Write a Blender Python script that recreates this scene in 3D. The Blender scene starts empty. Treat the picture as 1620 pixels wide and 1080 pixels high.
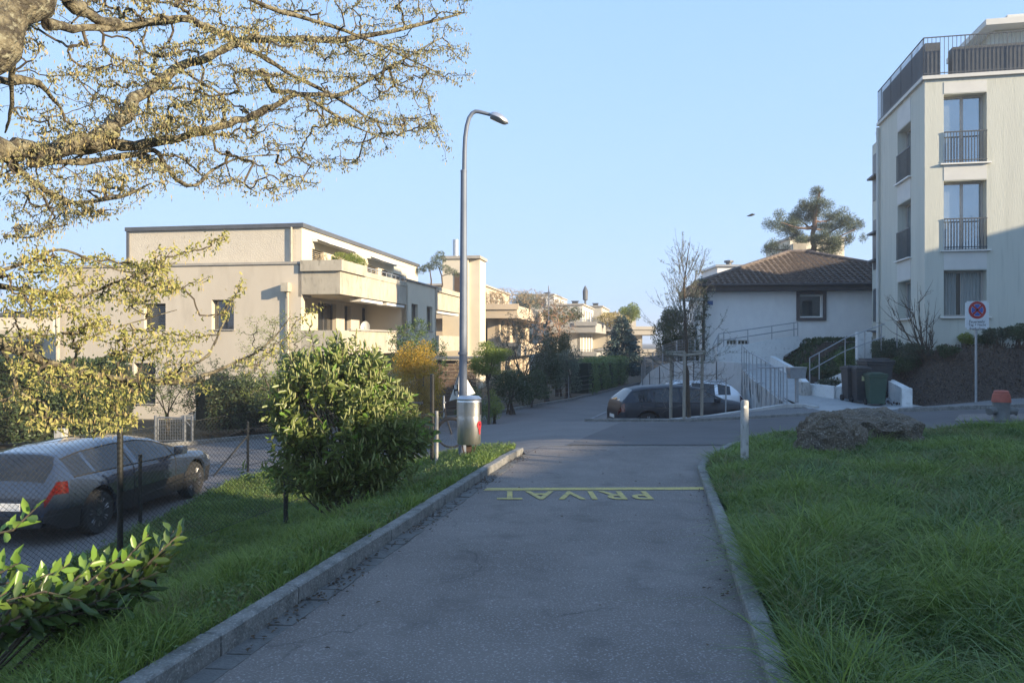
import bpy, bmesh, math, random
import numpy as np
from math import radians as R, sin, cos, pi, atan2, hypot
from mathutils import Vector as V, Matrix, noise
from mathutils.geometry import delaunay_2d_cdt
random.seed(7); RG = np.random.default_rng(7)
C = bpy.context.scene.collection
# ---------------- camera, world, sun, exposure ----------------
cam = bpy.data.cameras.new('camera'); camo = bpy.data.objects.new('camera', cam); C.objects.link(camo)
camo.location = (0, 0, 1.6); camo.rotation_euler = (R(90), 0, 0)
cam.sensor_width = 36; cam.lens = 1200/1620*36; cam.clip_start = .05; cam.clip_end = 3000
bpy.context.scene.camera = camo
SUN_EL = 15.5
SH = V((.87, -.49, 0)).normalized()
SUND = V((SH.x*cos(R(SUN_EL)), SH.y*cos(R(SUN_EL)), sin(R(SUN_EL))))
w = bpy.data.worlds.new('World'); bpy.context.scene.world = w; w.use_nodes = True
nt = w.node_tree; sky = nt.nodes.new('ShaderNodeTexSky'); sky.sky_type = 'NISHITA'; sky.sun_disc = False
sky.sun_elevation = R(SUN_EL); sky.sun_rotation = atan2(SH.x, SH.y)
sky.air_density = 1.0; sky.dust_density = .35; sky.ozone_density = 1.6; sky.altitude = 450
k_ = nt.nodes.new('ShaderNodeVectorMath'); k_.operation = 'DIVIDE'; k_.inputs[1].default_value = (1/1.7, 1/1.8, 1/2.6); nt.links.new(sky.outputs[0], k_.inputs[0])
k2 = nt.nodes.new('ShaderNodeVectorMath'); k2.operation = 'ADD'; k2.inputs[1].default_value = (1, 1, 1); nt.links.new(k_.outputs[0], k2.inputs[0])
k3 = nt.nodes.new('ShaderNodeVectorMath'); k3.operation = 'DIVIDE'; nt.links.new(sky.outputs[0], k3.inputs[0]); nt.links.new(k2.outputs[0], k3.inputs[1])
k4 = nt.nodes.new('ShaderNodeVectorMath'); k4.operation = 'MULTIPLY'; k4.inputs[1].default_value = (1.85, 2.7, 5.5); nt.links.new(k3.outputs[0], k4.inputs[0])
nt.links.new(k4.outputs[0], nt.nodes['Background'].inputs[0]); nt.nodes['Background'].inputs[1].default_value = .15
sl = bpy.data.lights.new('sun', 'SUN'); sl.energy = 2.75; sl.angle = R(.5); sl.color = (1, .82, .58)
so = bpy.data.objects.new('sun', sl); C.objects.link(so); so.rotation_euler = (-SUND).to_track_quat('-Z', 'Y').to_euler()
so.location = (30, -20, 30)
vs = bpy.context.scene.view_settings; vs.view_transform = 'Standard'; vs.look = 'None'; vs.exposure = 2.06; vs.gamma = 1
bpy.context.scene.cycles.max_bounces = 6; bpy.context.scene.cycles.transparent_max_bounces = 8
# ---------------- helpers ----------------
def P(px, py, D): return V(((px-810)/1200*D, D, 1.6-(py-540)/1200*D))
BASE = {}
def setp(o, label=None, cat=None, group=None, kind=None):
    if label: o['label'] = label
    if cat: o['category'] = cat
    if group: o['group'] = group
    if kind: o['kind'] = kind
    return o
def thing(name, label, cat, loc=(0, 0, 0), rz=0, group=None, local=False):
    o = bpy.data.objects.new(name, None); C.objects.link(o); o.empty_display_size = .2
    o.location = loc; o.rotation_euler = (0, 0, rz); setp(o, label, cat, group)
    BASE[o] = V((0, 0, 0)) if local else V(loc)
    return o
def copy_tree(o, parent=None):
    c = o.copy(); C.objects.link(c); c.parent = parent
    for ch in [x for x in KIDS.get(o, [])]: copy_tree(ch, c)
    return c
KIDS = {}
def link(o, parent):
    C.objects.link(o)
    if parent is not None: o.parent = parent; KIDS.setdefault(parent, []).append(o)
MATS = {}
def mat(name, c1, c2=None, s=4, rough=.85, bump=0, bs=30, metal=0, spec=.5, mixr=(.35, .65), leaf=0, c3=None, stretch=None, s2=None, bd=.02, coat=0, sharp=False):
    if name in MATS: return MATS[name]
    m = bpy.data.materials.new(name); m.use_nodes = True; n = m.node_tree; b = n.nodes['Principled BSDF']
    L = n.links.new; N = n.nodes.new
    b.inputs['Roughness'].default_value = rough; b.inputs['Metallic'].default_value = metal
    b.inputs['Specular IOR Level'].default_value = spec; b.inputs['Coat Weight'].default_value = coat
    b.inputs['Base Color'].default_value = (*c1, 1)
    tc = N('ShaderNodeTexCoord'); vec = tc.outputs['Object']
    if stretch:
        mp = N('ShaderNodeMapping'); mp.inputs['Scale'].default_value = stretch; L(vec, mp.inputs[0]); vec = mp.outputs[0]
    if c2 is not None:
        mx = N('ShaderNodeMix'); mx.data_type = 'RGBA'; mx.inputs[6].default_value = (*c1, 1); mx.inputs[7].default_value = (*c2, 1)
        if leaf:
            g = N('ShaderNodeNewGeometry'); L(g.outputs['Random Per Island'], mx.inputs[0])
        else:
            t = N('ShaderNodeTexNoise'); t.inputs['Scale'].default_value = s; t.inputs['Detail'].default_value = 6; t.inputs['Roughness'].default_value = .65
            L(vec, t.inputs['Vector']); r = N('ShaderNodeMapRange'); r.inputs[1].default_value = mixr[0]; r.inputs[2].default_value = mixr[1]
            L(t.outputs[0], r.inputs[0]); L(r.outputs[0], mx.inputs[0])
        out = mx.outputs[2]
        if c3 is not None:
            mx2 = N('ShaderNodeMix'); mx2.data_type = 'RGBA'; mx2.inputs[7].default_value = (*c3, 1); L(out, mx2.inputs[6])
            t2 = N('ShaderNodeTexNoise'); t2.inputs['Scale'].default_value = s2 or s*12; t2.inputs['Detail'].default_value = 3; L(vec, t2.inputs['Vector'])
            r2 = N('ShaderNodeMapRange'); r2.inputs[1].default_value = .55; r2.inputs[2].default_value = .7; L(t2.outputs[0], r2.inputs[0]); L(r2.outputs[0], mx2.inputs[0])
            out = mx2.outputs[2]
        L(out, b.inputs['Base Color'])
    else: out = None
    if bump:
        t = N('ShaderNodeTexNoise'); t.inputs['Scale'].default_value = bs; t.inputs['Detail'].default_value = 5; L(vec, t.inputs['Vector'])
        bp = N('ShaderNodeBump'); bp.inputs['Strength'].default_value = bump; bp.inputs['Distance'].default_value = bd
        L(t.outputs[0], bp.inputs['Height']); L(bp.outputs[0], b.inputs['Normal'])
    if leaf:
        tr = N('ShaderNodeBsdfTranslucent'); ms = N('ShaderNodeMixShader'); ms.inputs[0].default_value = leaf
        if out is not None: L(out, tr.inputs[0])
        else: tr.inputs[0].default_value = (*c1, 1)
        L(b.outputs[0], ms.inputs[1]); L(tr.outputs[0], ms.inputs[2]); L(ms.outputs[0], n.nodes['Material Output'].inputs[0])
    MATS[name] = m; return m
def npmesh(name, verts, faces, m, parent=None, origin=None, smooth=False):
    """verts Nx3, faces: list of int arrays (each KxM) -> one mesh object"""
    verts = np.asarray(verts, dtype=np.float64)
    off = BASE.get(parent, None) if parent is not None else (V(origin) if origin is not None else None)
    if off is not None: verts = verts-np.array(off)
    me = bpy.data.meshes.new(name)
    if not isinstance(faces, list): faces = [faces]
    loops = np.concatenate([f.ravel() for f in faces]).astype(np.int32)
    tot = np.concatenate([np.full(len(f), f.shape[1], dtype=np.int32) for f in faces])
    start = np.concatenate([[0], np.cumsum(tot)[:-1]]).astype(np.int32)
    me.vertices.add(len(verts)); me.vertices.foreach_set('co', verts.astype(np.float32).ravel())
    me.loops.add(len(loops)); me.loops.foreach_set('vertex_index', loops)
    me.polygons.add(len(tot)); me.polygons.foreach_set('loop_start', start); me.polygons.foreach_set('loop_total', tot)
    if smooth: me.polygons.foreach_set('use_smooth', np.ones(len(tot), dtype=bool))
    me.update(calc_edges=True); me.validate(); me.materials.append(m)
    o = bpy.data.objects.new(name, me)
    if parent is None and origin is not None: o.location = origin
    link(o, parent)
    if parent is not None: BASE[o] = BASE.get(parent, V((0, 0, 0)))
    return o
class MB:
    def __init__(s): s.v = []; s.f = []
    def add(s, vs_, fs): n = len(s.v); s.v += [tuple(x) for x in vs_]; s.f += [tuple(i+n for i in f) for f in fs]; return s
    def box(s, x0, x1, y0, y1, z0, z1, M=None):
        vs_ = [V((x, y, z)) for x in (x0, x1) for y in (y0, y1) for z in (z0, z1)]
        if M is not None: vs_ = [M@q for q in vs_]
        return s.add(vs_, [(0, 1, 3, 2), (4, 6, 7, 5), (0, 4, 5, 1), (2, 3, 7, 6), (0, 2, 6, 4), (1, 5, 7, 3)])
    def bbox(s, x0, x1, y0, y1, z0, z1, b=.02, M=None):   # box with bevelled edges
        bm = bmesh.new(); bmesh.ops.create_cube(bm, size=1)
        for q in bm.verts: q.co = V(((x0+x1)/2+q.co.x*(x1-x0), (y0+y1)/2+q.co.y*(y1-y0), (z0+z1)/2+q.co.z*(z1-z0)))
        bmesh.ops.bevel(bm, geom=bm.edges[:], offset=b, segments=2, affect='EDGES', profile=.6)
        return s.bm(bm, M)
    def bm(s, bm, M=None):
        bm.verts.index_update()
        s.add([(M@q.co) if M is not None else q.co.copy() for q in bm.verts], [tuple(x.index for x in f.verts) for f in bm.faces]); bm.free(); return s
    def tube(s, pts, r, seg=6, cap=True):
        pts = [V(p) for p in pts]; n = len(pts)
        if not hasattr(r, '__len__'): r = [r]*n
        rings = []; up = None
        for i, p in enumerate(pts):
            d = (pts[min(i+1, n-1)]-pts[max(i-1, 0)])
            if d.length < 1e-9: d = V((0, 0, 1))
            d.normalize()
            if up is None: up = d.orthogonal().normalized()
            else:
                up = (up-d*up.dot(d)); up = up.normalized() if up.length > 1e-6 else d.orthogonal().normalized()
            b = d.cross(up); rings.append([p+(up*cos(2*pi*k/seg)+b*sin(2*pi*k/seg))*r[i] for k in range(seg)])
        fs = [(i*seg+k, i*seg+(k+1) % seg, (i+1)*seg+(k+1) % seg, (i+1)*seg+k) for i in range(n-1) for k in range(seg)]
        if cap: fs += [tuple(range(seg))[::-1], tuple((n-1)*seg+k for k in range(seg))]
        return s.add([q for rg in rings for q in rg], fs)
    def lathe(s, prof, c=(0, 0, 0), seg=24, M=None, sx=1, sy=1):
        c = V(c); vs_ = []
        for (r, z) in prof:
            for k in range(seg):
                q = V((r*sx*cos(2*pi*k/seg), r*sy*sin(2*pi*k/seg), z)); vs_.append((M@q if M is not None else q)+c)
        n = len(prof); fs = [(i*seg+k, i*seg+(k+1) % seg, (i+1)*seg+(k+1) % seg, (i+1)*seg+k) for i in range(n-1) for k in range(seg)]
        if prof[0][0] > 1e-4: fs.append(tuple(range(seg))[::-1])
        if prof[-1][0] > 1e-4: fs.append(tuple((n-1)*seg+k for k in range(seg)))
        return s.add(vs_, fs)
    def prism(s, poly, z0, z1, M=None):
        n = len(poly); vs_ = [V((p[0], p[1], z0)) for p in poly]+[V((p[0], p[1], z1)) for p in poly]
        if M is not None: vs_ = [M@q for q in vs_]
        return s.add(vs_, [tuple(range(n))[::-1], tuple(range(n, 2*n))]+[(i, (i+1) % n, n+(i+1) % n, n+i) for i in range(n)])
    def slab(s, pts, t):    # polygon of 3D points extruded along vector t
        n = len(pts); t = V(t); return s.add([V(p) for p in pts]+[V(p)+t for p in pts], [tuple(range(n))[::-1], tuple(range(n, 2*n))]+[(i, (i+1) % n, n+(i+1) % n, n+i) for i in range(n)])
    def build(s, name, m, parent=None, smooth=False, origin=None, bevel=0):
        off = BASE.get(parent) if parent is not None else (V(origin) if origin is not None else V((0, 0, 0)))
        if off is None: off = V((0, 0, 0))
        me = bpy.data.meshes.new(name); me.from_pydata([tuple(V(q)-off) for q in s.v], [], s.f)
        bm = bmesh.new(); bm.from_mesh(me); bmesh.ops.recalc_face_normals(bm, faces=bm.faces[:]); bm.to_mesh(me); bm.free()
        if smooth:
            for p in me.polygons: p.use_smooth = True
            try: me.set_sharp_from_angle(angle=R(38))
            except Exception: pass
        me.materials.append(m); o = bpy.data.objects.new(name, me)
        if parent is None: o.location = off
        link(o, parent); BASE[o] = off
        if bevel:
            bv = o.modifiers.new('bevel', 'BEVEL'); bv.width = bevel; bv.segments = 2; bv.limit_method = 'ANGLE'
        return o
def wall(mb, o, eu, ev, n, W, H, holes, th):
    """rectangular wall from corner o along eu (W) and ev (H), outward normal n, thickness th, with holes (u0,u1,v0,v1)"""
    o, eu, ev, n = V(o), V(eu), V(ev), V(n)
    us = sorted({0, W, *[h[0] for h in holes], *[h[1] for h in holes]}); vs_ = sorted({0, H, *[h[2] for h in holes], *[h[3] for h in holes]})
    def hole(i, j):
        if i < 0 or j < 0 or i >= len(us)-1 or j >= len(vs_)-1: return True
        u = (us[i]+us[i+1])/2; q = (vs_[j]+vs_[j+1])/2
        return any(h[0] < u < h[1] and h[2] < q < h[3] for h in holes)
    pt = lambda u, q, d: o+eu*u+ev*q-n*d
    for i in range(len(us)-1):
        for j in range(len(vs_)-1):
            if hole(i, j): continue
            a, b, c, d = us[i], us[i+1], vs_[j], vs_[j+1]
            mb.add([pt(a, c, 0), pt(b, c, 0), pt(b, d, 0), pt(a, d, 0)], [(0, 1, 2, 3)])
            mb.add([pt(a, c, th), pt(b, c, th), pt(b, d, th), pt(a, d, th)], [(3, 2, 1, 0)])
            if hole(i-1, j): mb.add([pt(a, c, 0), pt(a, d, 0), pt(a, d, th), pt(a, c, th)], [(0, 1, 2, 3)])
            if hole(i+1, j): mb.add([pt(b, c, 0), pt(b, d, 0), pt(b, d, th), pt(b, c, th)], [(3, 2, 1, 0)])
            if hole(i, j-1): mb.add([pt(a, c, 0), pt(b, c, 0), pt(b, c, th), pt(a, c, th)], [(3, 2, 1, 0)])
            if hole(i, j+1): mb.add([pt(a, d, 0), pt(b, d, 0), pt(b, d, th), pt(a, d, th)], [(0, 1, 2, 3)])
def window(root, o, eu, n, h, th, fm, gm, sm=None, bars=1, fr=.06, shutter=None, curtain=None, name='window'):
    """window filling hole h of a wall (corner o): frame with its own pane, sill, optional shutter slats"""
    o, eu, n = V(o), V(eu), V(n); ev = V((0, 0, 1)); M = Matrix((( eu.x, n.x, 0, o.x), (eu.y, n.y, 0, o.y), (0, 0, 1, o.z), (0, 0, 0, 1)))
    u0, u1, v0, v1 = h; d = -th*.75; f = MB(); e = .002
    f.box(u0+e, u0+fr, d-.03, d+.04, v0+e, v1-e, M); f.box(u1-fr, u1-e, d-.03, d+.04, v0+e, v1-e, M)
    f.box(u0+fr, u1-fr, d-.03, d+.04, v0+e, v0+fr, M); f.box(u0+fr, u1-fr, d-.03, d+.04, v1-fr, v1-e, M)
    for k in range(1, bars+1):
        u = u0+(u1-u0)*k/(bars+1); f.box(u-fr*.6, u+fr*.6, d-.025, d+.035, v0+fr, v1-fr, M)
    fo = f.build(name, fm, root)
    MB().box(u0+fr*.9, u1-fr*.9, d-.012, d-.002, v0+fr*.9, v1-fr*.9, M).build('pane', gm, fo)
    if sm: MB().box(u0-.05, u1+.05, d+.045, .06, v0-.04, v0+.004, M).build('sill', sm, fo)
    if shutter:
        s = MB(); k = v0+.04
        while k < v1-.03:
            s.add([M@V(q) for q in ((u0+.02, d+.07, k+.03), (u1-.02, d+.07, k+.03), (u1-.02, d+.12, k), (u0+.02, d+.12, k), (u0+.02, d+.075, k+.04), (u1-.02, d+.075, k+.04), (u1-.02, d+.125, k+.01), (u0+.02, d+.125, k+.01))],
                  [(0, 1, 2, 3), (4, 5, 6, 7), (0, 1, 5, 4), (2, 3, 7, 6)]); k += .085
        s.build('shutter', shutter, fo)
    if curtain:
        s = MB(); n_ = 24; a, b = u0+fr, u1-fr
        s.add([M@V((a+(b-a)*i/n_, d-.004+.0, z)) for i in range(n_+1) for z in (v0+fr, v1-fr)], [])
        # pleated cloth just behind the glass
        s = MB(); pts = [(a+(b-a)*i/60, d-.09+.025*sin(i*1.3)) for i in range(61) if not .42 < i/60 < .56]
        s.add([M@V((u, q, z)) for (u, q) in pts for z in (v0+fr, v1-fr)], [(2*i, 2*i+2, 2*i+3, 2*i+1) for i in range(len(pts)-1) if pts[i+1][0]-pts[i][0] < .1*(b-a)])
        s.build('curtain', curtain, fo)
    return fo
def smooth(t): t = max(0., min(1., t)); return t*t*(3-2*t)
def lerp(a, b, t): return a+(b-a)*t
def text_mesh(s, ext=0):
    cu = bpy.data.curves.new('text', 'FONT'); cu.body = s; cu.extrude = ext; cu.align_x = 'LEFT'; cu.offset = .018 if s == 'PRIVAT' else .006; cu.space_character = 1.22 if s == 'PRIVAT' else 1.0
    o = bpy.data.objects.new('text', cu); C.objects.link(o); dg = bpy.context.evaluated_depsgraph_get()
    me = bpy.data.meshes.new_from_object(o.evaluated_get(dg)); vv = [v.co.copy() for v in me.vertices]; ff = [tuple(p.vertices) for p in me.polygons]
    bpy.data.objects.remove(o); bpy.data.meshes.remove(me); return vv, ff
def text_fit(mb, s, w_, h_, M):
    vv, ff = text_mesh(s); xs = [q.x for q in vv]; ys = [q.y for q in vv]; x0, x1, y0, y1 = min(xs), max(xs), min(ys), max(ys)
    mb.add([M@V(((q.x-x0)/(x1-x0)*w_-w_/2, (q.y-y0)/(y1-y0)*h_-h_/2, 0)) for q in vv], ff)
# ---------------- ground shape ----------------
def kx(y): return -1.72+.183*(y-3.56)
def rx(y): return 1.29+.2*(y-3.83)
def zu(x, y): return -.032*min(y, 24)-.012*max(0, min(y, 24)-15)+lerp(.036, .07, smooth((y-15.5)/4.5))*max(0, min(x-5.5, 12))
def zlow(y): return lerp(-1.3, -1.52, smooth((y-15)/12))
def Gl(x, y):
    t = smooth((y-13.5)/5); x0 = lerp(kx(y)-.05, 1.6, t); wd = lerp(3.3, 6.5, t)
    wgt = smooth((x0-x)/wd); wgt = max(wgt, smooth((y-23.3)/3.3))
    return lerp(zu(x, y), zlow(y), wgt)
def zpath(y): return float(np.interp(y, [22, 23.5, 25, 28, 31, 34, 36, 60], [-.52, -.47, -.36, -.1, .2, .52, .6, .7]))
def kerb_y(x): return float(np.interp(x, [2.2, 5.6, 8.8, 10.9, 13.5, 20, 26], [23.2, 23.0, 22.3, 21.4, 20, 16.5, 13]))
def Gr(x, y):
    p = lerp(zu(x, min(y, 23)), zpath(y), smooth((y-22)/2.5))
    b = min(smooth((x-12.3)/2.6), smooth((y-kerb_y(x)-2.3)/4.3)) if y < 33 else smooth((x-12.3)/1.5)
    top = 1.42 if y < 33 else 1.6
    return lerp(p, max(p, top), b)
def drape(name, poly, fn, m, sp=1., off=0., kind='structure', holes=None, label=None):
    bp = []; 
    for i, a in enumerate(poly):
        b = poly[(i+1) % len(poly)]; n = max(1, int(hypot(b[0]-a[0], b[1]-a[1])/sp)); bp += [(lerp(a[0], b[0], k/n), lerp(a[1], b[1], k/n)) for k in range(n)]
    xs = [p[0] for p in poly]; ys = [p[1] for p in poly]; pts = [V(p) for p in bp]
    x = min(xs)+sp/2
    while x < max(xs):
        y = min(ys)+sp/2
        while y < max(ys):
            if inside(x, y, poly): pts.append(V((x, y)))
            y += sp
        x += sp
    nb = len(bp); r = delaunay_2d_cdt(pts, [], [list(range(nb))], 2, 1e-4)
    vs_ = [(q.x, q.y, fn(q.x, q.y)+off) for q in r[0]]
    me = bpy.data.meshes.new(name); me.from_pydata(vs_, [], [tuple(f) for f in r[2]]); me.update()
    bm = bmesh.new(); bm.from_mesh(me); 
    for f in bm.faces:
        f.smooth = True
        if f.normal.z < 0: f.normal_flip()
    bm.to_mesh(me); bm.free(); me.materials.append(m)
    o = bpy.data.objects.new(name, me); C.objects.link(o)
    if kind: o['kind'] = kind
    return o
def inside(x, y, poly):
    c = False; n = len(poly)
    for i in range(n):
        x1, y1 = poly[i]; x2, y2 = poly[(i+1) % n]
        if (y1 > y) != (y2 > y) and x < (x2-x1)*(y-y1)/(y2-y1)+x1: c = not c
    return c
def inside_np(X, Y, poly):
    c = np.zeros(X.shape, bool); n = len(poly)
    for i in range(n):
        x1, y1 = poly[i]; x2, y2 = poly[(i+1) % n]
        if y1 == y2: continue
        k = ((y1 > Y) != (y2 > Y)) & (X < (x2-x1)*(Y-y1)/(y2-y1)+x1); c ^= k
    return c
# ---------------- ground materials ----------------
m_drive = mat('worn_asphalt', (.128, .112, .1), (.182, .161, .145), s=.9, rough=.9, bump=.7, bs=110, bd=.008, c3=(.32, .3, .29), s2=70)
def cracks(m, sc, amt, w_):
    n = m.node_tree; N = n.nodes.new; L = n.links.new; b_ = n.nodes['Principled BSDF']; src = b_.inputs['Base Color'].links[0].from_socket
    tc = N('ShaderNodeTexCoord'); nz = N('ShaderNodeTexNoise'); nz.inputs['Scale'].default_value = 1.7; nz.inputs['Detail'].default_value = 8; L(tc.outputs['Object'], nz.inputs['Vector'])
    va = N('ShaderNodeVectorMath'); va.operation = 'MULTIPLY_ADD'; va.inputs[1].default_value = (.9, .9, .9); L(nz.outputs['Color'], va.inputs[0]); L(tc.outputs['Object'], va.inputs[2])
    vo = N('ShaderNodeTexVoronoi'); vo.feature = 'DISTANCE_TO_EDGE'; vo.inputs['Scale'].default_value = sc; L(va.outputs[0], vo.inputs['Vector'])
    r = N('ShaderNodeMapRange'); r.inputs[1].default_value = 0; r.inputs[2].default_value = w_; r.inputs[3].default_value = amt; r.inputs[4].default_value = 0; L(vo.outputs['Distance'], r.inputs[0])
    n2 = N('ShaderNodeTexNoise'); n2.inputs['Scale'].default_value = .6; n2.inputs['Detail'].default_value = 5; L(tc.outputs['Object'], n2.inputs['Vector']); r2 = N('ShaderNodeMapRange'); r2.inputs[1].default_value = .48; r2.inputs[2].default_value = .6; L(n2.outputs[0], r2.inputs[0])
    mu = N('ShaderNodeMath'); mu.operation = 'MULTIPLY'; L(r.outputs[0], mu.inputs[0]); L(r2.outputs[0], mu.inputs[1])
    mx = N('ShaderNodeMix'); mx.data_type = 'RGBA'; L(mu.outputs[0], mx.inputs[0]); L(src, mx.inputs[6]); mx.inputs[7].default_value = (.03, .027, .025, 1)
    n3 = N('ShaderNodeTexNoise'); n3.inputs['Scale'].default_value = 2.6; n3.inputs['Detail'].default_value = 7; L(tc.outputs['Object'], n3.inputs['Vector']); r3 = N('ShaderNodeMapRange'); r3.inputs[1].default_value = .56; r3.inputs[2].default_value = .72; r3.inputs[4].default_value = .55; L(n3.outputs[0], r3.inputs[0])
    m2 = N('ShaderNodeMix'); m2.data_type = 'RGBA'; L(r3.outputs[0], m2.inputs[0]); L(mx.outputs[2], m2.inputs[6]); m2.inputs[7].default_value = (.085, .076, .07, 1); L(m2.outputs[2], b_.inputs['Base Color'])
cracks(m_drive, .33, .75, .006)
m_road = mat('road_asphalt', (.115, .106, .102), (.158, .147, .141), s=.5, rough=.9, bump=.35, bs=120, bd=.006, c3=(.2, .19, .185), s2=60)
m_patch = mat('fresh_asphalt', (.085, .081, .081), (.11, .105, .105), s=.7, rough=.92, bump=.3, bs=140, bd=.006)
m_kerb = mat('granite', (.22, .215, .2), (.13, .13, .12), s=7, rough=.9, bump=.7, bs=40, c3=(.32, .32, .3), s2=60, mixr=(.4, .62))
m_sett = mat('sett_stone', (.15, .148, .14), (.1, .1, .095), s=9, rough=.92, bump=.6, bs=50)
m_conc = mat('concrete', (.48, .48, .46), (.38, .38, .37), s=1.5, rough=.9, bump=.15, bs=25, c3=(.33, .33, .32), s2=8)
m_concpath = mat('path_concrete', (.36, .37, .37), (.3, .31, .31), s=2, rough=.92, bump=.2, bs=60)
m_gravel = mat('gravel', (.13, .13, .13), (.2, .2, .2), s=30, rough=.95, bump=1, bs=60)
m_soil = mat('soil', (.035, .03, .02), (.06, .055, .03), s=3, rough=1, bump=1, bs=15)
m_turf = mat('turf', (.02, .035, .01), (.035, .045, .016), s=3, rough=1, bump=1, bs=15)
m_yellow = mat('yellow_paint', (.52, .42, .12), (.34, .28, .12), s=9, rough=.8, mixr=(.4, .7), c3=(.17, .16, .14), s2=40)
m_white = mat('road_paint', (.6, .6, .58), (.4, .4, .39), s=8, rough=.8)
# ground sheet to the horizon
gx = sorted(set([-800, -400, -200, -120, -80, -60, -45]+list(range(-34, 34, 1))+[36, 40, 46, 54, 64, 80, 120, 200, 400, 800]))
gy = sorted(set([-400, -150, -60, -30]+list(range(-12, 66, 1))+[70, 80, 95, 120, 160, 220, 300, 450, 700, 1000]))
gv = [(x, y, (Gl(x, y) if -35 < x < 60 else Gl(max(-35, min(60, x)), y))-.12) for y in gy for x in gx]
n_ = len(gx); gf = np.array([[j*n_+i, j*n_+i+1, (j+1)*n_+i+1, (j+1)*n_+i] for j in range(len(gy)-1) for i in range(n_-1)])
o = npmesh('ground', gv, gf, m_soil, smooth=True); o['kind'] = 'structure'
LEFT_STREET = [(-11.8, -8), (-11.6, 8), (-11.2, 16), (-10, 21.8), (-5.5, 27.5), (-1.2, 32), (3.2, 40.5), (7.0, 50), (11, 60)]
WEDGE = [(.24, 13.75), (.18, 14.5), (-.6, 16.3), (-3, 17.2), (-5.3, 16.5), (-5.75, 15), (-5.8, -8)]
ROAD = LEFT_STREET+[(15, 60), (10.6, 53), (7.7, 46), (7.6, 38), (8.2, 34), (9.35, 31), (8.95, 27), (8.75, 24.3), (5.4, 23.35), (2.3, 23.4), (2.2, 23.1), (5.6, 22.95), (8.8, 22.25), (10.9, 21.35), (13.5, 19.95), (20, 16.45), (26, 13),
        (26, 9), (16, 13.2), (11.5, 16.4), (7.5, 17.2), (5.3, 16.4), (4.35, 15.25)]+[(.6, 15.25)]+WEDGE
drape('road', ROAD, Gl, m_road, .7)
DRIVE = [(kx(-5), -5), (rx(-5), -5), (rx(10.2), 10.2), (2.85, 11.6), (3.35, 13.2), (4.35, 15.12), (.58, 15.12), (.26, 13.8), (kx(13)+.01, 13), (kx(6), 6)]
drape('driveway', DRIVE, Gl, m_drive, .7)
drape('road_joint', [(.58, 15.12), (4.35, 15.12), (4.35, 15.25), (.6, 15.25)], Gl, m_kerb, .5, .004)['kind'] = 'structure'
drape('asphalt_patch', [(1.1, 15.3), (4.4, 15.3), (5.4, 16.5), (7.5, 17.4), (11.3, 16.9), (16, 14.5), (20, 15.8), (13.5, 19.5), (10.9, 20.9), (8.8, 21.8), (5.6, 22.5), (3.2, 22.4)], Gl, m_patch, .7, .012)
drape('asphalt_patch', [(10.6, 18.2), (14.2, 16.6), (14.8, 17.5), (11.4, 19.3)], Gl, m_drive, .7, .024)
VERGE = [(2.4, 23.25), (5.6, 23.12), (8.8, 22.42), (9.25, 22.3), (9.3, 23.4), (8.8, 24.05), (5.4, 23.3)]
drape('gravel_verge', VERGE, lambda x, y: max(zu(x, 23)+.07, float(np.interp(x, [4.5, 9.2], [-.82, -.47]))), m_gravel, .4)
BANK = [(8.85, 24.1), (9.25, 22.3), (10.95, 21.5), (13.5, 20.1), (20, 16.6), (34, 9), (70, 20), (70, 90), (18, 90), (10.6, 54), (7.75, 46), (7.7, 38), (8.3, 34), (9.45, 31.1), (9.05, 27)]
drape('garden_bank', BANK, Gr, mat('bark_mulch', (.035, .026, .02), (.085, .06, .042), s=14, rough=1, bump=1.5, bs=22, bd=.05, c3=(.16, .125, .1), s2=28), .5, -.03)
def zhouse(x, y): return Gr(x, y)
drape('pavement', [(10.7, 21.65), (13.5, 20.15), (20, 16.65), (26, 13.2), (27, 15.2), (20.6, 18.5), (14.4, 22.4), (12.5, 23.0)], Gr, m_gravel, .5, .02)
PATH = [(9.25, 22.35), (10.75, 21.62), (12.4, 22.9), (12.7, 25.0), (11.3, 25.6), (11.15, 28), (11.75, 31), (12.35, 34), (12.35, 35.6), (9.9, 35.6), (9.5, 31), (9.15, 27.5), (9.1, 24.3)]
drape('path', PATH, Gr, m_concpath, .5, .035)
# lawns
def zlawn(x, y):
    d = min(x-(rx(y) if y < 10.2 else 1.29+.2*6.37+(y-10.2)*.36), 18-y*.9) if False else x-rx(y)
    return zu(x, y)+.03+.05*smooth((d-.1)/2.5)+.04*sin(x*1.3+.5)*sin(y*.9)*smooth(d/2)-.05*smooth((y-11)/3)
LAWN = [(rx(-5)+.15, -5), (rx(10.2)+.15, 10.2), (3.0, 11.6), (3.5, 13.1), (4.45, 15.1), (5.35, 16.3), (7.5, 17.1), (11.5, 16.3), (16, 13.1), (26, 8.9), (26, -5)]
drape('lawn', LAWN, zlawn, m_turf, .5, -.02)
VERGL = [(kx(-5)-.12, -5), (kx(10)-.12, 10), (-.14, 12.9), (.04, 13.6), (.07, 14.4), (-.65, 16.2), (-3, 17.1), (-5.2, 16.4), (-5.6, 15), (-5.65, -5)]
def zverge(x, y): return Gl(x, y)+.09
drape('lawn', VERGL, zverge, m_turf, .4, -.02)
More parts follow.
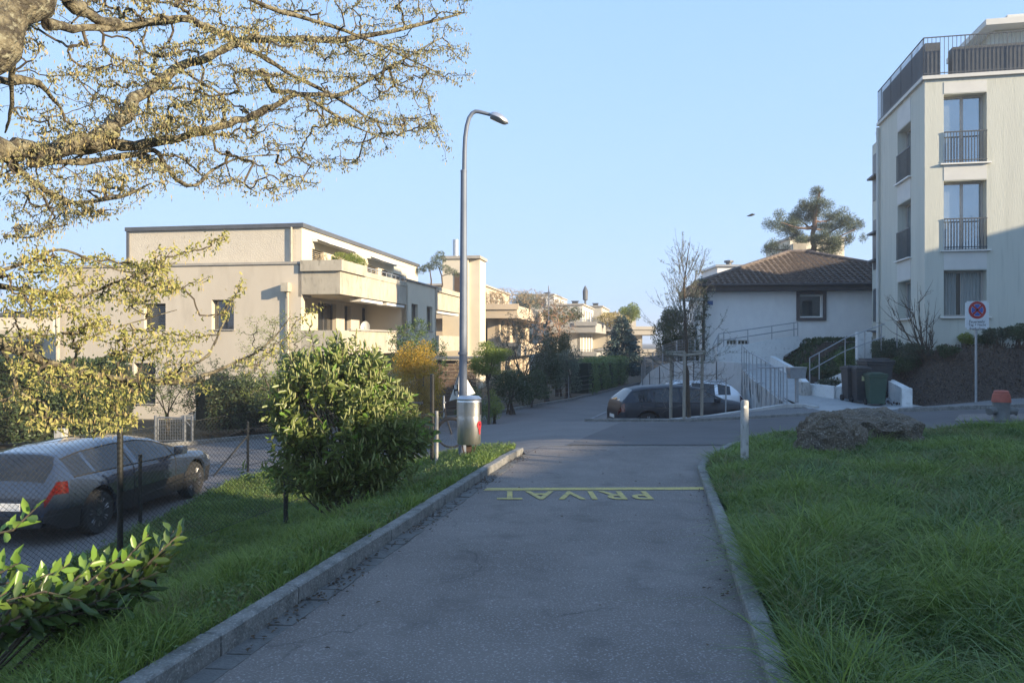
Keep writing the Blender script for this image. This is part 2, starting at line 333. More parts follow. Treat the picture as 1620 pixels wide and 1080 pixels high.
# kerbs: individual granite stones in one run
def kerb_run(name, line, fn, wd=.12, h=.11, ln=.95, jit=.006):
    mb = MB(); pts = [V(p) for p in line]; seg = 0
    for a, b in zip(pts[:-1], pts[1:]):
        L_ = (b-a).length; n = max(1, round(L_/ln)); d = (b-a)/L_; nr = V((-d.y, d.x))
        for k in range(n):
            p = a+d*(L_*k/n+.006); q = a+d*(L_*(k+1)/n-.006); j = random.uniform(-jit, jit); jt = random.uniform(-jit, jit)
            c = [p+nr*(wd/2+jt), p-nr*(wd/2-jt), q-nr*(wd/2-jt), q+nr*(wd/2+jt)]; bv = .012
            ci = [p+nr*(wd/2+jt-bv)+d*bv, p-nr*(wd/2-jt-bv)+d*bv, q-nr*(wd/2-jt-bv)-d*bv, q+nr*(wd/2+jt-bv)-d*bv]
            z = lambda u: fn(u.x, u.y)
            mb.add([(u.x, u.y, z(u)-.1) for u in c]+[(u.x, u.y, z(u)+h+j-bv) for u in c]+[(u.x, u.y, z(u)+h+j) for u in ci],
                   [(0, 1, 5, 4), (1, 2, 6, 5), (2, 3, 7, 6), (3, 0, 4, 7), (4, 5, 9, 8), (5, 6, 10, 9), (6, 7, 11, 10), (7, 4, 8, 11), (8, 9, 10, 11)])
    o = mb.build(name, m_kerb); o['kind'] = 'structure'; return o
def lineL(y): return (kx(y)-.06, y)
kerb_run('kerb', [lineL(-4), lineL(12.4), (.02, 13.2), (.15, 13.75)], zu, h=.12)
kerb_run('kerb', [(rx(-4)+.06, -4), (rx(10.2)+.06, 10.2), (2.9, 11.6), (3.4, 13.1), (4.38, 15.1), (5.3, 16.35), (7.5, 17.15)], zu, h=.075, wd=.12)
kerb_run('kerb', [(2.2, 23.15), (5.6, 23.0), (8.8, 22.3)], Gl, h=.09, wd=.14)
kerb_run('kerb', [(8.8, 22.3), (10.9, 21.4)], Gl, h=.03, wd=.14)
kerb_run('kerb', [(10.9, 21.4), (13.5, 20.0), (20, 16.5), (26, 13)], Gl, h=.11, wd=.16)
kerb_run('kerb', LEFT_STREET[2:], Gl, h=.12, wd=.16)
# low concrete edging above the parking area
e = MB()
ed = [(4.9, 23.3, -.77), (6.2, 23.55, -.68), (7.5, 23.85, -.53), (8.7, 24.15, -.38), (9.2, 24.0, -.37), (9.45, 23.5, -.4)]
for a_, b_ in zip(ed[:-1], ed[1:]):
    A, B = V(a_[:2]), V(b_[:2]); d = (B-A).normalized(); nr = V((-d.y, d.x))*.1; za, zb = a_[2], b_[2]
    e.add([(*(A+nr), -1.6), (*(A-nr), -1.6), (*(B-nr), -1.6), (*(B+nr), -1.6), (*(A+nr), za), (*(A-nr), za), (*(B-nr), zb), (*(B+nr), zb)],
        [(0, 1, 5, 4), (1, 2, 6, 5), (2, 3, 7, 6), (3, 0, 4, 7), (4, 5, 6, 7)])
setp(e.build('edging_wall', m_conc), 'low pale concrete edging between the sunken parking area and the gravel verge', 'wall')
# gutter setts along the left kerb
s_ = MB(); y = -3.
while y < 13.5:
    l = random.uniform(.2, .26)
    x0 = kx(y)+.02; j = random.uniform(-.006, .004)
    if random.random() > .06:
        w_ = random.uniform(.13, .16); y1 = y+l-.015; x1 = kx(y1)+.02
        s_.add([(x0, y, zu(x0, y)-.05), (x0+w_, y, zu(x0, y)-.05), (x1+w_, y1, zu(x0, y1)-.05), (x1, y1, zu(x0, y1)-.05),
                (x0, y, zu(x0, y)+.012+j), (x0+w_, y, zu(x0, y)+.007+j), (x1+w_, y1, zu(x0, y1)+.007+j), (x1, y1, zu(x0, y1)+.012+j)], [(0, 1, 5, 4), (1, 2, 6, 5), (2, 3, 7, 6), (3, 0, 4, 7), (4, 5, 6, 7)])
    y += l
s_.build('gutter_setts', m_sett)['kind'] = 'structure'
# painted markings
def paint(name, poly, m, off=.006): return drape(name, poly, Gl, m, .5, off)
paint('road_marking', [(kx(9.85)+.2, 9.72), (rx(9.85), 9.78), (rx(10), 9.98), (kx(10)+.22, 9.92)], m_yellow)
t = MB(); M0 = Matrix.Translation((.76, 9.36, -.032*9.36+.008))@Matrix.Rotation(math.atan(-.032), 4, 'X')@Matrix.Rotation(pi, 4, 'Z')
text_fit(t, 'PRIVAT', 1.88, .6, M0)
setp(t.build('road_lettering', m_yellow), kind='structure')
m_oldw = mat('worn_road_paint', (.3, .3, .3), (.16, .16, .16), s=6, rough=.8)
paint('road_marking', [(1.9, 26.6), (1.98, 26.55), (4.2, 33.5), (4.1, 33.52)], m_oldw, .02)
paint('road_marking', [(4.4, 37), (7.2, 36.5), (7.2, 36.62), (4.4, 37.12)], m_oldw, .02)
m_iron = mat('cast_iron', (.06, .06, .06), (.1, .1, .1), s=20, rough=.7, bump=.5, bs=80)
# ---------------- building materials ----------------
m_render = mat('beige_render', (.57, .505, .4), (.53, .465, .365), s=.8, rough=.95, bump=.12, bs=60, bd=.01, c3=(.5, .44, .345), s2=2.2, stretch=(1, 1, .35))
m_rough = mat('roughcast', (.6, .54, .43), (.55, .49, .39), s=2, rough=.95, bump=.6, bs=26, bd=.03)
m_cream = mat('cream_render', (.66, .59, .45), (.6, .53, .41), s=.7, rough=.95, bump=.1, bs=60, bd=.01)
m_bandc = mat('exposed_concrete', (.5, .45, .35), (.36, .32, .25), s=1.2, rough=.95, bump=.3, bs=14, c3=(.3, .27, .21), s2=6, stretch=(1, 1, .5))
m_slate = mat('roof_edge_metal', (.1, .105, .11), (.13, .135, .14), s=3, rough=.5, metal=.3)
m_frame = mat('dark_window_frame', (.09, .085, .08), rough=.5)
m_framew = mat('pale_window_frame', (.42, .4, .37), (.38, .36, .33), s=4, rough=.5)
m_glass = mat('window_glass', (.02, .024, .028), (.035, .035, .035), s=.7, rough=.04, spec=1, coat=.6)
m_glass2 = mat('bright_window_glass', (.38, .45, .5), (.3, .36, .4), s=.4, rough=.03, spec=1, metal=.75)
m_blind = mat('blind_slats', (.36, .33, .28), (.3, .28, .24), s=3, rough=.6)
m_blinddark = mat('green_blind_slats', (.12, .12, .1), (.09, .09, .08), s=3, rough=.6)
m_alu = mat('aluminium', (.55, .56, .57), (.45, .46, .47), s=6, rough=.35, metal=.7)
m_plastw = mat('white_plastic', (.75, .74, .7), (.68, .67, .62), s=4, rough=.5)
m_coping = mat('coping', (.4, .37, .31), (.33, .3, .26), s=3, rough=.8)
m_galv = mat('galvanised_steel', (.38, .4, .42), (.3, .32, .34), s=8, rough=.45, metal=.6)
m_brown = mat('brown_wood', (.12, .08, .05), (.08, .05, .035), s=4, rough=.8, stretch=(1, 1, 6))
class FR:   # local frame of a building
    def __init__(s, ox, oy, sn):
        s.o = V((ox, oy)); s.s = sn; s.c = math.sqrt(1-sn*sn); s.rz = -math.asin(sn)
    def w(s, x, y): return (s.o.x+s.c*x+s.s*y, s.o.y-s.s*x+s.c*y)
    def t(s, px, xl):      # local y on the plane x=xl seen at px
        k = (px-810)/1200; a = s.o.x+s.c*xl; b = s.o.y-s.s*xl; return (k*b-a)/(s.s-k*s.c)
    def x(s, px, yl):
        k = (px-810)/1200; a = s.o.x+s.s*yl; b = s.o.y+s.c*yl; return (k*b-a)/(s.c+k*s.s)
    def z(s, py, x, y): return 1.6-(py-540)/1200*s.w(x, y)[1]
# ================= large terraced apartment house on the left =================
F1 = FR(-8.7, 31, .16)
b1 = thing('apartment_house', 'big beige flat-roofed apartment house with set-back roughcast top storey, front left of the street lamp', 'building', (-8.7, 31, 0), F1.rz, 'stepped apartment houses along the street', local=True)
EX, EY, EZ = V((1, 0, 0)), V((0, 1, 0)), V((0, 0, 1))
yf = -.35
# lower front wall with two shuttered / open windows
L1 = -F1.x(93, yf); wx = lambda px: F1.x(px, yf)+L1
hA = (wx(228), wx(262), F1.z(521, F1.x(245, yf), yf)+2, F1.z(480, F1.x(245, yf), yf)+2); hB = (wx(335), wx(370), F1.z(521, F1.x(350, yf), yf)+2, F1.z(474, F1.x(350, yf), yf)+2)
hC = (wx(212), wx(246), 1.0, 2.7); hD = (wx(330), wx(362), 1.0, 2.3)
mb = MB(); o0 = (-L1, yf, -2); wall(mb, o0, EX, EZ, V((0, -1, 0)), L1+.25, 6.72, [hA, hB, hC, hD], .35)
mb.box(-L1, -L1+.3, yf+.352, 19, -2, 4.72); mb.box(-L1+.3, -.3, 18.7, 19, -2, 4.72)
mb.box(-L1+.3, -.31, yf+.36, 18.69, 4.3, 4.6)
# recessed side wall behind the balconies
sx = -.35
hs = [(F1.t(503, sx), F1.t(532, sx)), (F1.t(545, sx), F1.t(555, sx)), (F1.t(573, sx), F1.t(584, sx)), (F1.t(597, sx), F1.t(615, sx))]
Y1 = F1.t(643, 1.9); Y2 = F1.t(690, 1.9); Y3 = F1.t(729, 1.9)
holes = [(hs[0][0]-.002, hs[0][1], 3.35, 5.35), (hs[1][0], hs[1][1], 3.3, 5.35), (hs[2][0], hs[2][1], 3.3, 5.35), (hs[3][0], min(hs[3][1], Y1-.3), 3.25, 5.4)]
holes += [(1.5, 3.2, .4, 2.4), (5, 6, .4, 2.4), (7.2, 8.4, .4, 2.4)]
wall(mb, (sx, 0, -2), EY, EZ, V((1, 0, 0)), Y1, 6.7, holes, .3)
mb.build('wall', m_render, b1)
for h, nm in ((hA, 0), (hB, 1), (hC, 2), (hD, 1)):
    window(b1, o0, EX, (0, -1, 0), h, .35, m_frame, m_glass, m_coping, 1 if nm else 0, shutter=m_blinddark if nm == 0 else None)
for i, h in enumerate(holes): window(b1, (sx, 0, -2), EY, (1, 0, 0), h, .3, m_frame, m_glass, None, 1 if i in (0, 4) else 0, curtain=m_plastw if i == 0 else None)
MB().box(-L1-.04, .3, yf-.06, yf+.32, 4.725, 4.82).box(.12, .27, yf-.0, .6, 3.4, 4.72).build('coping', m_coping, b1)
# end pier beside the balconies, projecting flank wall and return walls
MB().box(.1-.35, .25, yf+.352, .0, -2, 4.7).build('pier', m_cream, b1)
MB().box(-.35, 1.9, Y1, Y1+.25, -2, 4.55).build('return_wall', m_cream, b1)
zt = 4.95
mb = MB(); fh = [(F1.t(651, 1.9)-Y1, F1.t(661, 1.9)-Y1, 4.2, 5.6), (F1.t(675, 1.9)-Y1, F1.t(684, 1.9)-Y1, 4.2, 5.6)]
wall(mb, (1.9, Y1, -2), EY, EZ, V((1, 0, 0)), Y2-Y1, 6.75, fh, .25); mb.box(-.35, 1.9, Y2-.25, Y2, -2, 4.75); mb.box(-.35, 1.65, Y1+.26, Y2-.26, 4.4, 4.6); mb.box(.0, 1.649, Y1+.02, Y1+.24, 4.56, 4.74)
mb.build('side_wall', m_cream, b1)
for h in fh: window(b1, (1.9, Y1, -2), EY, (1, 0, 0), h, .25, m_frame, m_glass, m_coping, 0)
MB().box(1.6, 2.0, Y1-.03, Y2+.03, 4.755, 4.83).build('coping', m_slate, b1)
# balconies: stacked concrete bands, upper and lower
def balcony(root, x0, x1, y0, y1, zb, zt_, cap=True, front=True, m=m_bandc, slabx=None):
    q = MB(); sxx = x0 if slabx is None else slabx
    q.box(x1-.14, x1, y0, y1, zb, zt_)
    if front: q.box(x0, x1-.142, y0, y0+.14, zb, zt_)
    q.box(sxx, x1-.142, y0+(.142 if front else 0), y1, zb, zb+.2)
    return q.build('balcony', m, root)
bal = balcony(b1, .26, 1.9, yf, Y1-.01, 3.5, 4.42, slabx=-.34)
q = MB(); q.box(.26, 2.02, yf-.12, yf+.3, 4.425, 4.86); q.box(1.7, 2.02, yf+.302, 2.4, 4.425, 4.86); q.box(1.78, 1.93, 2.41, Y1-.02, 4.425, 4.66); q.build('parapet_cap', m_bandc, bal)
q = MB(); q.tube([(1.85, 2.6, 4.86), (1.85, Y1-.1, 4.86)], .025)
for k in range(9): yy = lerp(2.7, Y1-.2, k/8); q.tube([(1.85, yy, 4.6), (1.85, yy, 4.86)], .018, 5)
q.build('railing', m_galv, bal)
lo = balcony(b1, .26, 1.9, yf, Y1-.01, 1.05, 2.05, slabx=-.34)
q = MB(); q.box(1.86, 2.0, .6, Y1-.3, 2.06, 2.13); q.build('parapet_cap', m_coping, lo)
# satellite dish, chair backs on the balcony
bal2 = balcony(b1, .0, 1.9, Y2+.01, Y3, 3.5, 4.55, slabx=-1.6); q = MB(); q.box(1.6, 2.02, Y2+.3, Y3, 4.56, 4.85); q.build('parapet_cap', m_bandc, bal2)
lo2 = balcony(b1, .0, 1.9, Y2+.01, Y3, 1.0, 1.95, slabx=-1.6)
q = MB(); hh = [(1.2, 2.6, 3.3, 5.4), (.4, .9, 3.3, 5.4)]; wall(q, (-.9, Y2, -2), EY, EZ, V((1, 0, 0)), Y3-Y2+3, 7., hh, .25); q.build('wall', m_render, b1)
for h in hh: window(b1, (-.9, Y2, -2), EY, (1, 0, 0), h, .25, m_frame, m_glass, None, 0)
for (a, b, z) in ((2.2, 5, 3.45), (5.6, 8.4, 3.45), (Y2+.5, Y3-.5, 3.42)): MB().box(1.3, 1.85, a, b, z-.12, z).build('awning', m_plastw, b1)
# top storey
yt, Lt = .25, -F1.x(203, .25); Yt = F1.t(661, 0.)
zt0, zt1 = 4.3, 6.3
mb = MB(); mb.box(-Lt, 0-.26, yt, yt+.25, zt0, zt1); mb.box(-Lt, -Lt+.25, yt+.252, Yt-.26, zt0, zt1)
tb = mb.build('top_storey_wall', m_rough, b1)
mb = MB(); h2 = []
for (a, b, z0, z1) in ((494, 512, 4.65, 5.55), (524, 536, 4.4, 5.45), (581, 598, 4.95, 5.55), (604, 613, 4.95, 5.5), (622, 639, 4.95, 5.5)): h2.append((F1.t(a, 0)-yt, F1.t(b, 0)-yt, z0-zt0, z1-zt0))
wall(mb, (0, yt, zt0), EY, EZ, V((1, 0, 0)), Yt-yt, zt1-zt0, h2, .26); mb.box(-Lt+.252, -.002, Yt-.25, Yt-.002, zt0, zt1)
mb.build('top_storey_side_wall', m_cream, b1)
for i, h in enumerate(h2): window(b1, (0, yt, zt0), EY, (1, 0, 0), h, .26, m_frame, m_glass, m_coping, 0, shutter=m_blind if i != 1 else None)
MB().box(-Lt-.1, .1, yt-.1, Yt+.1, zt1+.002, zt1+.17).box(-Lt-.06, -Lt+.06, yt-.06, yt+.1, zt0, zt1).build('roof', m_slate, b1)
MB().tube([(-.42, yt-.08, 4.78), (-.42, yt-.08, 6.3)], .045, 8).build('downpipe', m_bandc, b1); q = MB(); xd = F1.x(457, yf)
q.tube([(xd, yf-.1, -1.3), (xd, yf-.1, 3.5), ], .05, 8); q.box(xd-.17, xd+.13, yf-.38, yf-.01, 3.6, 3.95); q.tube([(xd, yf-.12, 3.6), (xd-.02, yf-.1, 3.4)], .07, 8)
q.build('downpipe', m_bandc, b1)
xd = F1.x(98, yf); MB().tube([(xd, yf-.25, -1.3), (xd, yf-.25, 3.6)], .09, 8).build('downpipe', m_bandc, b1)
for (a, b) in ((494, 556), (580, 622)):
    ya, yb = F1.t(a, 0), F1.t(b, 0); q = MB(); q.box(.01, .22, ya, yb, 5.85, 6.0); q.add([(.2, ya, 5.98), (.2, yb, 5.98), (.75, yb, 5.78), (.75, ya, 5.78), (.2, ya, 5.95), (.2, yb, 5.95), (.75, yb, 5.75), (.75, ya, 5.75)], [(0, 1, 2, 3), (4, 5, 6, 7), (2, 3, 7, 6), (0, 3, 7, 4), (1, 2, 6, 5)])
    q.build('awning', m_plastw, b1)
# chimney tower at its far end
ct = Y3+1.; x0 = F1.x(700, ct); x1 = F1.x(741, ct); x2 = F1.x(753, ct)
mb = MB(); zc = F1.z(410, 0, ct); mb.box(x0, x1, ct, ct+2.4, -2, zc); mb.box(x1+.002, x1+.75, ct+.25, ct+2.3, -2, zc-.05); ch = mb.build('chimney_tower', m_cream, b1)
MB().box(x0-.1, x1+.85, ct-.12, ct+2.5, zc+.002, zc+.2).build('coping', m_coping, ch)
xp = F1.x(711, ct); MB().lathe([(.2, zc+.1), (.2, F1.z(378, 0, ct))], (xp+.3, ct+.6, 0), 14).build('flue', m_alu, ch)
MB().box(F1.x(719, ct), F1.x(733, ct), ct-.04, ct-.002, F1.z(462, 0, ct), F1.z(432, 0, ct)).build('door', m_brown, ch)
# satellite dish and planters (things on the balconies)
def wpt(F, x, y, z): a, b = F.w(x, y); return V((a, b, z))
dz = wpt(F1, 1.2, F1.t(578, 1.2), 1.3)
dsh = thing('satellite_dish', 'pale round satellite dish behind the lower balcony parapet of the beige house', 'satellite dish', dz)
MB().lathe([(0, -.03), (.12, -.015), (.19, .02), (.22, .045), (.19, .035), (.12, 0), (0, -.015)], dz+V((0, 0, .95)), 20, M=Matrix.Rotation(R(80), 4, 'X')@Matrix.Scale(1.3, 4, (0, 1, 0))).build('reflector', m_plastw, dsh, True)
MB().tube([dz, dz+V((0, .15, 1.0))], .03).tube([dz+V((0, 0, .8)), dz+V((0, -.35, 1.0))], .015).build('mast', m_galv, dsh)
# ================= stepped houses further along the street =================
m_gs = [mat('warm_render', (.56, .46, .33), (.5, .41, .3), s=.8, rough=.95), mat('pale_render', (.62, .6, .54), (.56, .54, .49), s=.8, rough=.95), mat('sand_render', (.58, .52, .42), (.52, .47, .38), s=.8, rough=.95), mat('grey_concrete', (.4, .38, .34), (.34, .33, .3), s=1, rough=.95, bump=.2, bs=10)]
def stepped(pxc, D, sn, front, side, zpar, ztop, m, mband, label, pr=1.6, rail=False, setb=2.0, wpx=4):
    F = FR((pxc-810)/1200*D, D, sn)
    r = thing('apartment_house', label, 'building', (F.o.x, F.o.y, 0), F.rz, 'stepped apartment houses along the street', local=True)
    q = MB(); z1 = zpar-.9; hf = []; u = .8
    while u < front-pr-1.6: hf += [(u, u+1.1, z1+2-2.25, z1+2-.25), (u, u+1.1, z1+2-5.1, z1+2-3.1)]; u += 2.3
    wall(q, (-front, 0, -2), EX, EZ, V((0, -1, 0)), front-pr, z1+2, hf, .3)
    hr = []; u = .8
    while u < side-1.8: hr += [(u, u+1.3, z1+2-2.25, z1+2-.25), (u, u+1.3, z1+2-5.1, z1+2-3.1)]; u += 2.9
    wall(q, (-pr, 0, -2), EY, EZ, V((1, 0, 0)), side, z1+2, hr, .3); q.box(-front, -pr-.31, side-.3, side, -2, z1); q.build('wall', m, r)
    for h in hf: window(r, (-front, 0, -2), EX, (0, -1, 0), h, .3, m_framew, m_glass, None, 0)
    for h in hr: window(r, (-pr, 0, -2), EY, (1, 0, 0), h, .3, m_framew, m_glass, None, 1)
    for (za, zb) in ((zpar-.95, zpar), (zpar-3.8, zpar-2.9)):
        b = MB(); b.box(-front, 0, -1.2, -1.06, za, zb); b.box(-.14, 0, -1.058, side, za, zb); b.box(-front, -.142, -1.058, -.002, za, za+.2); b.box(-pr+.002, -.142, 0, side, za, za+.2)
        bo = b.build('balcony', mband, r)
        c = MB(); c.box(-front*.45, .12, -1.34, -1.22, zb-.3, zb+.12); c.build('parapet_cap', mband, bo)
        if rail:
            c = MB(); c.tube([(-front, -1.1, zb+.25), (-.07, -1.1, zb+.25), (-.07, side, zb+.25)], .03)
            for k in range(10): c.tube([(-front*k/10-.07, -1.1, zb), (-front*k/10-.07, -1.1, zb+.25)], .02, 4)
            c.build('railing', m_galv, bo)
    q = MB(); q.box(-front, -pr-.31, .31, side-.31, zpar-1.2, zpar-.95); q.build('terrace_floor', mband, r)
    q = MB(); zt_ = zpar-.94; hk = []; u = 1
    while u < side-setb-2.5: hk.append((u, u+1.2, .3, ztop-zt_-.45)); u += 2.6
    wall(q, (-setb, setb*.6, zt_), EY, EZ, V((1, 0, 0)), side-setb, ztop-zt_, hk, .25)
    hz = [(front-setb-2.4, front-setb-1, .3, ztop-zt_-.45)] if front-setb > 3.5 else []
    wall(q, (-front, setb*.6-.002, zt_), EX, EZ, V((0, -1, 0)), front-setb, ztop-zt_, hz, .25); q.box(-front+.01, -setb-.26, side-setb*.4-.3, side-setb*.4-.01, zt_, ztop)
    q.build('top_storey_wall', m, r)
    for h in hk: window(r, (-setb, setb*.6, zt_), EY, (1, 0, 0), h, .25, m_framew, m_glass, None, 0)
    for h in hz: window(r, (-front, setb*.6, zt_), EX, (0, -1, 0), h, .25, m_framew, m_glass, None, 0)
    q = MB(); q.box(-front-.1, -setb+.15, setb*.6-.15, side-setb*.4+.1, ztop+.002, ztop+.15); ro = q.build('roof', m_coping, r)
    q = MB(); q.box(-front*.6-.3, -front*.6+.3, side*.4, side*.4+.6, ztop+.152, ztop+.6); q.box(-front*.6-.4, -front*.6+.4, side*.4-.1, side*.4+.7, ztop+.602, ztop+.66); q.build('vent_box', m_slate, ro)
    return F, r
F2, b2 = stepped(822, 58, .16, 9, 17, 4.3, 6.1, m_gs[0], m_gs[0], 'warm brown stepped apartment house with planted roof terrace, directly behind the chimney tower', setb=3.4)
F3, b3 = stepped(944, 74, .2, 4.6, 13, 3.4, 5.2, m_gs[1], m_gs[3], 'small white and grey apartment house with metal balcony rails, left of the dark spruce', rail=True, setb=1.5)
F4, b4 = stepped(985, 86, .2, 6, 14, 3.7, 5.6, m_gs[2], m_gs[3], 'cream stepped apartment house rising just behind the dark spruce', setb=2.5)
F5, b5 = stepped(1036, 98, .15, 6.5, 14, 3.4, 5.3, m_gs[2], m_gs[2], 'cream terrace house at the far end of the street, right of the dark spruce', setb=2.4)
F6, b6 = stepped(905, 96, .2, 7, 16, 6.2, 7.6, m_gs[1], m_gs[2], 'white topmost storey of a house seen above the white and grey apartment house', setb=2.6)
q = MB(); p = P(926, 505, 90)
setp(MB().lathe([(.12, p.z-2), (.12, p.z+2.2), (.3, p.z+2.3), (.32, p.z+3.4), (.1, p.z+3.9), (0, p.z+4)], (p.x, p.y, 0), 12).build('roof_flue', m_slate), 'tall dark flue with a pointed cowl on the far white roof', 'chimney')
setp(MB().tube([P(868, 560, 66), P(868, 452, 66)], .05, 6).build('flagpole', m_galv), 'thin bare pole standing before the planted terrace of the brown house', 'pole')
# distant pieces on the far left
def simple_house(px0, px1, D, pyt, label, m, rz=0, depth=9, rows=((.5, 1.6),), cat='building', group=None, mroof=m_slate, nw=3, over=.15):
    a, b = P(px0, pyt, D), P(px1, pyt, D); W = b.x-a.x; r = thing('house', label, cat, (a.x, D, 0), rz, group, local=True); H = a.z+2.5
    q = MB(); hs_ = []
    for (z0, z1) in rows:
        for k in range(nw): u = W*(k+.5)/nw; hs_.append((u-.55, u+.55, z0+2.5, z1+2.5))
    wall(q, (0, 0, -2.5), EX, EZ, V((0, -1, 0)), W, H, hs_, .3); q.box(0, .3, .302, depth, -2.5, a.z); q.box(W-.3, W, .302, depth, -2.5, a.z); q.box(.3, W-.3, depth-.3, depth, -2.5, a.z)
    q.build('wall', m, r)
    for h in hs_: window(r, (0, 0, -2.5), EX, (0, -1, 0), h, .3, m_framew, m_glass, None, 0)
    MB().box(-over, W+over, -over, depth+over, a.z+.002, a.z+.22).build('roof', mroof, r); return r
h_ = simple_house(-160, 84, 48, 500, 'low pale house with a flat roof behind the hazel branches at the left edge', m_gs[2], rows=((.2, 1.4),), nw=4)
MB().box(.5, 9.2, -1.5, -1.36, 1.6, 2.3).box(.5, 9.2, -1.36, -.01, 1.6, 1.75).build('balcony', m_bandc, h_)
# ================= white hip-roofed house =================
m_whitew = mat('white_stucco', (.76, .76, .74), (.7, .7, .69), s=2.5, rough=.95, bump=.35, bs=16, bd=.02, stretch=(1, 1, .6))
m_tile = mat('roof_tile', (.165, .13, .11), (.09, .075, .066), s=5, rough=.85, bump=.4, bs=20, c3=(.25, .2, .165), s2=9)
hw = thing('house', 'white stucco house with dark tiled hip roof and one square window', 'house', (9.15, 36, .5), R(-7))
X0, X1, Y0_, Yb = 9.15, 20.0, 36, 42.6; ze = P(0, 456, 36).z
wv = P(1257, 505, 36); wv2 = P(1296, 465, 36)
q = MB(); va = P(1149, 545, 36); vb = P(1183, 538, 36)
hh = [(wv.x-X0+.08, wv2.x-X0-.08, wv.z+1.5+.08, wv2.z+1.5-.08), (va.x-X0, va.x-X0+.46, va.z+1.5, vb.z+1.5), (vb.x-X0-.5, vb.x-X0, va.z+1.5, vb.z+1.5)]
wall(q, (X0, Y0_, -1.5), EX, EZ, V((0, -1, 0)), X1-X0, ze+1.5, hh, .3); q.box(X0, X0+.3, Y0_+.302, Yb, -1.5, ze); q.box(X1-.3, X1, Y0_+.302, Yb, -1.5, ze); q.box(X0+.31, X1-.31, Yb-.3, Yb, -1.5, ze)
q.box(X0+.01, X0+6, Y0_-.05, Y0_-.002, .6, 1.32-.0)
q.build('wall', m_whitew, hw)
wf = window(hw, (X0, Y0_, -1.5), EX, (0, -1, 0), hh[0], .3, m_plastw, m_glass, None, 0, fr=.05)
m_brf = mat('brown_window_surround', (.1, .08, .075), rough=.7); q = MB(); a, b = hh[0][0]+X0-.16, hh[0][1]+X0+.16; c, d = hh[0][2]-1.5-.16, hh[0][3]-1.5+.16
q.box(a, b, 35.9, 35.998, c, c+.14); q.box(a, b, 35.9, 35.998, d-.14, d); q.box(a, a+.14, 35.902, 35.997, c+.14, d-.14); q.box(b-.14, b, 35.902, 35.997, c+.14, d-.14); q.build('surround', m_brf, wf)
for h in hh[1:]: window(hw, (X0, Y0_, -1.5), EX, (0, -1, 0), h, .3, m_plastw, m_glass, None, 2, fr=.03)
# hip roof with real courses of tiles
ov = .55; ex0, ex1, ey0, ey1 = X0-ov, X1+ov, Y0_-ov, Yb+ov; zr = P(0, 403, 39).z; rx0, rx1 = 13.75, 14.6; ry = 39.3; zee = ze+.12
def roof_face(q, A, B, Cc, Dd, n, nc):   # A,B eave; Dd,Cc ridge: overlapping courses made of rolled tiles
    A, B, Cc, Dd = map(V, (A, B, Cc, Dd)); nr = (B-A).cross(Dd-A).normalized(); nr = nr if nr.z > 0 else -nr
    for i in range(n):
        t0, t1 = i/n, (i+1)/n; a0, b0 = A.lerp(Dd, t0), B.lerp(Cc, t0); a1, b1 = A.lerp(Dd, t1), B.lerp(Cc, t1); L0 = (B-A).length
        k = max(2, int(nc*max((b0-a0).length, .01)/L0)); sub = 5; vs_ = []
        for j in range(k*sub+1):
            u = j/(k*sub); h = .045*abs(sin(pi*((j/sub) % 1)))**.7
            lo_ = a0.lerp(b0, u)+nr*(.075+h); hi = a1.lerp(b1, u)+nr*(.015+h*.8); bt = a0.lerp(b0, u)+nr*.0
            vs_ += [bt, lo_, hi]
        q.add(vs_, [(3*j, 3*j+3, 3*j+4, 3*j+1) for j in range(k*sub)]+[(3*j+1, 3*j+4, 3*j+5, 3*j+2) for j in range(k*sub)])
q = MB(); e0, e1, e2, e3 = (ex0, ey0, zee), (ex1, ey0, zee), (ex1, ey1, zee), (ex0, ey1, zee); r0, r1 = (rx0, ry, zr), (rx1, ry, zr)
roof_face(q, e0, e1, r1, r0, 20, 44); roof_face(q, e3, e0, r0, r0, 20, 40); roof_face(q, e1, e2, r1, r1, 20, 40); roof_face(q, e2, e3, r0, r1, 12, 20)
q.tube([V(e0)+V((0, 0, .1)), V(r0)+V((0, 0, .12))], .1, 8); q.tube([V(r0)+V((0, 0, .12)), V(r1)+V((0, 0, .12))], .1, 8); q.tube([V(e1)+V((0, 0, .1)), V(r1)+V((0, 0, .12))], .1, 8)
rf = q.build('roof', m_tile, hw)
m_fascia = mat('dark_fascia', (.05, .042, .04), (.07, .06, .055), s=4, rough=.7)
MB().box(ex0, ex1, ey0, ey1, ze-.17, zee-.003).tube([(ex0-.02, ey0-.07, zee-.02), (ex1, ey0-.07, zee-.02)], .07, 8).build('fascia', m_fascia, hw)
cp = V((14.1, 0, 0)); MB().box(cp.x-.05, cp.x+.6, 39.6, 40.2, zr-.6, P(0, 387, 39.5).z).build('chimney', m_bandc, rf)
MB().tube([(X0-.06, Y0_-.08, .5), (X0-.06, Y0_-.08, ze-.1)], .05, 8).build('downpipe', m_fascia, hw)
hn = MB(); hp = P(1124, 479, 35.9); hn.bbox(hp.x-.13, hp.x+.13, 35.94, 35.99, hp.z-.1, hp.z+.1, .01)
hno = hn.build('house_number', mat('blue_enamel', (.05, .12, .3), rough=.4), hw)
q = MB(); q.box(8.3, 9.0, 35.6, 36.5, 3.6, 3.68); q.box(7.9, 9.3, 35.5, 35.58, 3.52, 3.6); q.box(7.9, 9.3, 36.5, 36.58, 3.52, 3.6); q.build('canopy', m_plastw, hw)
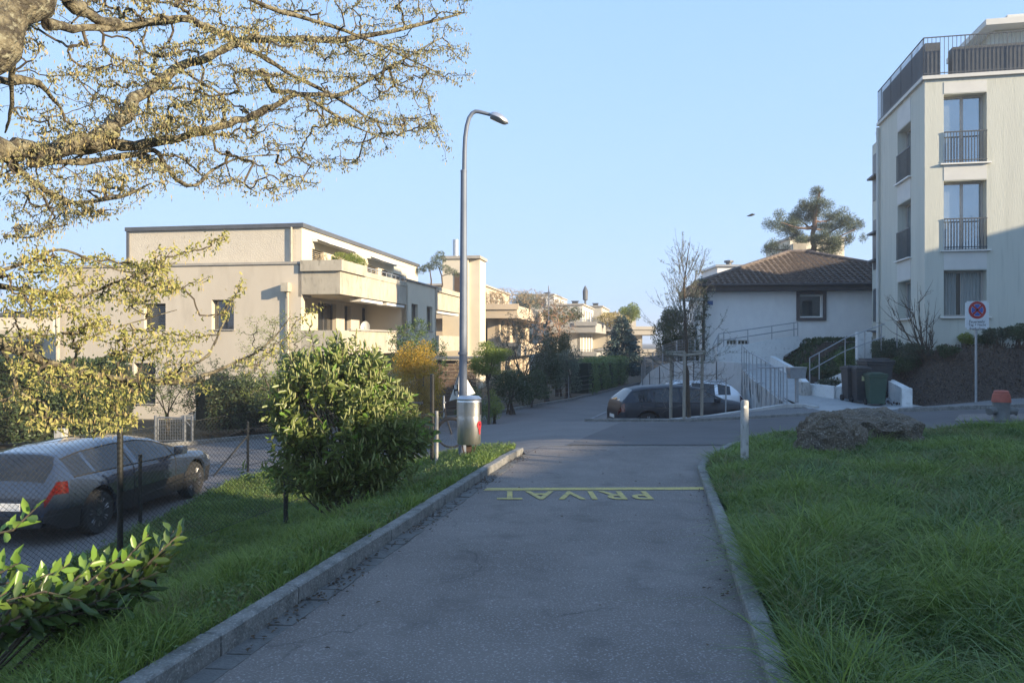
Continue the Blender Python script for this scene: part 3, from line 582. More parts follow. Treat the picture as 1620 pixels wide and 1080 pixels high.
# white box and dormer behind its roof
bx = P(1165, 428, 44); q = MB(); q.box(P(1135, 0, 47).x, P(1180, 0, 47).x, 47, 51, 2, P(0, 422, 47).z); fb = thing('house', 'white flat-roofed house peeping over the left slope of the tiled roof', 'house', (9, 47, 0))
for o_ in (q.build('wall', m_whitew, fb), MB().box(P(1132, 0, 46.9).x, P(1183, 0, 46.9).x, 46.85, 51.1, P(0, 422, 47).z+.002, P(0, 420, 47).z+.05).build('roof', m_alu, fb), MB().lathe([(.18, 6.2), (.18, 6.55), (.3, 6.6), (.3, 6.7), (0, 6.75)], (P(1153, 0, 48).x, 48, 0), 12).build('vent', m_slate, fb)): pass
# garden ramp wall in front of the house, with handrail
m_wwall = mat('white_wall', (.68, .7, .69), (.6, .62, .62), s=2, rough=.95, bump=.2, bs=20, c3=(.5, .52, .52), s2=7)
rw = thing('ramp_wall', 'white sloping ramp wall with a steel handrail, under the square window of the white house', 'wall', P(1200, 578, 34.6))
pts = [P(*p, 34.6) for p in ((1136, 549), (1182, 545), (1225, 536), (1264, 531), (1265, 549), (1240, 562), (1236, 585), (1136, 585))]
MB().slab(pts, (0, .25, 0)).build('wall', m_wwall, rw)
q = MB(); D_ = 34.7
def rail(q, pp, r=.022): q.tube([P(a, b, c) for a, b, c in pp], r, 6)
rail(q, [(1137, 528, D_), (1262, 509.5, D_)]); rail(q, [(1137, 539, D_), (1262, 520, D_)])
for a, t_, b_ in ((1137, 528, 549), (1145, 527, 549), (1183, 521, 545), (1221, 516, 537), (1256, 510.5, 532), (1262, 509.5, 532)): rail(q, [(a, t_, D_), (a, b_, D_)])
rail(q, [(1137, 528, D_), (1128, 546, 33), ]); rail(q, [(1128, 546, 33), (1128, 562, 33)]); rail(q, [(1135, 533, D_), (1135, 555, 33)])
q.build('handrail', m_galv, rw)
# big curved retaining wall behind the parked cars
m_retw = mat('retaining_concrete', (.5, .52, .52), (.4, .42, .43), s=1.2, rough=.92, bump=.2, bs=12, c3=(.36, .38, .38), s2=5, stretch=(1, 1, .4))
def wall_line(pts, th, side=1):   # pts: (x, y, zbottom, ztop)
    q = MB(); n = len(pts); vs_ = []
    for i, p in enumerate(pts):
        a = V(pts[max(i-1, 0)][:2]); b = V(pts[min(i+1, n-1)][:2]); d = (b-a).normalized(); nr = V((-d.y, d.x))*th*side
        vs_ += [(p[0], p[1], p[2]), (p[0], p[1], p[3]), (p[0]+nr.x, p[1]+nr.y, p[3]), (p[0]+nr.x, p[1]+nr.y, p[2])]
    fs = []
    for i in range(n-1): fs += [(4*i+k, 4*i+(k+1) % 4, 4*i+4+(k+1) % 4, 4*i+4+k) for k in range(4)]
    return q.add(vs_, fs+[(0, 1, 2, 3), (4*n-4, 4*n-3, 4*n-2, 4*n-1)])
RW = [(9.4, 31.1, .72), (8.8, 32.6, .76), (8.2, 34.2, .74), (7.8, 36.6, .62), (7.6, 39, .36), (7.55, 41.5, -.05), (7.6, 44, -.62), (7.75, 46.2, -1.05)]
rt = thing('retaining_wall', 'long pale concrete retaining wall with curved sloping top behind the parked cars', 'wall', (8, 38, -1.4))
wl = wall_line([(x, y, -1.6, z) for x, y, z in RW], .25, -1); wl.build('wall', m_retw, rt)
q = MB()
for i in range(1, 7): x, y, z = RW[i]; q.box(x-.035, x-.006, y-.03, y+.03, -1.4, z-.03)
q.build('joint', m_slate, rt)
# mesh fence on top of it
fn = thing('mesh_fence', 'grey wire mesh fence on top of the curved retaining wall', 'fence', (7.8, 42, 0))
q = MB(); q2 = MB()
FT = [(8.3, 34.4, .74, 1.75), (7.95, 36.6, .62, 1.65), (7.75, 39, .36, 1.4), (7.7, 41.5, -.05, 1.0), (7.72, 44, -.62, .75), (7.85, 46, -1.0, .15)]
for a, b in zip(FT[:-1], FT[1:]):
    q.tube([(a[0], a[1], a[2]), (a[0], a[1], a[3])], .035, 6)
    for k in range(13): f = k/12; q2.tube([(lerp(a[0], b[0], f), lerp(a[1], b[1], f), lerp(a[2], b[2], f)), (lerp(a[0], b[0], f), lerp(a[1], b[1], f), lerp(a[3], b[3], f))], .008, 3)
    for k in range(9): f = k/8; q2.tube([(a[0], a[1], lerp(a[2], a[3], f)), (b[0], b[1], lerp(b[2], b[3], f))], .01, 3)
a = FT[-1]; q.tube([(a[0], a[1], a[2]), (a[0], a[1], a[3])], .035, 6); q.build('post', m_galv, fn); q2.build('mesh_panel', m_galv, fn)
# stained wall under the footpath with two railings
m_stain = mat('stained_concrete', (.48, .5, .5), (.3, .32, .32), s=1.6, rough=.95, bump=.3, bs=12, c3=(.05, .055, .05), s2=4.5, stretch=(1, 1, .35))
SW = [(9.42, 31.0, .45), (9.12, 29, .18), (8.98, 27, -.05), (8.85, 25.4, -.28), (8.82, 24.25, -.44)]
sw = thing('path_wall', 'stained pale concrete wall carrying the footpath up behind the white car, with steel railing', 'wall', (9, 27, -1.4))
wall_line([(x, y, -1.6, z) for x, y, z in SW], .22, 1).build('wall', m_stain, sw)
def path_railing(root, line, h, n, kick=True):
    q = MB(); P0 = [V(p) for p in line]; ls = [0]
    for a, b in zip(P0[:-1], P0[1:]): ls.append(ls[-1]+(b-a).length)
    at = lambda f: V([float(np.interp(f*ls[-1], ls, [p[k] for p in P0])) for k in range(3)])
    q.tube([p+V((0, 0, h)) for p in P0], .022, 6); q.tube([p+V((0, 0, .12)) for p in P0], .015, 5)
    for k in range(n+1): p = at(k/n); q.tube([p+V((0, 0, -.5)), p+V((0, 0, h))], .018, 5)
    return q.build('railing', m_galv, root)
path_railing(sw, [(x-.03, y, z) for x, y, z in SW], 1.0, 11)
r2 = thing('railing', 'short upright steel railing at the foot of the footpath, beside the grey box', 'railing', (9, 24.3, -.5))
q = MB(); A, B = P(1204, 627, 25.2), P(1239, 638, 24.1); A1, B1_ = P(1200, 582, 25.2), P(1239, 581, 24.1)
q.tube([A1, B1_], .022); q.tube([A1, P(1172, 589, 26.5)], .012, 5)
for f in (0, .22, .45, .62, .8, 1): a = A.lerp(B, f); q.tube([V((a.x, a.y, -.75)), V((a.x, a.y, A1.lerp(B1_, f).z))], .02, 5)
q.build('rail', m_galv, r2)
setp(MB().tube([P(1148, 652, 23.9), P(1149, 597, 23.9)], .022).build('post', m_galv, origin=P(1148, 652, 23.9)), 'thin steel post on the edging above the parked cars', 'post')
# right side of the path: stepped low walls, planters
def low_wall(pts, z0, z1s, th, label, name='garden_wall', m=None):
    return setp(wall_line([(p[0], p[1], z0, z) for p, z in zip(pts, z1s)], th, 1).build(name, m or m_wwall, origin=(pts[0][0], pts[0][1], 0)), label, 'wall')
def g(px, D): return ((px-810)/1200*D, D)
low_wall([g(1225, 34), g(1262, 30.5), g(1276, 28.0), g(1282, 26.8)], -.4, [P(0, 563, 34).z, P(0, 583, 30.5).z, P(0, 600, 28).z, P(0, 606, 26.8).z], -.2, 'white low wall running down the right side of the footpath')
low_wall([g(1278, 26.4), g(1310, 25.6), g(1323, 25.4)], -.8, [P(0, 606, 26.4).z, P(0, 609, 25.6).z, P(0, 611, 25.4).z], -.2, 'white low wall section in front of the planted bed, left of the bins')
low_wall([g(1322, 25.4), g(1338, 25.8)], -.8, [P(0, 611, 25.4).z, P(0, 602, 25.6).z], -.2, 'short slanting wall section touching the wheeled bins')
low_wall([g(1401, 25.6), g(1424, 23.8)], -.8, [P(0, 600, 25.6).z, P(0, 612, 23.8).z], .25, 'slanting white concrete cheek wall right of the green bin')
low_wall([g(1424, 23.7), g(1440, 23.6)], -.8, [P(0, 613, 23.6).z]*2, -.5, 'stubby white concrete block at the end of the cheek wall')
low_wall([g(1278, 30), g(1300, 28.6), g(1330, 27.2), g(1368, 26.6)], -.2, [P(0, 606, 30).z, P(0, 603, 28.6).z, P(0, 590, 27.2).z, P(0, 578, 26.6).z], .18, 'slanting white wall climbing through the planted bed behind the bins')
r3 = thing('railing', 'steel handrail climbing through the shrubs from the path to the tower block', 'railing', P(1290, 600, 27.4))
q = MB(); 
for dz_ in (0, .45): rail(q, [(1281, 566+dz_*44, 28.5), (1337, 535+dz_*44, 28.), (1400, 512+dz_*44, 27.2)], .02)
for a, t_, b_ in ((1281, 566, 604), (1296, 558, 600), (1337, 536, 590), (1368, 524, 575), (1394, 514, 555), (1419, 512, 550)): rail(q, [(a, t_, 28.3-(a-1281)*.008), (a, b_, 28.3-(a-1281)*.008)])
q.build('rail', m_galv, r3)
setp(low_wall([g(1353, 29), g(1375, 29)], 0, [P(0, 525, 29).z]*2, -.2, 'small white wall panel at the foot of the tower block, left of its downpipe'), kind='thing')
# ================= pale green apartment tower on the right =================
m_tower = mat('combed_render', (.55, .56, .49), (.495, .505, .445), s=1.5, rough=.95, bump=.6, bs=34, bd=.012, stretch=(1.6, 1.6, .1), c3=(.46, .475, .415), s2=5)
m_panel = mat('lintel_panel', (.6, .6, .56), (.55, .55, .52), s=2, rough=.8)
m_dark = mat('dark_steel', (.09, .1, .11), (.07, .08, .09), s=5, rough=.5, metal=.3)
TC = V((P(1463, 0, 26.3).x, 26.3)); FT_ = FR(TC.x, TC.y, 0); 
ang = -.2; rzT = ang
tw = thing('apartment_tower', 'pale green rendered apartment block with railed roof terrace on the right edge', 'building', (TC.x, TC.y, 0), rzT, local=True)
cT, sT = cos(rzT), sin(rzT)
def tx(px, yl=0):    # local x on the front plane seen at px
    k = (px-810)/1200; a = TC.x-sT*yl; b = TC.y+cT*yl; return (k*b-a)/(cT-k*sT)
def ty(px, xl=0):
    k = (px-810)/1200; a = TC.x+cT*xl; b = TC.y+sT*xl; return (a-k*b)/(sT+k*cT)
def tz(py, x, y): return 1.6-(py-540)/1200*(TC.y+sT*x+cT*y)
ZR = 1.6+413/1200*26.3; x0, x1 = tx(1493), tx(1561); D1 = TC.y+sT*x0
zz = lambda py: 1.6-(py-540)/1200*D1
floors = [(zz(501), zz(428)), (zz(396), zz(287)), (zz(259), zz(150))]; Zb = -1.0
q = MB(); holes = [(x0, x1, a-Zb, b-Zb) for a, b in floors]
# panels sit in recesses between the windows
rec = [(x0, x1, floors[0][1]-Zb, floors[1][0]-Zb-.06), (x0, x1, floors[1][1]-Zb, floors[2][0]-Zb-.06), (x0, x1, floors[2][1]-Zb, ZR-Zb-.12)]
WT = 7.4; x2, x3 = 4.9, 6.5; holes2 = [(x2, x3, a-Zb, b-Zb) for a, b in floors]
wall(q, (0, 0, Zb), EX, EZ, V((0, -1, 0)), WT, ZR-Zb, holes+holes2, .45)
ya, yb = -ty(1441), 0
Y_a, Y_b = ty(1441), ty(1420); Yend = ty(1391)
sidef = [(zz(501)-.0, zz(436)), (zz(398), zz(300)), (zz(262), zz(170))]
holesS = [(Y_a, Y_b, a-Zb, b-Zb) for a, b in sidef]
wall(q, (0, .452, Zb), EY, EZ, V((-1, 0, 0)), Yend-.452, ZR-Zb, [(a-.452, b-.452, c, d) for a, b, c, d in holesS], .45)
q.box(.46, WT, Yend-.45, Yend, Zb, ZR); q.box(WT-.45, WT, .46, Yend-.46, Zb, ZR)
yh = ty(1380, .5); q.box(.05, 2.2, Yend+.01, Yend+1.3, Zb, ZR-.5)
q.build('wall', m_tower, tw)
for i, h in enumerate(holes):
    fo = window(tw, (0, 0, Zb), EX, (0, -1, 0), h, .45, m_framew, m_glass2 if i else m_glass, None, 1, fr=.07, curtain=None)
    MB().box(x0-.12, x1+.12, -.1, .4, h[2]+Zb-.05, h[2]+Zb-.003).build('sill', m_plastw, fo)
    r_ = rec[i]; MB().box(x0+.0, x1-.0, -.012, -.002, h[3]+Zb+.03, r_[3]+Zb-.0).build('lintel_panel', m_panel, tw)
    if i:
        b_ = MB(); zb0 = h[2]+Zb; yy = -.04; b_.box(x0, x1, yy-.02, yy+.02, zb0+1.05, zb0+1.09); b_.box(x0, x1, yy-.02, yy+.02, zb0+.08, zb0+.11)
        for k in range(15): u = lerp(x0+.02, x1-.02, k/14); b_.box(u-.008, u+.008, yy-.012, yy+.012, zb0, zb0+1.05)
        b_.build('window_guard', m_dark, fo)
    else:
        cu = MB(); 
        pts_ = [(lerp(x0+.08, x1-.08, t_/80), .30-.0+.02*sin(t_*.9)) for t_ in range(81)]
        cu.add([(u, v-.0, z) for (u, v) in pts_ for z in (h[2]+Zb+.07, h[3]+Zb-.07)], [(2*k, 2*k+2, 2*k+3, 2*k+1) for k in range(80) if not 26 < k < 38])
        cu.build('curtain', mat('net_curtain', (.3, .32, .31), (.22, .24, .23), s=8, rough=.9, stretch=(6, 6, .2)), fo)
for h in holes2: window(tw, (0, 0, Zb), EX, (0, -1, 0), h, .45, m_framew, m_glass, None, 1, fr=.07)
for i, h in enumerate(holesS):
    fo = window(tw, (0, 0, Zb), EY, (-1, 0, 0), h, .45, m_framew, m_glass2, None, 1, fr=.07)
    MB().box(-.12, .4, Y_a-.1, Y_b+.1, h[2]+Zb-.05, h[2]+Zb-.003).build('sill', m_plastw, fo)
    top = [sidef[1][0]-.06, sidef[2][0]-.06, ZR-.12][i]; MB().box(-.012, -.002, Y_a, Y_b, h[3]+Zb+.03, top-.0).build('lintel_panel', m_panel, tw)
    if i:
        b_ = MB(); zb0 = h[2]+Zb; b_.box(-.06, -.02, Y_a, Y_b, zb0+1.05, zb0+1.09)
        for k in range(13): u = lerp(Y_a+.02, Y_b-.02, k/12); b_.box(-.052, -.028, u-.008, u+.008, zb0, zb0+1.05)
        b_.build('window_guard', m_dark, fo)
# roof slab, railing all round
q = MB(); q.box(-.1, WT, -.1, Yend+.05, ZR+.002, ZR+.12); q.box(-.1, .2, Yend+.052, Yend+.15, ZR-.35, ZR-.2); q.build('roof', m_panel, tw)
q = MB(); hr_ = (tz(68, 1, 0)-ZR-.12) if False else 1.32
def picket(q, a, b):
    a, b = V(a), V(b); L_ = (b-a).length; n = int(L_/.13); q.tube([a+V((0, 0, hr_)), b+V((0, 0, hr_))], .022, 4); q.tube([a+V((0, 0, .08)), b+V((0, 0, .08))], .018, 4)
    for k in range(n+1): p = a.lerp(b, k/n); d = (b-a).normalized()*.006; q.tube([p, p+V((0, 0, hr_))], .011 if k % 10 else .02, 4)
picket(q, (-.05, -.05, ZR+.12), (WT, -.05, ZR+.12)); picket(q, (-.05, -.05, ZR+.12), (-.05, Yend, ZR+.12)); q.build('railing', m_dark, tw)
# dark terrace planters behind the railing, set-back attic with jutting roof
q = MB(); q.box(.12, .6, .35, Yend-.05, ZR+.13, ZR+1.4); q.box(1.0, WT, .35, .8, ZR+.13, ZR+1.2); pl = q.build('planter', m_dark, tw)
xa = tx(1573, 2.6); q = MB(); za = zz(24)+.3
wall(q, (xa, 2.6, ZR+.12), EX, EZ, V((0, -1, 0)), WT-xa, za-ZR-.12, [(1.15, 2.6, .3, za-ZR-.9)], .3); q.box(xa, xa+.3, 2.902, Yend-.6, ZR+.12, za); q.box(xa, WT, Yend-.59, Yend-.3, ZR+.12, za); q.build('attic_wall', m_tower, tw)
window(tw, (xa, 2.6, ZR+.12), EX, (0, -1, 0), (1.15, 2.6, .3, za-ZR-.9), .3, m_framew, m_glass, None, 0)
q = MB(); q.box(xa-.5, WT, 2.0, Yend+.3, za+.002, za+.22); q.box(xa+.6, WT, 3, Yend-1, za+.222, za+.7); q.build('attic_roof', m_panel, tw)
q = MB(); xx = -.09; yd = ty(1386.5, xx)
q.tube([(xx, Yend-.12, Zb), (xx, Yend-.12, ZR-.1)], .06, 8); q.build('downpipe', m_panel, tw)
q = MB()
for zt__ in (zz(520), zz(381), zz(327), zz(217)): q.box(-.2, .045, Yend+.1, Yend+1.2, zt__-.05, zt__+.03)
for a, b in sidef: q.box(.03, .047, Yend+.35, Yend+1.1, a, b)
q.build('ledge', m_slate, tw)
# ---- light tall block far behind the pine ----
r = thing('apartment_tower', 'tall cream apartment block far away, half hidden by the pine', 'building', (P(1265, 0, 95).x, 95, 0), 0, local=True)
W_ = P(1338, 0, 95).x-P(1252, 0, 95).x; zt_ = P(0, 378, 95).z
q = MB(); hh = [(u, u+1.1, z, z+1.2) for u in (.6, 2.6, 4.6) for z in np.arange(3, zt_, 2.9)]; wall(q, (-1.2, 0, -2), EX, EZ, V((0, -1, 0)), W_, zt_+2, hh, .3); q.box(-1.2, W_-1.2, .302, 9, -2, zt_); q.build('wall', m_cream, r)
for h in hh: window(r, (-1.2, 0, -2), EX, (0, -1, 0), h, .3, m_framew, m_glass, None, 0)
MB().box(-1.4, W_-1, -.2, 9.2, zt_+.002, zt_+.25).build('roof', m_coping, r)
# ---- houses added right of the frame, unseen, sized to cast the foreground shade ----
def occluder(p0, p1, s0, H, label, m, depth=10):
    c = lambda s, p: (SH.x*s-SH.y*p, SH.y*s+SH.x*p)
    A, B = V(c(s0, p1)), V(c(s0, p0)); W = (B-A).length; rz = atan2((B-A).y, (B-A).x)
    r = thing('apartment_house', label, 'building', (A.x, A.y, 0), rz, 'neighbouring houses', local=True)
    q = MB(); hh = [(u, u+1.3, z, z+1.5) for u in np.arange(.8, W-1.6, 2.6) for z in np.arange(2.2, H-.2, 2.8)]
    hh = [(a, b, c_+1.5, d+1.5) for a, b, c_, d in hh if d < H-.2]
    wall(q, (0, 0, -1.5), EX, EZ, V((0, -1, 0)), W, H+1.5, hh, .3); q.box(0, W, .61, depth, -1.5, H); q.box(0, .3, .302, .6, -1.5, H); q.box(W-.3, W, .302, .6, -1.5, H); q.build('wall', m, r)
    for h in hh: window(r, (0, 0, -1.5), EX, (0, -1, 0), h, .3, m_framew, m_glass, None, 1)
    MB().box(-.3, W+.3, -.3, depth+.3, H+.002, H+.25).build('roof', m_slate, r); return r
occluder(-24, 3.8, 21, 6.9, 'long low rendered neighbour house, farthest back beyond the lawn', m_cream)
occluder(3.85, 9.2, 21, 7.85, 'rendered neighbour house between the long low one and its annexe', m_cream)
occluder(9.25, 15.1, 21, 6.65, 'lower annexe with a flat roof between the neighbour houses', m_whitew)
occluder(15.2, 36.4, 22, 10.6, 'long three-storey neighbour house along the cross street', m_cream)
occluder(36.6, 52, 22, 12.4, 'tallest neighbour house at the end of the cross street', m_whitew)
# ================= cars =================
m_tyre = mat('tyre_rubber', (.02, .02, .02), (.035, .035, .035), s=20, rough=.9)
m_rim = mat('alloy_rim', (.5, .5, .52), (.4, .4, .42), s=5, rough=.3, metal=.8)
m_rimd = mat('dark_alloy_rim', (.12, .12, .13), (.3, .3, .31), s=6, rough=.35, metal=.8)
m_trim = mat('black_trim', (.02, .02, .022), (.03, .03, .03), s=8, rough=.55)
m_carglass = mat('car_glass', (.01, .012, .014), (.02, .022, .024), s=2, rough=.03, spec=.6, coat=0)
m_tail = mat('tail_lamp_red', (.09, .008, .007), (.06, .006, .006), s=12, rough=.15, coat=1)
m_head = mat('headlamp', (.5, .52, .55), (.3, .32, .35), s=10, rough=.1, metal=.3, coat=1)
m_plate = mat('number_plate', (.7, .7, .68), rough=.5)
def car(label, paint, L, W, prof, belt, roofw, x_ws, x_rf, x_rr, x_rg, wb, wr, rimm, pillars, loc, rz, group='parked cars', nspoke=5, sill=.22, rails=False, tx_=None):
    """prof: roof/bonnet line (x, z), x forward; side glass between x_rg..x_ws; windscreen x_rf..x_ws; rear glass x_rg..x_rr"""
    r = thing('parked_car', label, 'car', loc, rz, group, local=True)
    px_, pz_ = zip(*prof); n = 150; xs = np.linspace(-L/2, L/2, n)
    ztop = np.interp(xs, px_, pz_); k = np.ones(5)/5; zs = np.convolve(np.pad(ztop, 2, 'edge'), k, 'valid')
    xf, xr = wb/2+.02, -wb/2+.0
    bx_, bz_ = zip(*belt)
    rows = []
    for i, x in enumerate(xs):
        e = abs(x)/(L/2); hw_ = W/2*(1-.24*max(0, (e-.88)/.12)**2.2-.05*e**4)
        zt = zs[i]; bl = min(float(np.interp(x, bx_, bz_)), zt-.05)
        h = smooth((zt-bl-.04)/.38)
        zb = sill+.12*smooth((e-.9)/.1)
        ar = wr+.055
        for c_ in (xf, xr):
            d = abs(x-c_)
            if d < ar: zb = max(zb, wr+math.sqrt(ar*ar-d*d))
        zm = max(zb+.02, min(.52, bl-.2)); zm2 = max(zm+.02, min(bl-.12, .74))
        fl = 0
        for c_ in (xf, xr): fl = max(fl, .035*smooth(1-abs(abs(x-c_)-.05)/.55))
        rw_ = roofw/2
        pr = [(hw_*.95+fl, zb), (hw_*.995+fl, zm), (hw_+fl*.8, zm2), (hw_*.975+fl*.3, bl-.035), (hw_*.945, bl),
              (lerp(hw_*.86, rw_, h), zt-.03-.05*h), (lerp(hw_*.8, rw_*.88, h), zt-.012-.012*h), (lerp(hw_*.45, rw_*.5, h), zt+.008), (0, zt+.012)]
        rows.append(pr)
    nr = len(rows[0]); vs_ = [(xs[i], s_*y, z) for i in range(n) for s_ in (1, -1) for (y, z) in rows[i]]
    vid = lambda i, s_, j: i*2*nr+(0 if s_ > 0 else nr)+j
    groups = {'body': [], 'side_window': {}, 'windscreen': [], 'rear_window': [], 'taillight': {1: [], -1: []}, 'headlight': {1: [], -1: []}, 'bumper_trim': []}
    for i in range(n-1):
        x = (xs[i]+xs[i+1])/2
        for s_ in (1, -1):
            for j in range(nr-1):
                f = (vid(i, s_, j), vid(i+1, s_, j), vid(i+1, s_, j+1), vid(i, s_, j+1)); dst = groups['body']
                if j == 4 and x_rg+.02 < x < x_ws-.22 and zs[i]-np.interp(x, bx_, bz_) > .12 and not any(a < x < b for a, b in pillars):
                    seg = sum(x > b for a, b in pillars); dst = groups['side_window'].setdefault((s_, seg), [])
                elif j >= 6 and x_rf < x < x_ws: dst = groups['windscreen']
                elif j >= 6 and x_rr < x < x_rg: dst = groups['rear_window']
                elif j == 2 and x < -L/2+.2: dst = groups['taillight'][s_]
                elif j == 2 and x > L/2-.36 and x < L/2-.05: dst = groups['headlight'][s_]
                elif j == 0 and not any(abs(x-c_) < wr+.06 for c_ in (xf, xr)): dst = groups['bumper_trim']
                dst.append(f)
    for i, rev in ((0, False), (n-1, True)):
        groups['body'].append(tuple([vid(i, 1, j) for j in range(nr)]+[vid(i, -1, j) for j in range(nr-2, -1, -1)]))
    def sub(fs):
        ids = sorted({a for f in fs for a in f}); mp = {a: b for b, a in enumerate(ids)}; return [vs_[a] for a in ids], [tuple(mp[a] for a in f) for f in fs]
    def mk(name, fs, m, parent=r):
        if not fs: return None
        q = MB(); q.add(*sub(fs)); o = q.build(name, m, parent, True)
        bm = bmesh.new(); bm.from_mesh(o.data); bmesh.ops.remove_doubles(bm, verts=bm.verts, dist=1e-4); bmesh.ops.recalc_face_normals(bm, faces=bm.faces)
        bm.to_mesh(o.data); bm.free()
        return o
    body = mk('body', groups['body'], paint)
    for kk, fs in groups['side_window'].items(): mk('side_window', fs, m_carglass)
    mk('windscreen', groups['windscreen'], m_carglass); mk('rear_window', groups['rear_window'], m_carglass)
    for s_ in (1, -1): mk('taillight', groups['taillight'][s_], m_tail); mk('headlight', groups['headlight'][s_], m_head)
    for s_ in (1, -1): mk('sill_trim', [f for f in groups['bumper_trim'] if (vs_[f[0]][1] > 0) == (s_ > 0)], m_trim)
    for s_ in (1, -1):
        q = MB(); idx = [i for i in range(n) if x_rg < xs[i] < x_ws-.18]; q.tube([(xs[i], s_*(rows[i][4][0]+.004), rows[i][4][1]) for i in idx[::3]], .012, 4); q.tube([(xs[i], s_*(rows[i][5][0]+.004), rows[i][5][1]) for i in idx[::3]], .01, 4); q.build('window_trim', m_trim, r)
    MB().box(-L/2+.25, L/2-.3, -W/2+.22, W/2-.22, .2, .62).build('underbody', m_trim, r)
    for c_ in (xf, xr):
        for s_ in (1, -1): q = MB(); q.tube([(c_+(wr+.05)*cos(a), s_*(W/2-.35), wr+(wr+.05)*sin(a)) for a in np.linspace(0, pi, 10)], .02, 4); q.box(c_-wr-.05, c_+wr+.05, s_*(W/2-.34)-.02, s_*(W/2-.34)+.02, .25, wr*2+.1); q.build('wheel_arch', m_trim, r)
    # plate, lower rear bumper, exhaust line
    MB().bbox(-L/2-.012, -L/2+.006, -.26, .26, .5, .61, .004).build('number_plate', m_plate, r)
    MB().bbox(-L/2-.03, -L/2+.12, -W/2+.3, W/2-.3, .26, .42, .03).build('rear_bumper_trim', m_trim, r)
    MB().bbox(L/2-.1, L/2+.01, -.45, .45, .34, .62, .03).build('grille', m_trim, r)
    for s_ in (1, -1):
        q = MB(); q.bbox(x_ws-.55, x_ws-.38, s_*(W/2+.02)-.0 if s_ > 0 else -W/2-.2, W/2+.2 if s_ > 0 else -W/2-.02, bz_[1]-.02, bz_[1]+.13, .03); q.build('mirror', paint if not rails else m_trim, r, True)
    for c_ in (xf, xr):
        for s_ in (1, -1):
            Mw = Matrix.Rotation(pi/2, 4, 'X'); y = s_*(W/2-.11)
            wo = MB().lathe([(wr*.66, -.1), (wr*.93, -.11), (wr, -.07), (wr, .07), (wr*.93, .11), (wr*.66, .1)], (c_, y, wr), 36, M=Mw).build('wheel', m_tyre, r, True)
            q = MB().lathe([(wr*.70, -.09), (wr*.70, .09), (wr*.66, .09), (wr*.64, -.09)], (c_, y, wr), 36, M=Mw)
            for a in range(nspoke):
                a0 = 2*pi*a/nspoke+.3
                for dd in (-.13, .13):
                    q.tube([V((c_, y+s_*.07, wr))+V((cos(a0), 0, sin(a0)))*.05, V((c_, y+s_*.095, wr))+V((cos(a0+dd), 0, sin(a0+dd)))*wr*.66], [.022, .017], 5)
            q.lathe([(0, -.02), (.06, -.02), (.06, .02), (0, .02)], (c_, y+s_*.085, wr), 16, M=Mw); q.build('rim', rimm, wo, True)
            MB().lathe([(0, 0), (wr*.62, 0), (wr*.62, .01), (0, .01)], (c_, y, wr), 20, M=Mw).build('brake_disc', m_trim, wo)
    # door handles, door gaps
    for s_ in (1, -1):
        for hx in (.15*L-.55 if False else x_ws-1.55, x_ws-2.5): 
            q = MB(); q.bbox(hx-.11, hx+.11, s_*(W/2-.005)-.012, s_*(W/2-.005)+.018, bz_[1]-.17, bz_[1]-.135, .008); q.build('door_handle', paint, r, True)
        q = MB()
        for gx_ in (x_ws-.62+.2, x_ws-1.62+.0, x_ws-2.62+.1):
            i = int(np.argmin(abs(xs-gx_))); pts = [(xs[i], s_*(y+.002), z) for (y, z) in rows[i][:6]]
            if rows[i][0][1] < .5: q.tube(pts, .006, 4)
        q.build('door_gap', m_trim, r)
    if rails:
        for s_ in (1, -1): MB().tube([(x_rr+.5, s_*roofw*.44, prof_z(prof, x_rr+.5)-.0), (x_rr+.55, s_*roofw*.44, prof_z(prof, x_rr+.55)+.05), (x_rf-.1, s_*roofw*.44, prof_z(prof, x_rf-.1)+.05), (x_rf, s_*roofw*.44, prof_z(prof, x_rf))], .018).build('roof_rail', m_alu, r)
    return r
def prof_z(prof, x): return float(np.interp(x, [p[0] for p in prof], [p[1] for p in prof]))
m_blue = mat('slate_blue_paint', (.035, .052, .085), (.03, .045, .075), s=3, rough=.22, metal=.35, coat=1)
m_blk = mat('dark_grey_paint', (.014, .017, .024), (.02, .023, .03), s=3, rough=.42, metal=.1, coat=0)
m_wht = mat('white_paint', (.72, .74, .76), (.66, .68, .7), s=3, rough=.3, coat=1)
hatch = [(-2.17, .6), (-2.15, .86), (-2.1, 1.0), (-1.86, 1.26), (-1.4, 1.32), (-.6, 1.34), (.0, 1.32), (.45, 1.24), (1.12, .95), (1.7, .88), (2.0, .76), (2.12, .66), (2.17, .5)]
hb = [(-2.17, .95), (-1.2, .93), (0, .9), (1.1, .88), (2.17, .78)]
car('slate blue hatchback parked in the lane behind the chain-link fence', m_blue, 4.34, 1.78, hatch, hb, 1.12, 1.14, .38, -2.1, -1.84, 2.69, .33, m_rimd, [(-.42, -.3), (-1.42, -1.36)],
    (-6.95, 12.9, Gl(-6.9, 12.7)), R(90)-atan2(.32, 2.7), nspoke=7)
est = [(-2.42, .66), (-2.4, .95), (-2.3, 1.08), (-1.9, 1.45), (-1.5, 1.53), (-.6, 1.58), (.1, 1.57), (.6, 1.47), (1.32, 1.09), (1.9, 1.0), (2.25, .84), (2.38, .7), (2.42, .5)]
eb = [(-2.42, 1.06), (-1.2, 1.05), (0, 1.02), (1.2, 1.0), (2.42, .85)]
car('dark grey estate car parked behind the kerb and the young staked tree', m_blk, 4.85, 1.9, est, eb, 1.2, 1.34, .5, -2.3, -1.88, 2.9, .36, m_rim, [(-.35, -.25), (-1.32, -1.22)],
    (5.8, 26.1, Gl(5.7, 26.8)+.06), R(8), nspoke=5, tx_=0)
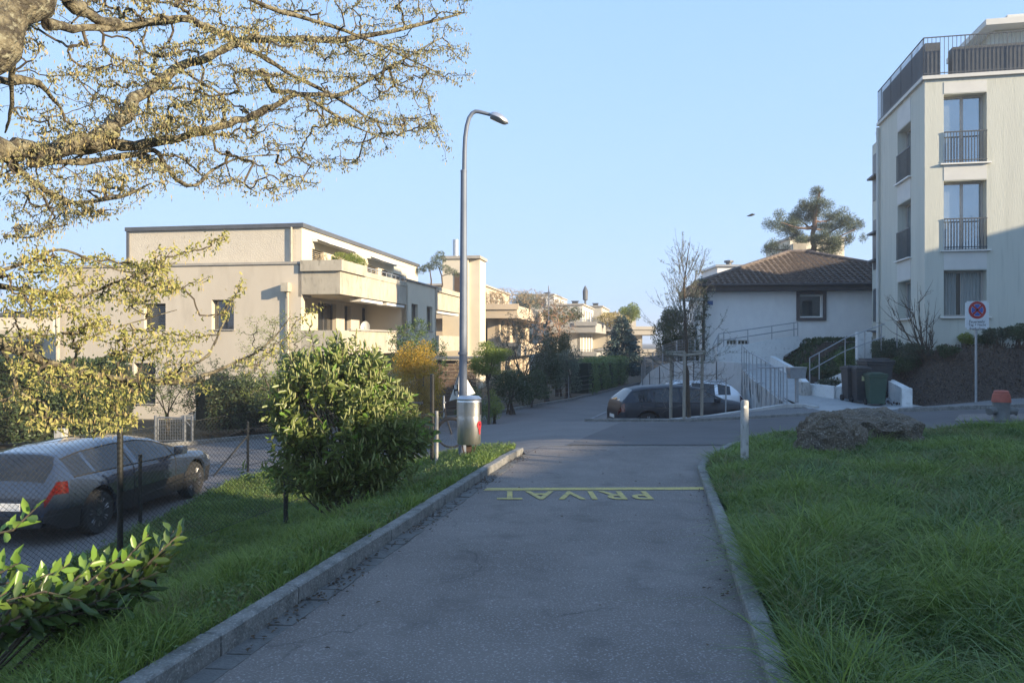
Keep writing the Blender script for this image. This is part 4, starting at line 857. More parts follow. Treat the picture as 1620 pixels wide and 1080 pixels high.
car('white estate car with red tail lamps parked beyond the dark estate', m_wht, 4.6, 1.84, est[:1]+[(x*.95, z*.98) for x, z in est[1:-1]]+[(2.3, .5)], eb, 1.16, 1.27, .48, -2.18, -1.78, 2.75, .34, m_rim, [(-.35, -.25), (-1.3, -1.2)],
    (6.7, 30.0, Gl(6.5, 30)+.04), R(180-8), rails=True)
# ================= street lamp =================
m_lamp = mat('lamp_pole_steel', (.17, .2, .25), (.13, .155, .2), s=6, rough=.6, metal=.3, stretch=(1, 1, .3))
Lb = P(732, 700, 14.4); Lb.z = zverge(Lb.x, Lb.y)
lt = thing('street_lamp', 'tall grey steel street lamp with a curved arm, behind the litter bin', 'street lamp', Lb)
zb = P(0, 272, 14.4).z; ztp = P(0, 178, 14.4).z
q = MB(); q.tube([Lb+V((0, 0, -.3)), V((Lb.x+.02, 14.4, zb))], [.085, .06], 14); q.tube([V((Lb.x+.02, 14.4, zb)), V((Lb.x+.02, 14.4, zb+.03))], .064, 14)
q.tube([V((Lb.x, 14.4, Lb.z+.5)), V((Lb.x, 14.4, Lb.z+.54))], .095, 14).tube([V((Lb.x, 14.4, 1.35)), V((Lb.x, 14.4, 1.4))], .09, 14)
q.build('pole', m_lamp, lt, True)
arm = [P(x, y, 14.4) for x, y in ((734.5, 272), (735, 240), (736, 218), (738.5, 200), (742, 187), (747, 179.5), (752, 176.5), (758, 177), (768, 179.5), (777, 182))]
MB().tube(arm, [.045, .044, .043, .042, .04, .038, .037, .036, .034, .032], 12).build('arm', m_lamp, lt, True)
q = MB(); hd = P(789, 189, 14.4); Mh = Matrix.Translation(hd)@Matrix.Rotation(R(24), 4, 'Y'); secs = []
for i in range(13):
    t = i/12; x = -.2+.4*t; hw_ = .125*math.sqrt(max(0, sin(pi*min(1, t*1.02)**.8)))+.018; secs.append((x, hw_))
vs_ = []; 
for x, hw_ in secs: vs_ += [Mh@V((x, hw_*cos(a), hw_*.75*sin(a) if a <= pi else 0)) for a in [pi*k/10 for k in range(11)]]
q.add(vs_, [(i*11+k, i*11+k+1, i*11+12+k, i*11+11+k) for i in range(12) for k in range(10)]+[tuple(range(11)), tuple(12*11+k for k in range(11))])
lh = q.build('lamp_head', m_alu, lt, True)
q = MB(); vs_ = []
for x, hw_ in secs: vs_ += [Mh@V((x*.94, hw_*.93*cos(a), -.055*sin(a)*min(1, hw_/.1)-.001)) for a in [pi*k/8 for k in range(9)]]
q.add(vs_, [(i*9+k, i*9+k+1, i*9+10+k, i*9+9+k) for i in range(12) for k in range(8)]); q.build('lens', mat('lamp_lens', (.25, .28, .3), (.2, .22, .24), s=9, rough=.2, coat=1), lh, True)
# triangular sign fixed low on the lamp pole, seen from the side
ts = thing('triangular_sign', 'small white triangular sign with a black letter H strapped to the lamp pole', 'sign', P(727, 632, 14.5))
pa, pb, pc = P(729, 583, 14.55), P(711.5, 634, 14.45), P(752, 622, 14.75)
q = MB(); n_ = (pb-pa).cross(pc-pa).normalized(); n_ = n_ if n_.y < 0 else -n_
q.slab([pa, pb, pc], -n_*.012); q.build('plate', m_plastw, ts)
eu = (pc-pb).normalized(); ev = n_.cross(eu); ev = ev if ev.z > 0 else -ev; cc = pb.lerp(pc, .3)+ev*.17
Mx = Matrix(((eu.x, ev.x, n_.x, cc.x+n_.x*.006), (eu.y, ev.y, n_.y, cc.y+n_.y*.006), (eu.z, ev.z, n_.z, cc.z+n_.z*.006), (0, 0, 0, 1)))
q = MB(); text_fit(q, 'H', .1, .2, Mx); q.build('lettering', m_trim, ts)
MB().tube([Lb+V((0, 0, 1.38)), pa], .015).tube([V((Lb.x, 14.4, 1.2)), pa.lerp(pb, .5)], .012).build('bracket', m_galv, ts)
# ================= litter bin =================
m_inox = mat('brushed_stainless_steel', (.68, .67, .64), (.58, .57, .54), s=5, rough=.36, metal=.9, stretch=(9, 9, .1), mixr=(.3, .7))
Bb = P(742, 705, 13.8); zg = zverge(Bb.x, Bb.y); zt_ = P(0, 631, 13.8).z; zb_ = P(0, 702, 13.8).z
bn = thing('litter_bin', 'brushed steel oval litter bin with a red sticker, on a short post in the grass', 'litter bin', (Bb.x, Bb.y, zg))
MB().lathe([(.0, zb_), (.2, zb_), (.215, zb_+.02), (.222, zt_-.03), (.2, zt_)], (Bb.x, Bb.y, 0), 40, sy=.8).build('body', m_inox, bn, True)
MB().lathe([(.225, zt_-.01), (.23, zt_+.01), (.18, zt_+.055), (0, zt_+.075)], (Bb.x, Bb.y, 0), 40, sy=.8).build('lid', m_alu, bn, True)
MB().lathe([(.225, zt_-.3), (.226, zt_-.05)], (Bb.x, Bb.y, 0), 40, sy=.8).build('rim_band', m_inox, bn, True)
q = MB(); 
for i in range(6):
    a0, a1 = R(-28+9*i), R(-28+9*i+9); f = lambda a, z: (Bb.x+.228*cos(a), Bb.y+.183*sin(a), z); q.add([f(a0, zt_-.28), f(a1, zt_-.28), f(a1, zt_-.05), f(a0, zt_-.05)], [(0, 1, 2, 3)])
q.build('slot', m_trim, bn)
q = MB(); f = lambda a, z: V((Bb.x+.231*cos(a), Bb.y+.186*sin(a), z)); zc_ = zt_-.46; red = []
for k in range(24):
    t_ = 2*pi*k/24; u = R(-30)+cos(t_)*R(17); zz_ = zc_+.07*sin(t_)-(.1 if pi*1.35 < t_ < pi*1.65 else 0); red.append(f(u, zz_))
q.add([f(R(-30), zc_)]+red, [(0, 1+k, 1+(k+1) % 24) for k in range(24)]); q.build('sticker', mat('red_sticker', (.55, .03, .04), rough=.5), bn)
q = MB(); q.add([f(R(-30)+cos(t_)*R(5), zc_+.01+.022*sin(t_)) + V((cos(R(-30))*.003, sin(R(-30))*.003, 0)) for t_ in [2*pi*k/12 for k in range(12)]], [tuple(range(12))]); q.build('sticker_dot', m_trim, bn)
q = MB(); q.box(Bb.x-.05, Bb.x+.05, Bb.y-.03, Bb.y+.03, zg-.2, zb_)
q.tube([(Bb.x-.13, Bb.y-.05, zb_), (Bb.x-.06, Bb.y-.05, zg-.02)], .012, 5).tube([(Bb.x+.13, Bb.y-.05, zb_), (Bb.x+.05, Bb.y-.05, zg-.02)], .012, 5); q.build('post', mat('rusty_steel', (.07, .045, .035), (.12, .07, .04), s=15, rough=.8), bn)
# ================= bicycle behind the bush =================
Kb = P(712, 690, 17.6); zk = Gl(Kb.x, 17.6)+.06
bk = thing('bicycle', 'dark bicycle without a rider standing behind the litter bin and the laurel', 'bicycle', (Kb.x-.5, 17.6, zk), R(8), local=True)
for wx_ in (0, 1.03):
    q = MB(); q.tube([(wx_-.5+.33*cos(a), 0, .34+.33*sin(a)) for a in np.linspace(0, 2*pi, 30)], .02, 6, False); wo = q.build('wheel', m_tyre, bk, True)
    q = MB(); 
    for k in range(20): a = 2*pi*k/20; q.tube([(wx_-.5, 0, .34), (wx_-.5+.31*cos(a), 0, .34+.31*sin(a))], .0018, 3)
    q.tube([(wx_-.5, -.05, .34), (wx_-.5, .05, .34)], .02); q.tube([(wx_-.5+.31*cos(a), 0, .34+.31*sin(a)) for a in np.linspace(0, 2*pi, 30)], .008, 5, False); q.build('rim', m_trim, wo)
    MB().tube([(wx_-.5+.36*cos(a), 0, .34+.36*sin(a)) for a in np.linspace(.5, 2.6, 12)], .028, 5).build('mudguard', m_trim, bk)
q = MB(); q.tube([(-.5, .05, .34), (-.1, .03, .3)], .014).tube([(-.5, -.05, .34), (-.1, -.03, .3)], .014).tube([(-.1, 0, .3), (-.22, 0, .85)], .018).tube([(-.5, .05, .34), (-.2, 0, .78)], .011).tube([(-.5, -.05, .34), (-.2, 0, .78)], .011)
q.tube([(-.1, 0, .3), (.4, 0, .72)], .02).tube([(-.2, 0, .76), (.38, 0, .86)], .018).tube([(.37, 0, .92), (.42, 0, .66), (.53, 0, .34)], .018); q.build('frame', m_trim, bk)
MB().tube([(-.22, 0, .85), (-.25, 0, 1.02)], .014).bbox(-.4, -.12, -.07, .07, 1.02, 1.07, .02).build('saddle', m_trim, bk)
MB().tube([(.37, 0, .9), (.35, 0, 1.05), (.38, -.28, 1.08)], .013).tube([(.35, 0, 1.05), (.38, .28, 1.08)], .013).build('handlebar', m_alu, bk)
MB().tube([(-.1, -.1, .3), (-.1, .1, .3)], .05, 10).box(-.04, .04, .1, .18, .16, .19).build('crank', m_trim, bk)
MB().tube([P(702, 626, 17.7), P(703, 668, 17.7)], .025).build('flag_pole', m_alu, None, origin=P(702, 668, 17.7))
setp(bpy.context.scene.collection.objects[-1], 'thin pale stick standing upright beside the bicycle', 'stick')
# ================= right-hand street furniture =================
m_postw = mat('weathered_post', (.42, .42, .4), (.3, .3, .28), s=9, rough=.9, bump=.4, bs=25, stretch=(1, 1, .4), c3=(.2, .2, .18), s2=20)
pp = P(1178, 738, 11.8); pz = zlawn(pp.x, pp.y)-.05
po = thing('marker_post', 'pale weathered wooden marker post with a round reflector, at the corner of the lawn', 'post', (pp.x, pp.y, pz))
tp = P(0, 633, 11.8).z; MB().lathe([(.062, pz-.2), (.06, tp-.02), (.05, tp), (0, tp+.006)], (pp.x, pp.y, 0), 18).build('post', m_postw, po, True)
MB().lathe([(0, 0), (.026, 0), (.026, .012), (0, .014)], (pp.x-.01, pp.y-.06, tp-.1), 16, M=Matrix.Rotation(pi/2, 4, 'X')).build('reflector', m_plastw, po)
# no-stopping sign
sp = P(1545, 632, 22.5); sg = thing('parking_sign', 'no-stopping sign for the fire brigade on a slim galvanised pole', 'sign', (sp.x, sp.y, Gr(sp.x, sp.y)))
MB().tube([(sp.x, sp.y+.03, Gr(sp.x, sp.y)-.2), (sp.x, sp.y+.03, P(0, 478, 22.5).z)], .035, 10).build('pole', m_galv, sg, True)
zc_ = P(0, 498.5, 22.5).z; hw_, hh_ = 18.6/1200*22.5, 22.3/1200*22.5; q = MB()
bm = bmesh.new(); bmesh.ops.create_cube(bm, size=1); [setattr(v, 'co', V((v.co.x*2*hw_, v.co.y*.02, v.co.z*2*hh_))) for v in bm.verts]
bmesh.ops.bevel(bm, geom=[e for e in bm.edges if abs((e.verts[0].co-e.verts[1].co).y) > .01], offset=.05, segments=5, affect='EDGES'); q.bm(bm, Matrix.Translation((sp.x, sp.y-.02, zc_)))
q.build('plate', mat('sign_white', (.62, .66, .68), (.55, .59, .61), s=5, rough=.5), sg)
q = MB(); y_ = sp.y-.033
def disc(q, cx, y, cz, r, r0=0, n=40, a0=0, a1=2*pi):
    v = [(cx+rr*cos(a0+(a1-a0)*k/n), y, cz+rr*sin(a0+(a1-a0)*k/n)) for k in range(n+1) for rr in (r0, r)]; q.add(v, [(2*k, 2*k+2, 2*k+3, 2*k+1) for k in range(n)])
m_red = mat('sign_red', (.32, .03, .03), rough=.5); m_sblue = mat('sign_blue', (.03, .09, .35), rough=.5); zd = P(0, 490.5, 22.5).z; rd = .26
disc(q, sp.x, y_, zd, rd, rd*.7); 
for a in (pi/4, -pi/4):
    c, s_ = cos(a), sin(a); w_ = .03; l = rd*.72; q.add([(sp.x+c*u-s_*v, y_-.004, zd+s_*u+c*v) for u, v in ((-l, -w_), (l, -w_), (l, w_), (-l, w_))], [(0, 1, 2, 3)])
q.build('red_ring', m_red, sg)
q = MB()
for k in range(4): 
    a0 = pi/4+k*pi/2+.22; a1 = a0+pi/2-.44; mid = (a0+a1)/2; n = 10
    v = [(sp.x+.045*cos(mid), y_-.002, zd+.045*sin(mid))]+[(sp.x+rd*.66*cos(a0+(a1-a0)*t_/n), y_-.002, zd+rd*.66*sin(a0+(a1-a0)*t_/n)) for t_ in range(n+1)]
    q.add(v, [(0, j, j+1) for j in range(1, n+1)])
q.build('blue_field', m_sblue, sg)
q = MB(); MT = lambda z: Matrix.Translation((sp.x, y_, z))@Matrix.Rotation(pi/2, 4, 'X')
text_fit(q, 'Feuerwehr', .47, .085, MT(zd-.34)); text_fit(q, 'Tag + Nacht', .52, .1, MT(zd-.445)); text_fit(q, 'freihalten', .46, .085, MT(zd-.55)); q.build('lettering', m_trim, sg)
# hydrant
hp = P(1584, 668, 18); hz_ = zu(hp.x, 18)-.04; hy = thing('fire_hydrant', 'grey fire hydrant with a faded red cap and two side outlets, behind the grass', 'hydrant', (hp.x, 18, hz_)); zt_ = P(0, 618, 18).z
m_hyd = mat('hydrant_grey', (.17, .175, .165), (.12, .125, .12), s=6, rough=.7, bump=.2, bs=30); m_hred = mat('faded_red', (.4, .1, .06), (.3, .08, .055), s=8, rough=.6)
zk_ = P(0, 635.5, 18).z
MB().lathe([(.2, hz_), (.2, hz_+.06), (.175, hz_+.1), (.18, zk_-.08), (.195, zk_)], (hp.x, 18, 0), 28).build('body', m_hyd, hy, True)
MB().lathe([(.205, zk_), (.2, zk_+.05), (.185, zk_+.16), (.18, zk_+.19), (.165, zk_+.195), (.155, zt_-.01), (.13, zt_+.01), (0, zt_+.012)], (hp.x, 18, 0), 28).build('cap', m_hred, hy, True)
for s_ in (1, -1):
    MB().tube([(hp.x+s_*.1, 17.99, zk_-.22), (hp.x+s_*.26, 17.95, zk_-.2), (hp.x+s_*.32, 17.93, zk_-.22)], [.09, .085, .075], 14).tube([(hp.x+s_*.3, 17.94, zk_-.215), (hp.x+s_*.34, 17.92, zk_-.225)], [.095, .09], 8).build('outlet', m_hyd, hy, True)
# wheeled bins
m_binb = mat('black_bin_plastic', (.03, .032, .035), (.045, .047, .05), s=6, rough=.55); m_bing = mat('green_bin_plastic', (.03, .065, .045), (.04, .08, .055), s=6, rough=.6)
def wheelie(label, px, D, m, H=1.07, W=.56, sticker=None, group='wheeled bins by the path', rz=0, dz=.04):
    c = P(px, 600, D); z0 = Gr(c.x, c.y)+dz; r = thing('wheeled_bin', label, 'bin', (c.x, c.y, z0), rz, group, local=True); q = MB()
    a, b, z1 = W*.4, W*.5, H*.9
    q.add([(-a, -a*1.1, .06), (a, -a*1.1, .06), (a, a, .06), (-a, a, .06), (-b, -b*1.15, z1), (b, -b*1.15, z1), (b, b*1.1, z1), (-b, b*1.1, z1)], [(0, 1, 2, 3), (0, 1, 5, 4), (1, 2, 6, 5), (2, 3, 7, 6), (3, 0, 4, 7), (4, 5, 6, 7)])
    q.bbox(-b-.02, b+.02, -b*1.15-.02, b*1.1+.02, z1-.07, z1, .012); q.build('body', m, r, bevel=.015)
    q = MB(); q.bbox(-b-.025, b+.025, -b*1.15-.03, b*1.1+.03, z1+.002, z1+.05, .02); q.bbox(-b*.8, b*.8, -b*.9, b*.8, z1+.045, z1+.085, .02); q.tube([(-b*.9, b*1.1+.07, z1+.03), (b*.9, b*1.1+.07, z1+.03)], .018, 6); q.build('lid', m, r)
    for s_ in (1, -1): MB().tube([(s_*(a+.0), a-.02, .1), (s_*(a+.06), a-.02, .1)], .1, 16).build('wheel', m_tyre, r)
    if sticker: MB().box(-.055, .055, -b*1.12-.004, -b*1.12+.03, z1*.66, z1*.8).build('sticker', sticker, r)
    return r
m_stk = mat('yellow_sticker', (.5, .5, .12), (.6, .6, .5), s=30, rough=.6)
wheelie('black wheeled bin with a yellow sticker, leftmost of the bins by the path', 1345, 24.8, m_binb, 1.18, .42, m_stk, rz=.05)
wheelie('black wheeled bin with a yellow sticker, standing between another black bin and the container', 1361, 24.4, m_binb, 1.2, .46, m_stk, rz=-.04)
wheelie('dark green wheeled bin in front of the black container', 1385, 23.8, m_bing, 1.05, .52, None, rz=-.15)
c = P(1385, 600, 25.6); z0 = Gr(c.x, c.y)+.04; r = thing('waste_container', 'large black four-wheeled waste container behind the green bin', 'container', (c.x, c.y, z0), -.05, 'wheeled bins by the path', local=True)
q = MB(); q.add([(-.34, -.33, .2), (.34, -.33, .2), (.34, .33, .2), (-.34, .33, .2), (-.42, -.4, 1.15), (.42, -.4, 1.15), (.42, .4, 1.15), (-.42, .4, 1.15)], [(0, 1, 2, 3), (0, 1, 5, 4), (1, 2, 6, 5), (2, 3, 7, 6), (3, 0, 4, 7), (4, 5, 6, 7)]); q.bbox(-.45, .45, -.43, .43, 1.08, 1.16, .02); q.build('body', m_binb, r, bevel=.02)
q = MB(); q.bbox(-.47, .47, -.45, .45, 1.162, 1.24, .03); q.bbox(-.42, .42, -.2, .4, 1.23, 1.3, .04); q.build('lid', m_binb, r)
for a in (-.28, .28):
    for b in (-.26, .26): MB().tube([(a-.03, b, .1), (a+.03, b, .1)], .1, 14).tube([(a, b, .1), (a, b, .2)], .02).build('caster', m_tyre, r)
# grey box on a post beside the path
bp_ = P(1259, 642, 24.4); r = thing('letter_box', 'wide pale grey metal box on a single post beside the footpath', 'letter box', (bp_.x, 24.4, bp_.z))
a, b = P(1247, 598.5, 24.4), P(1274, 581.5, 24.4); q = MB(); q.add([(a.x+.03, 24.3, a.z), (b.x-.03, 24.3, a.z), (b.x-.03, 24.6, a.z), (a.x+.03, 24.6, a.z), (a.x, 24.25, b.z), (b.x, 24.25, b.z), (b.x, 24.65, b.z), (a.x, 24.65, b.z)], [(0, 1, 2, 3), (0, 1, 5, 4), (1, 2, 6, 5), (2, 3, 7, 6), (3, 0, 4, 7), (4, 5, 6, 7)]); q.build('box', m_galv, r, bevel=.015)
MB().box(a.x-.01, b.x+.01, 24.23, 24.67, b.z+.002, b.z+.02).build('lid', m_alu, r); MB().box(bp_.x+.0, bp_.x+.09, 24.4, 24.49, bp_.z-.1, a.z).build('post', m_galv, r)
a = P(1271, 617, 26.0); setp(MB().bbox(a.x-.12, a.x+.2, 25.9, 26.2, Gr(a.x, 26)-.1, P(0, 604, 26).z, .02).build('service_box', m_postw, origin=(a.x, 26, Gr(a.x, 26))), 'small grey service cabinet against the white low wall by the footpath', 'cabinet')
# boulders
m_rock = mat('lichened_rock', (.15, .12, .085), (.08, .066, .05), s=3, rough=.95, bump=1, bs=20, bd=.05, c3=(.28, .26, .21), s2=34)
def boulder(label, px, D, sx, sy, sz, seed, dz=0, rz=0):
    c = P(px, 0, D); z0 = zlawn(c.x, D)-.1; bm = bmesh.new(); bmesh.ops.create_icosphere(bm, subdivisions=6, radius=1); M = Matrix.Rotation(rz, 3, 'Z'); o_ = V((seed*7.3, seed*3.1, seed))
    for v in bm.verts:
        d = v.co.normalized(); r_ = 1+.32*noise.noise(d*1.3+o_)+.16*noise.noise(d*3.1+o_)
        rid = 1-abs(noise.noise(d*2.2+o_*2)); r_ += .14*rid**4+.07*abs(noise.noise(d*5+o_))+.03*noise.noise(d*15+o_)+.014*noise.noise(d*40+o_)
        q_ = d*r_; q_.z = q_.z if q_.z < .5 else .5+(q_.z-.5)*.5
        v.co = M@V((q_.x*sx, q_.y*sy, q_.z*sz))
    q = MB(); q.bm(bm, Matrix.Translation((c.x, D, z0+dz))); o = q.build('boulder', m_rock, None, False, origin=(c.x, D, z0))
    return setp(o, label, 'rock')
boulder('rounded brown boulder in the grass, in front of the flatter lichened one', 1311, 13.9, .68, .5, .9, 3, .02, .4)
boulder('broad flat-topped lichened boulder half sunk in the grass', 1378, 15.2, 0.9, .7, .8, 8, .1, -.1)
# ================= fences on the left =================
m_fpost = mat('black_green_fence_post', (.012, .014, .013), (.025, .025, .022), s=20, rough=.5); m_wire = mat('green_fence_wire', (.035, .037, .031), (.022, .023, .02), s=20, rough=.6)
FA = [(-6.1, 6.0, -1.2, .46), (-4.65, 9, -1.05, .53), (-3.43, 11.5, -.85, .62), (-2.45, 13.5, -.7, .74), (-1.62, 15.4, -.62, .9)]
fa = thing('chain_link_fence', 'dark chain-link fence between the grass verge and the parked hatchback', 'fence', (-4, 10, -.9))
for i, p in enumerate(FA): 
    if i: MB().tube([(p[0], p[1], p[2]-.3), (p[0], p[1], p[3]+.03)], .035 if i < 4 else .045, 10).lathe([(.038, p[3]+.03), (0, p[3]+.05)], (p[0], p[1], 0), 10).build('post', m_fpost, fa, True)
EXT = [(-7.6, 2.9, -1.3, .42)]+FA
for a, b in zip(EXT[:-1], EXT[1:]):
    q = MB(); L_ = hypot(b[0]-a[0], b[1]-a[1]); pit = .062; r_ = .0021
    def at(u, v): f = u/L_; return (lerp(a[0], b[0], f)+.04, lerp(a[1], b[1], f), lerp(a[2], b[2], f)+v*(lerp(a[3]-a[2], b[3]-b[2], f)))
    Hh = (a[3]-a[2]+b[3]-b[2])/2; slope = 1.0
    n0 = -int(Hh/pit)-1; n1 = int(L_/pit)+1
    for sgn in (1, -1):
        for k in range(n0, n1+1):
            u0 = k*pit; u1 = u0+Hh
            ua, ub = max(u0, 0), min(u1, L_)
            if ub-ua < .02: continue
            va, vb = (ua-u0)/Hh, (ub-u0)/Hh
            if sgn < 0: va, vb = 1-va, 1-vb
            m = 3; q.tube([V(at(lerp(ua, ub, t_/m), lerp(va, vb, t_/m))) for t_ in range(m+1)], r_, 3, False)
    for v in (.0, .5, 1.0): q.tube([at(0, v), at(L_, v)], .0035, 4)
    q.build('wire_mesh', m_wire, fa)
MB().tube([(-7.0, 4.4, -.9), (-4.2, 6.9, -.78)], .02, 6).build('bottom_rail', m_fpost, fa)
fb_ = thing('wire_fence', 'low strand-wire fence on slim dark posts along the lane, beyond the chain-link fence', 'fence', (-5.9, 14.5, -1.3))
for (x, y) in ((-5.88, 12.0), (-5.92, 17.0)): z0 = Gl(x, y); MB().tube([(x, y, z0-.2), (x, y, z0+1.12)], .03, 8).build('post', m_fpost, fb_)
MB().tube([(-5.92, 17, -.5), (-6.45, 16.4, -1.3)], .022, 6).build('brace', m_fpost, fb_)
q = MB()
for h in (.45, .95): q.tube([(-5.88, 12.0, -1.3+h), (-5.92, 17, -1.3+h), (-3.5, 18.6, -1.15+h+.2)], .006, 4)
q.build('wire', m_fpost, fb_)
st = P(691, 692, 14.9); setp(MB().tube([(st.x, st.y, Gl(st.x, st.y)-.1), (st.x+.0, st.y, P(0, 650, 14.9).z)], .032, 8).build('stake', m_postw, origin=(st.x, st.y, Gl(st.x, st.y))), 'short weathered wooden stake at the right edge of the laurel', 'stake')
# garden gate and posts across the lane
m_gate = mat('dull_galvanised_steel', (.16, .17, .18), (.12, .13, .14), s=8, rough=.7, metal=.2)  # steel colour darkened to stand for the shade over the gate
gt = thing('garden_gate', 'galvanised wire garden gate between two posts across the lane', 'gate', P(270, 700, 22.5)); D_ = 22.3
q = MB()
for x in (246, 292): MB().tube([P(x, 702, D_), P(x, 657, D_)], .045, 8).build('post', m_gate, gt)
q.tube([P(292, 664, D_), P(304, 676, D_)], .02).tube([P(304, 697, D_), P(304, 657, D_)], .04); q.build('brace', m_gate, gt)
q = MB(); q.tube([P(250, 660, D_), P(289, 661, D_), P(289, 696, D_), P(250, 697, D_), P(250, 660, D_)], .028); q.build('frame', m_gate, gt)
q = MB()
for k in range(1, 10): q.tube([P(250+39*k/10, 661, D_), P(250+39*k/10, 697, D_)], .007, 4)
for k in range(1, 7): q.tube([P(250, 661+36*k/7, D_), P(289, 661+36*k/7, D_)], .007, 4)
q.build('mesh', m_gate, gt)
a = P(95, 702, 21.5); setp(MB().bbox(a.x-.12, a.x+.12, 21.4, 21.7, -1.5, P(0, 678, 21.5).z, .02).build('concrete_post', m_postw, origin=(a.x, 21.5, -1.4)), 'pale square concrete post behind the roof of the blue hatchback', 'post')
# garden fence along the street
gf_ = thing('garden_fence', 'thin wire garden fence on slim posts along the far pavement', 'fence', (-1, 32.5, -1.4)); q = MB(); q2 = MB(); LP_ = [(-3.2, 30.2), (-1.4, 32.2), (.6, 35.6), (3, 40.2), (4.6, 43.6)]
for a, b in zip(LP_[:-1], LP_[1:]):
    q.tube([(a[0], a[1], -1.5), (a[0], a[1], -.25)], .03, 6)
    for k in range(5): q2.tube([(a[0], a[1], -1.3+k*.24), (b[0], b[1], -1.3+k*.24)], .008, 3)
q.build('post', m_galv, gf_); q2.build('wire', m_galv, gf_)
# brown shed wall and garage seen through the shrubs
r = thing('garden_shed', 'dark timber shed wall between the shrubs, left of the lamp', 'shed', (-4.2, 34, -1.4)); q = MB()
for k in range(14): q.box(-4.3, -1.6, 33.6+(k % 2)*.012, 33.64+(k % 2)*.012, -1.4+k*.155, -1.4+k*.155+.145)
q.build('wall', m_brown, r); MB().box(-4.5, -1.4, 33.3, 36, .8, .9).build('roof', m_slate, r)
# staked young tree: stakes and cross rail
sk = thing('tree_stakes', 'three pale wooden stakes with a top rail around the young street tree', 'tree stakes', P(1085, 660, 23.4)); m_stake = mat('stake_wood', (.33, .3, .25), (.24, .22, .18), s=6, rough=.9, stretch=(3, 3, .4), bump=.4, bs=20)
zt_ = P(0, 556, 23.4).z
for px_, D_ in ((1061, 23.9), (1082, 23.25), (1110, 23.5)): a = P(px_, 0, D_); MB().tube([(a.x, D_, -.95), (a.x+.02, D_, P(0, 556, D_).z)], .05, 8).build('stake', m_stake, sk)
a, b, c = P(1054, 558, 23.9), P(1116, 556, 23.5), P(1082, 560, 23.25)
MB().tube([a, b], .045, 6).build('rail', m_stake, sk); MB().tube([a+V((0, 0, -.04)), c+V((0, -.02, -.04))], .04, 6).tube([c+V((0, -.02, -.04)), b+V((0, 0, -.06))], .04, 6).build('rail', m_stake, sk)
# bird
bd_ = P(1188, 340.5, 40); r = thing('bird', 'small dark bird gliding in the open sky', 'bird', bd_); q = MB(); d = V((.97, .0, .22)); 
q.tube([bd_-d*.22, bd_-d*.12, bd_, bd_+d*.1, bd_+d*.17, bd_+d*.24], [.008, .04, .055, .05, .035, .006], 8)
for s_ in (1, -1): q.add([bd_+d*.08, bd_-d*.08, bd_-d*.16+V((0, s_*.42, .03)), bd_-d*.04+V((0, s_*.45, .03)), bd_+d*.06+V((0, s_*.2, .05))], [(0, 1, 2, 3, 4)])
q.build('body', m_trim, r)
# ================= vegetation =================
def unit(a): return a/np.maximum(np.linalg.norm(a, axis=1, keepdims=True), 1e-9)
def rnd(n): return unit(RG.normal(size=(n, 3)))
def leafmesh(name, B, Dv, L, W, m, parent=None, fold=.25, side=None, origin=None, curl=0, extra=None):
    n = len(B); L = np.broadcast_to(L, (n,)).reshape(n, 1); W = np.broadcast_to(W, (n,)).reshape(n, 1)
    S = unit(np.cross(Dv, side if side is not None else rnd(n))); N = np.cross(S, Dv)
    cv = N*curl*L
    if fold is None:
        vs_ = np.stack([B, B+Dv*L*.45-S*W/2, B+Dv*L+cv, B+Dv*L*.45+S*W/2], 1).reshape(-1, 3); i = np.arange(n)[:, None]*4
        return npmesh(name, vs_, i+np.array([0, 1, 2, 3]), m, parent, origin)
    up = N*W*fold
    vs_ = np.stack([B, B+Dv*L*.3-S*W*.42+up, B+Dv*L*.68-S*W*.42+up+cv*.4, B+Dv*L+cv, B+Dv*L*.68+S*W*.42+up+cv*.4, B+Dv*L*.3+S*W*.42+up], 1).reshape(-1, 3); i = np.arange(n)[:, None]*6
    return npmesh(name, vs_, [np.concatenate([i+np.array([0, 1, 2, 3]), i+np.array([0, 3, 4, 5])])], m, parent, origin)
def blob_points(blobs, n, p=.33):
    """points in a union of ellipsoids, biased to the outside"""
    vol = np.array([b[3]*b[4]*b[5] for b in blobs])**.7; k = RG.choice(len(blobs), n, p=vol/vol.sum()); b = np.array(blobs)[k]
    d = rnd(n); r = RG.random((n, 1))**p; return b[:, :3]+d*r*b[:, 3:6], d
def lumps(c, r, n, rs=.4, seed=0, flat=1.0):
    rr = np.random.default_rng(seed); out = [(c[0], c[1], c[2], r[0]*.7, r[1]*.7, r[2]*.7)]
    for i in range(n):
        d = rr.normal(size=3); d /= np.linalg.norm(d); s = rr.uniform(.6, 1.15)*rs
        out.append((c[0]+d[0]*r[0]*.72, c[1]+d[1]*r[1]*.72, c[2]+d[2]*r[2]*.72, r[0]*s, r[1]*s, r[2]*s*flat))
    return out
m_bark = mat('bark', (.2, .175, .11), (.06, .05, .034), s=9, rough=.95, bump=1, bs=30, bd=.05, c3=(.3, .29, .2), s2=22, mixr=(.42, .58))
m_twig = mat('twig_bark', (.1, .08, .055), (.06, .05, .035), s=10, rough=.9)
m_barkd = mat('dark_bark', (.06, .045, .035), (.1, .075, .05), s=8, rough=.95, bump=.6, bs=20)
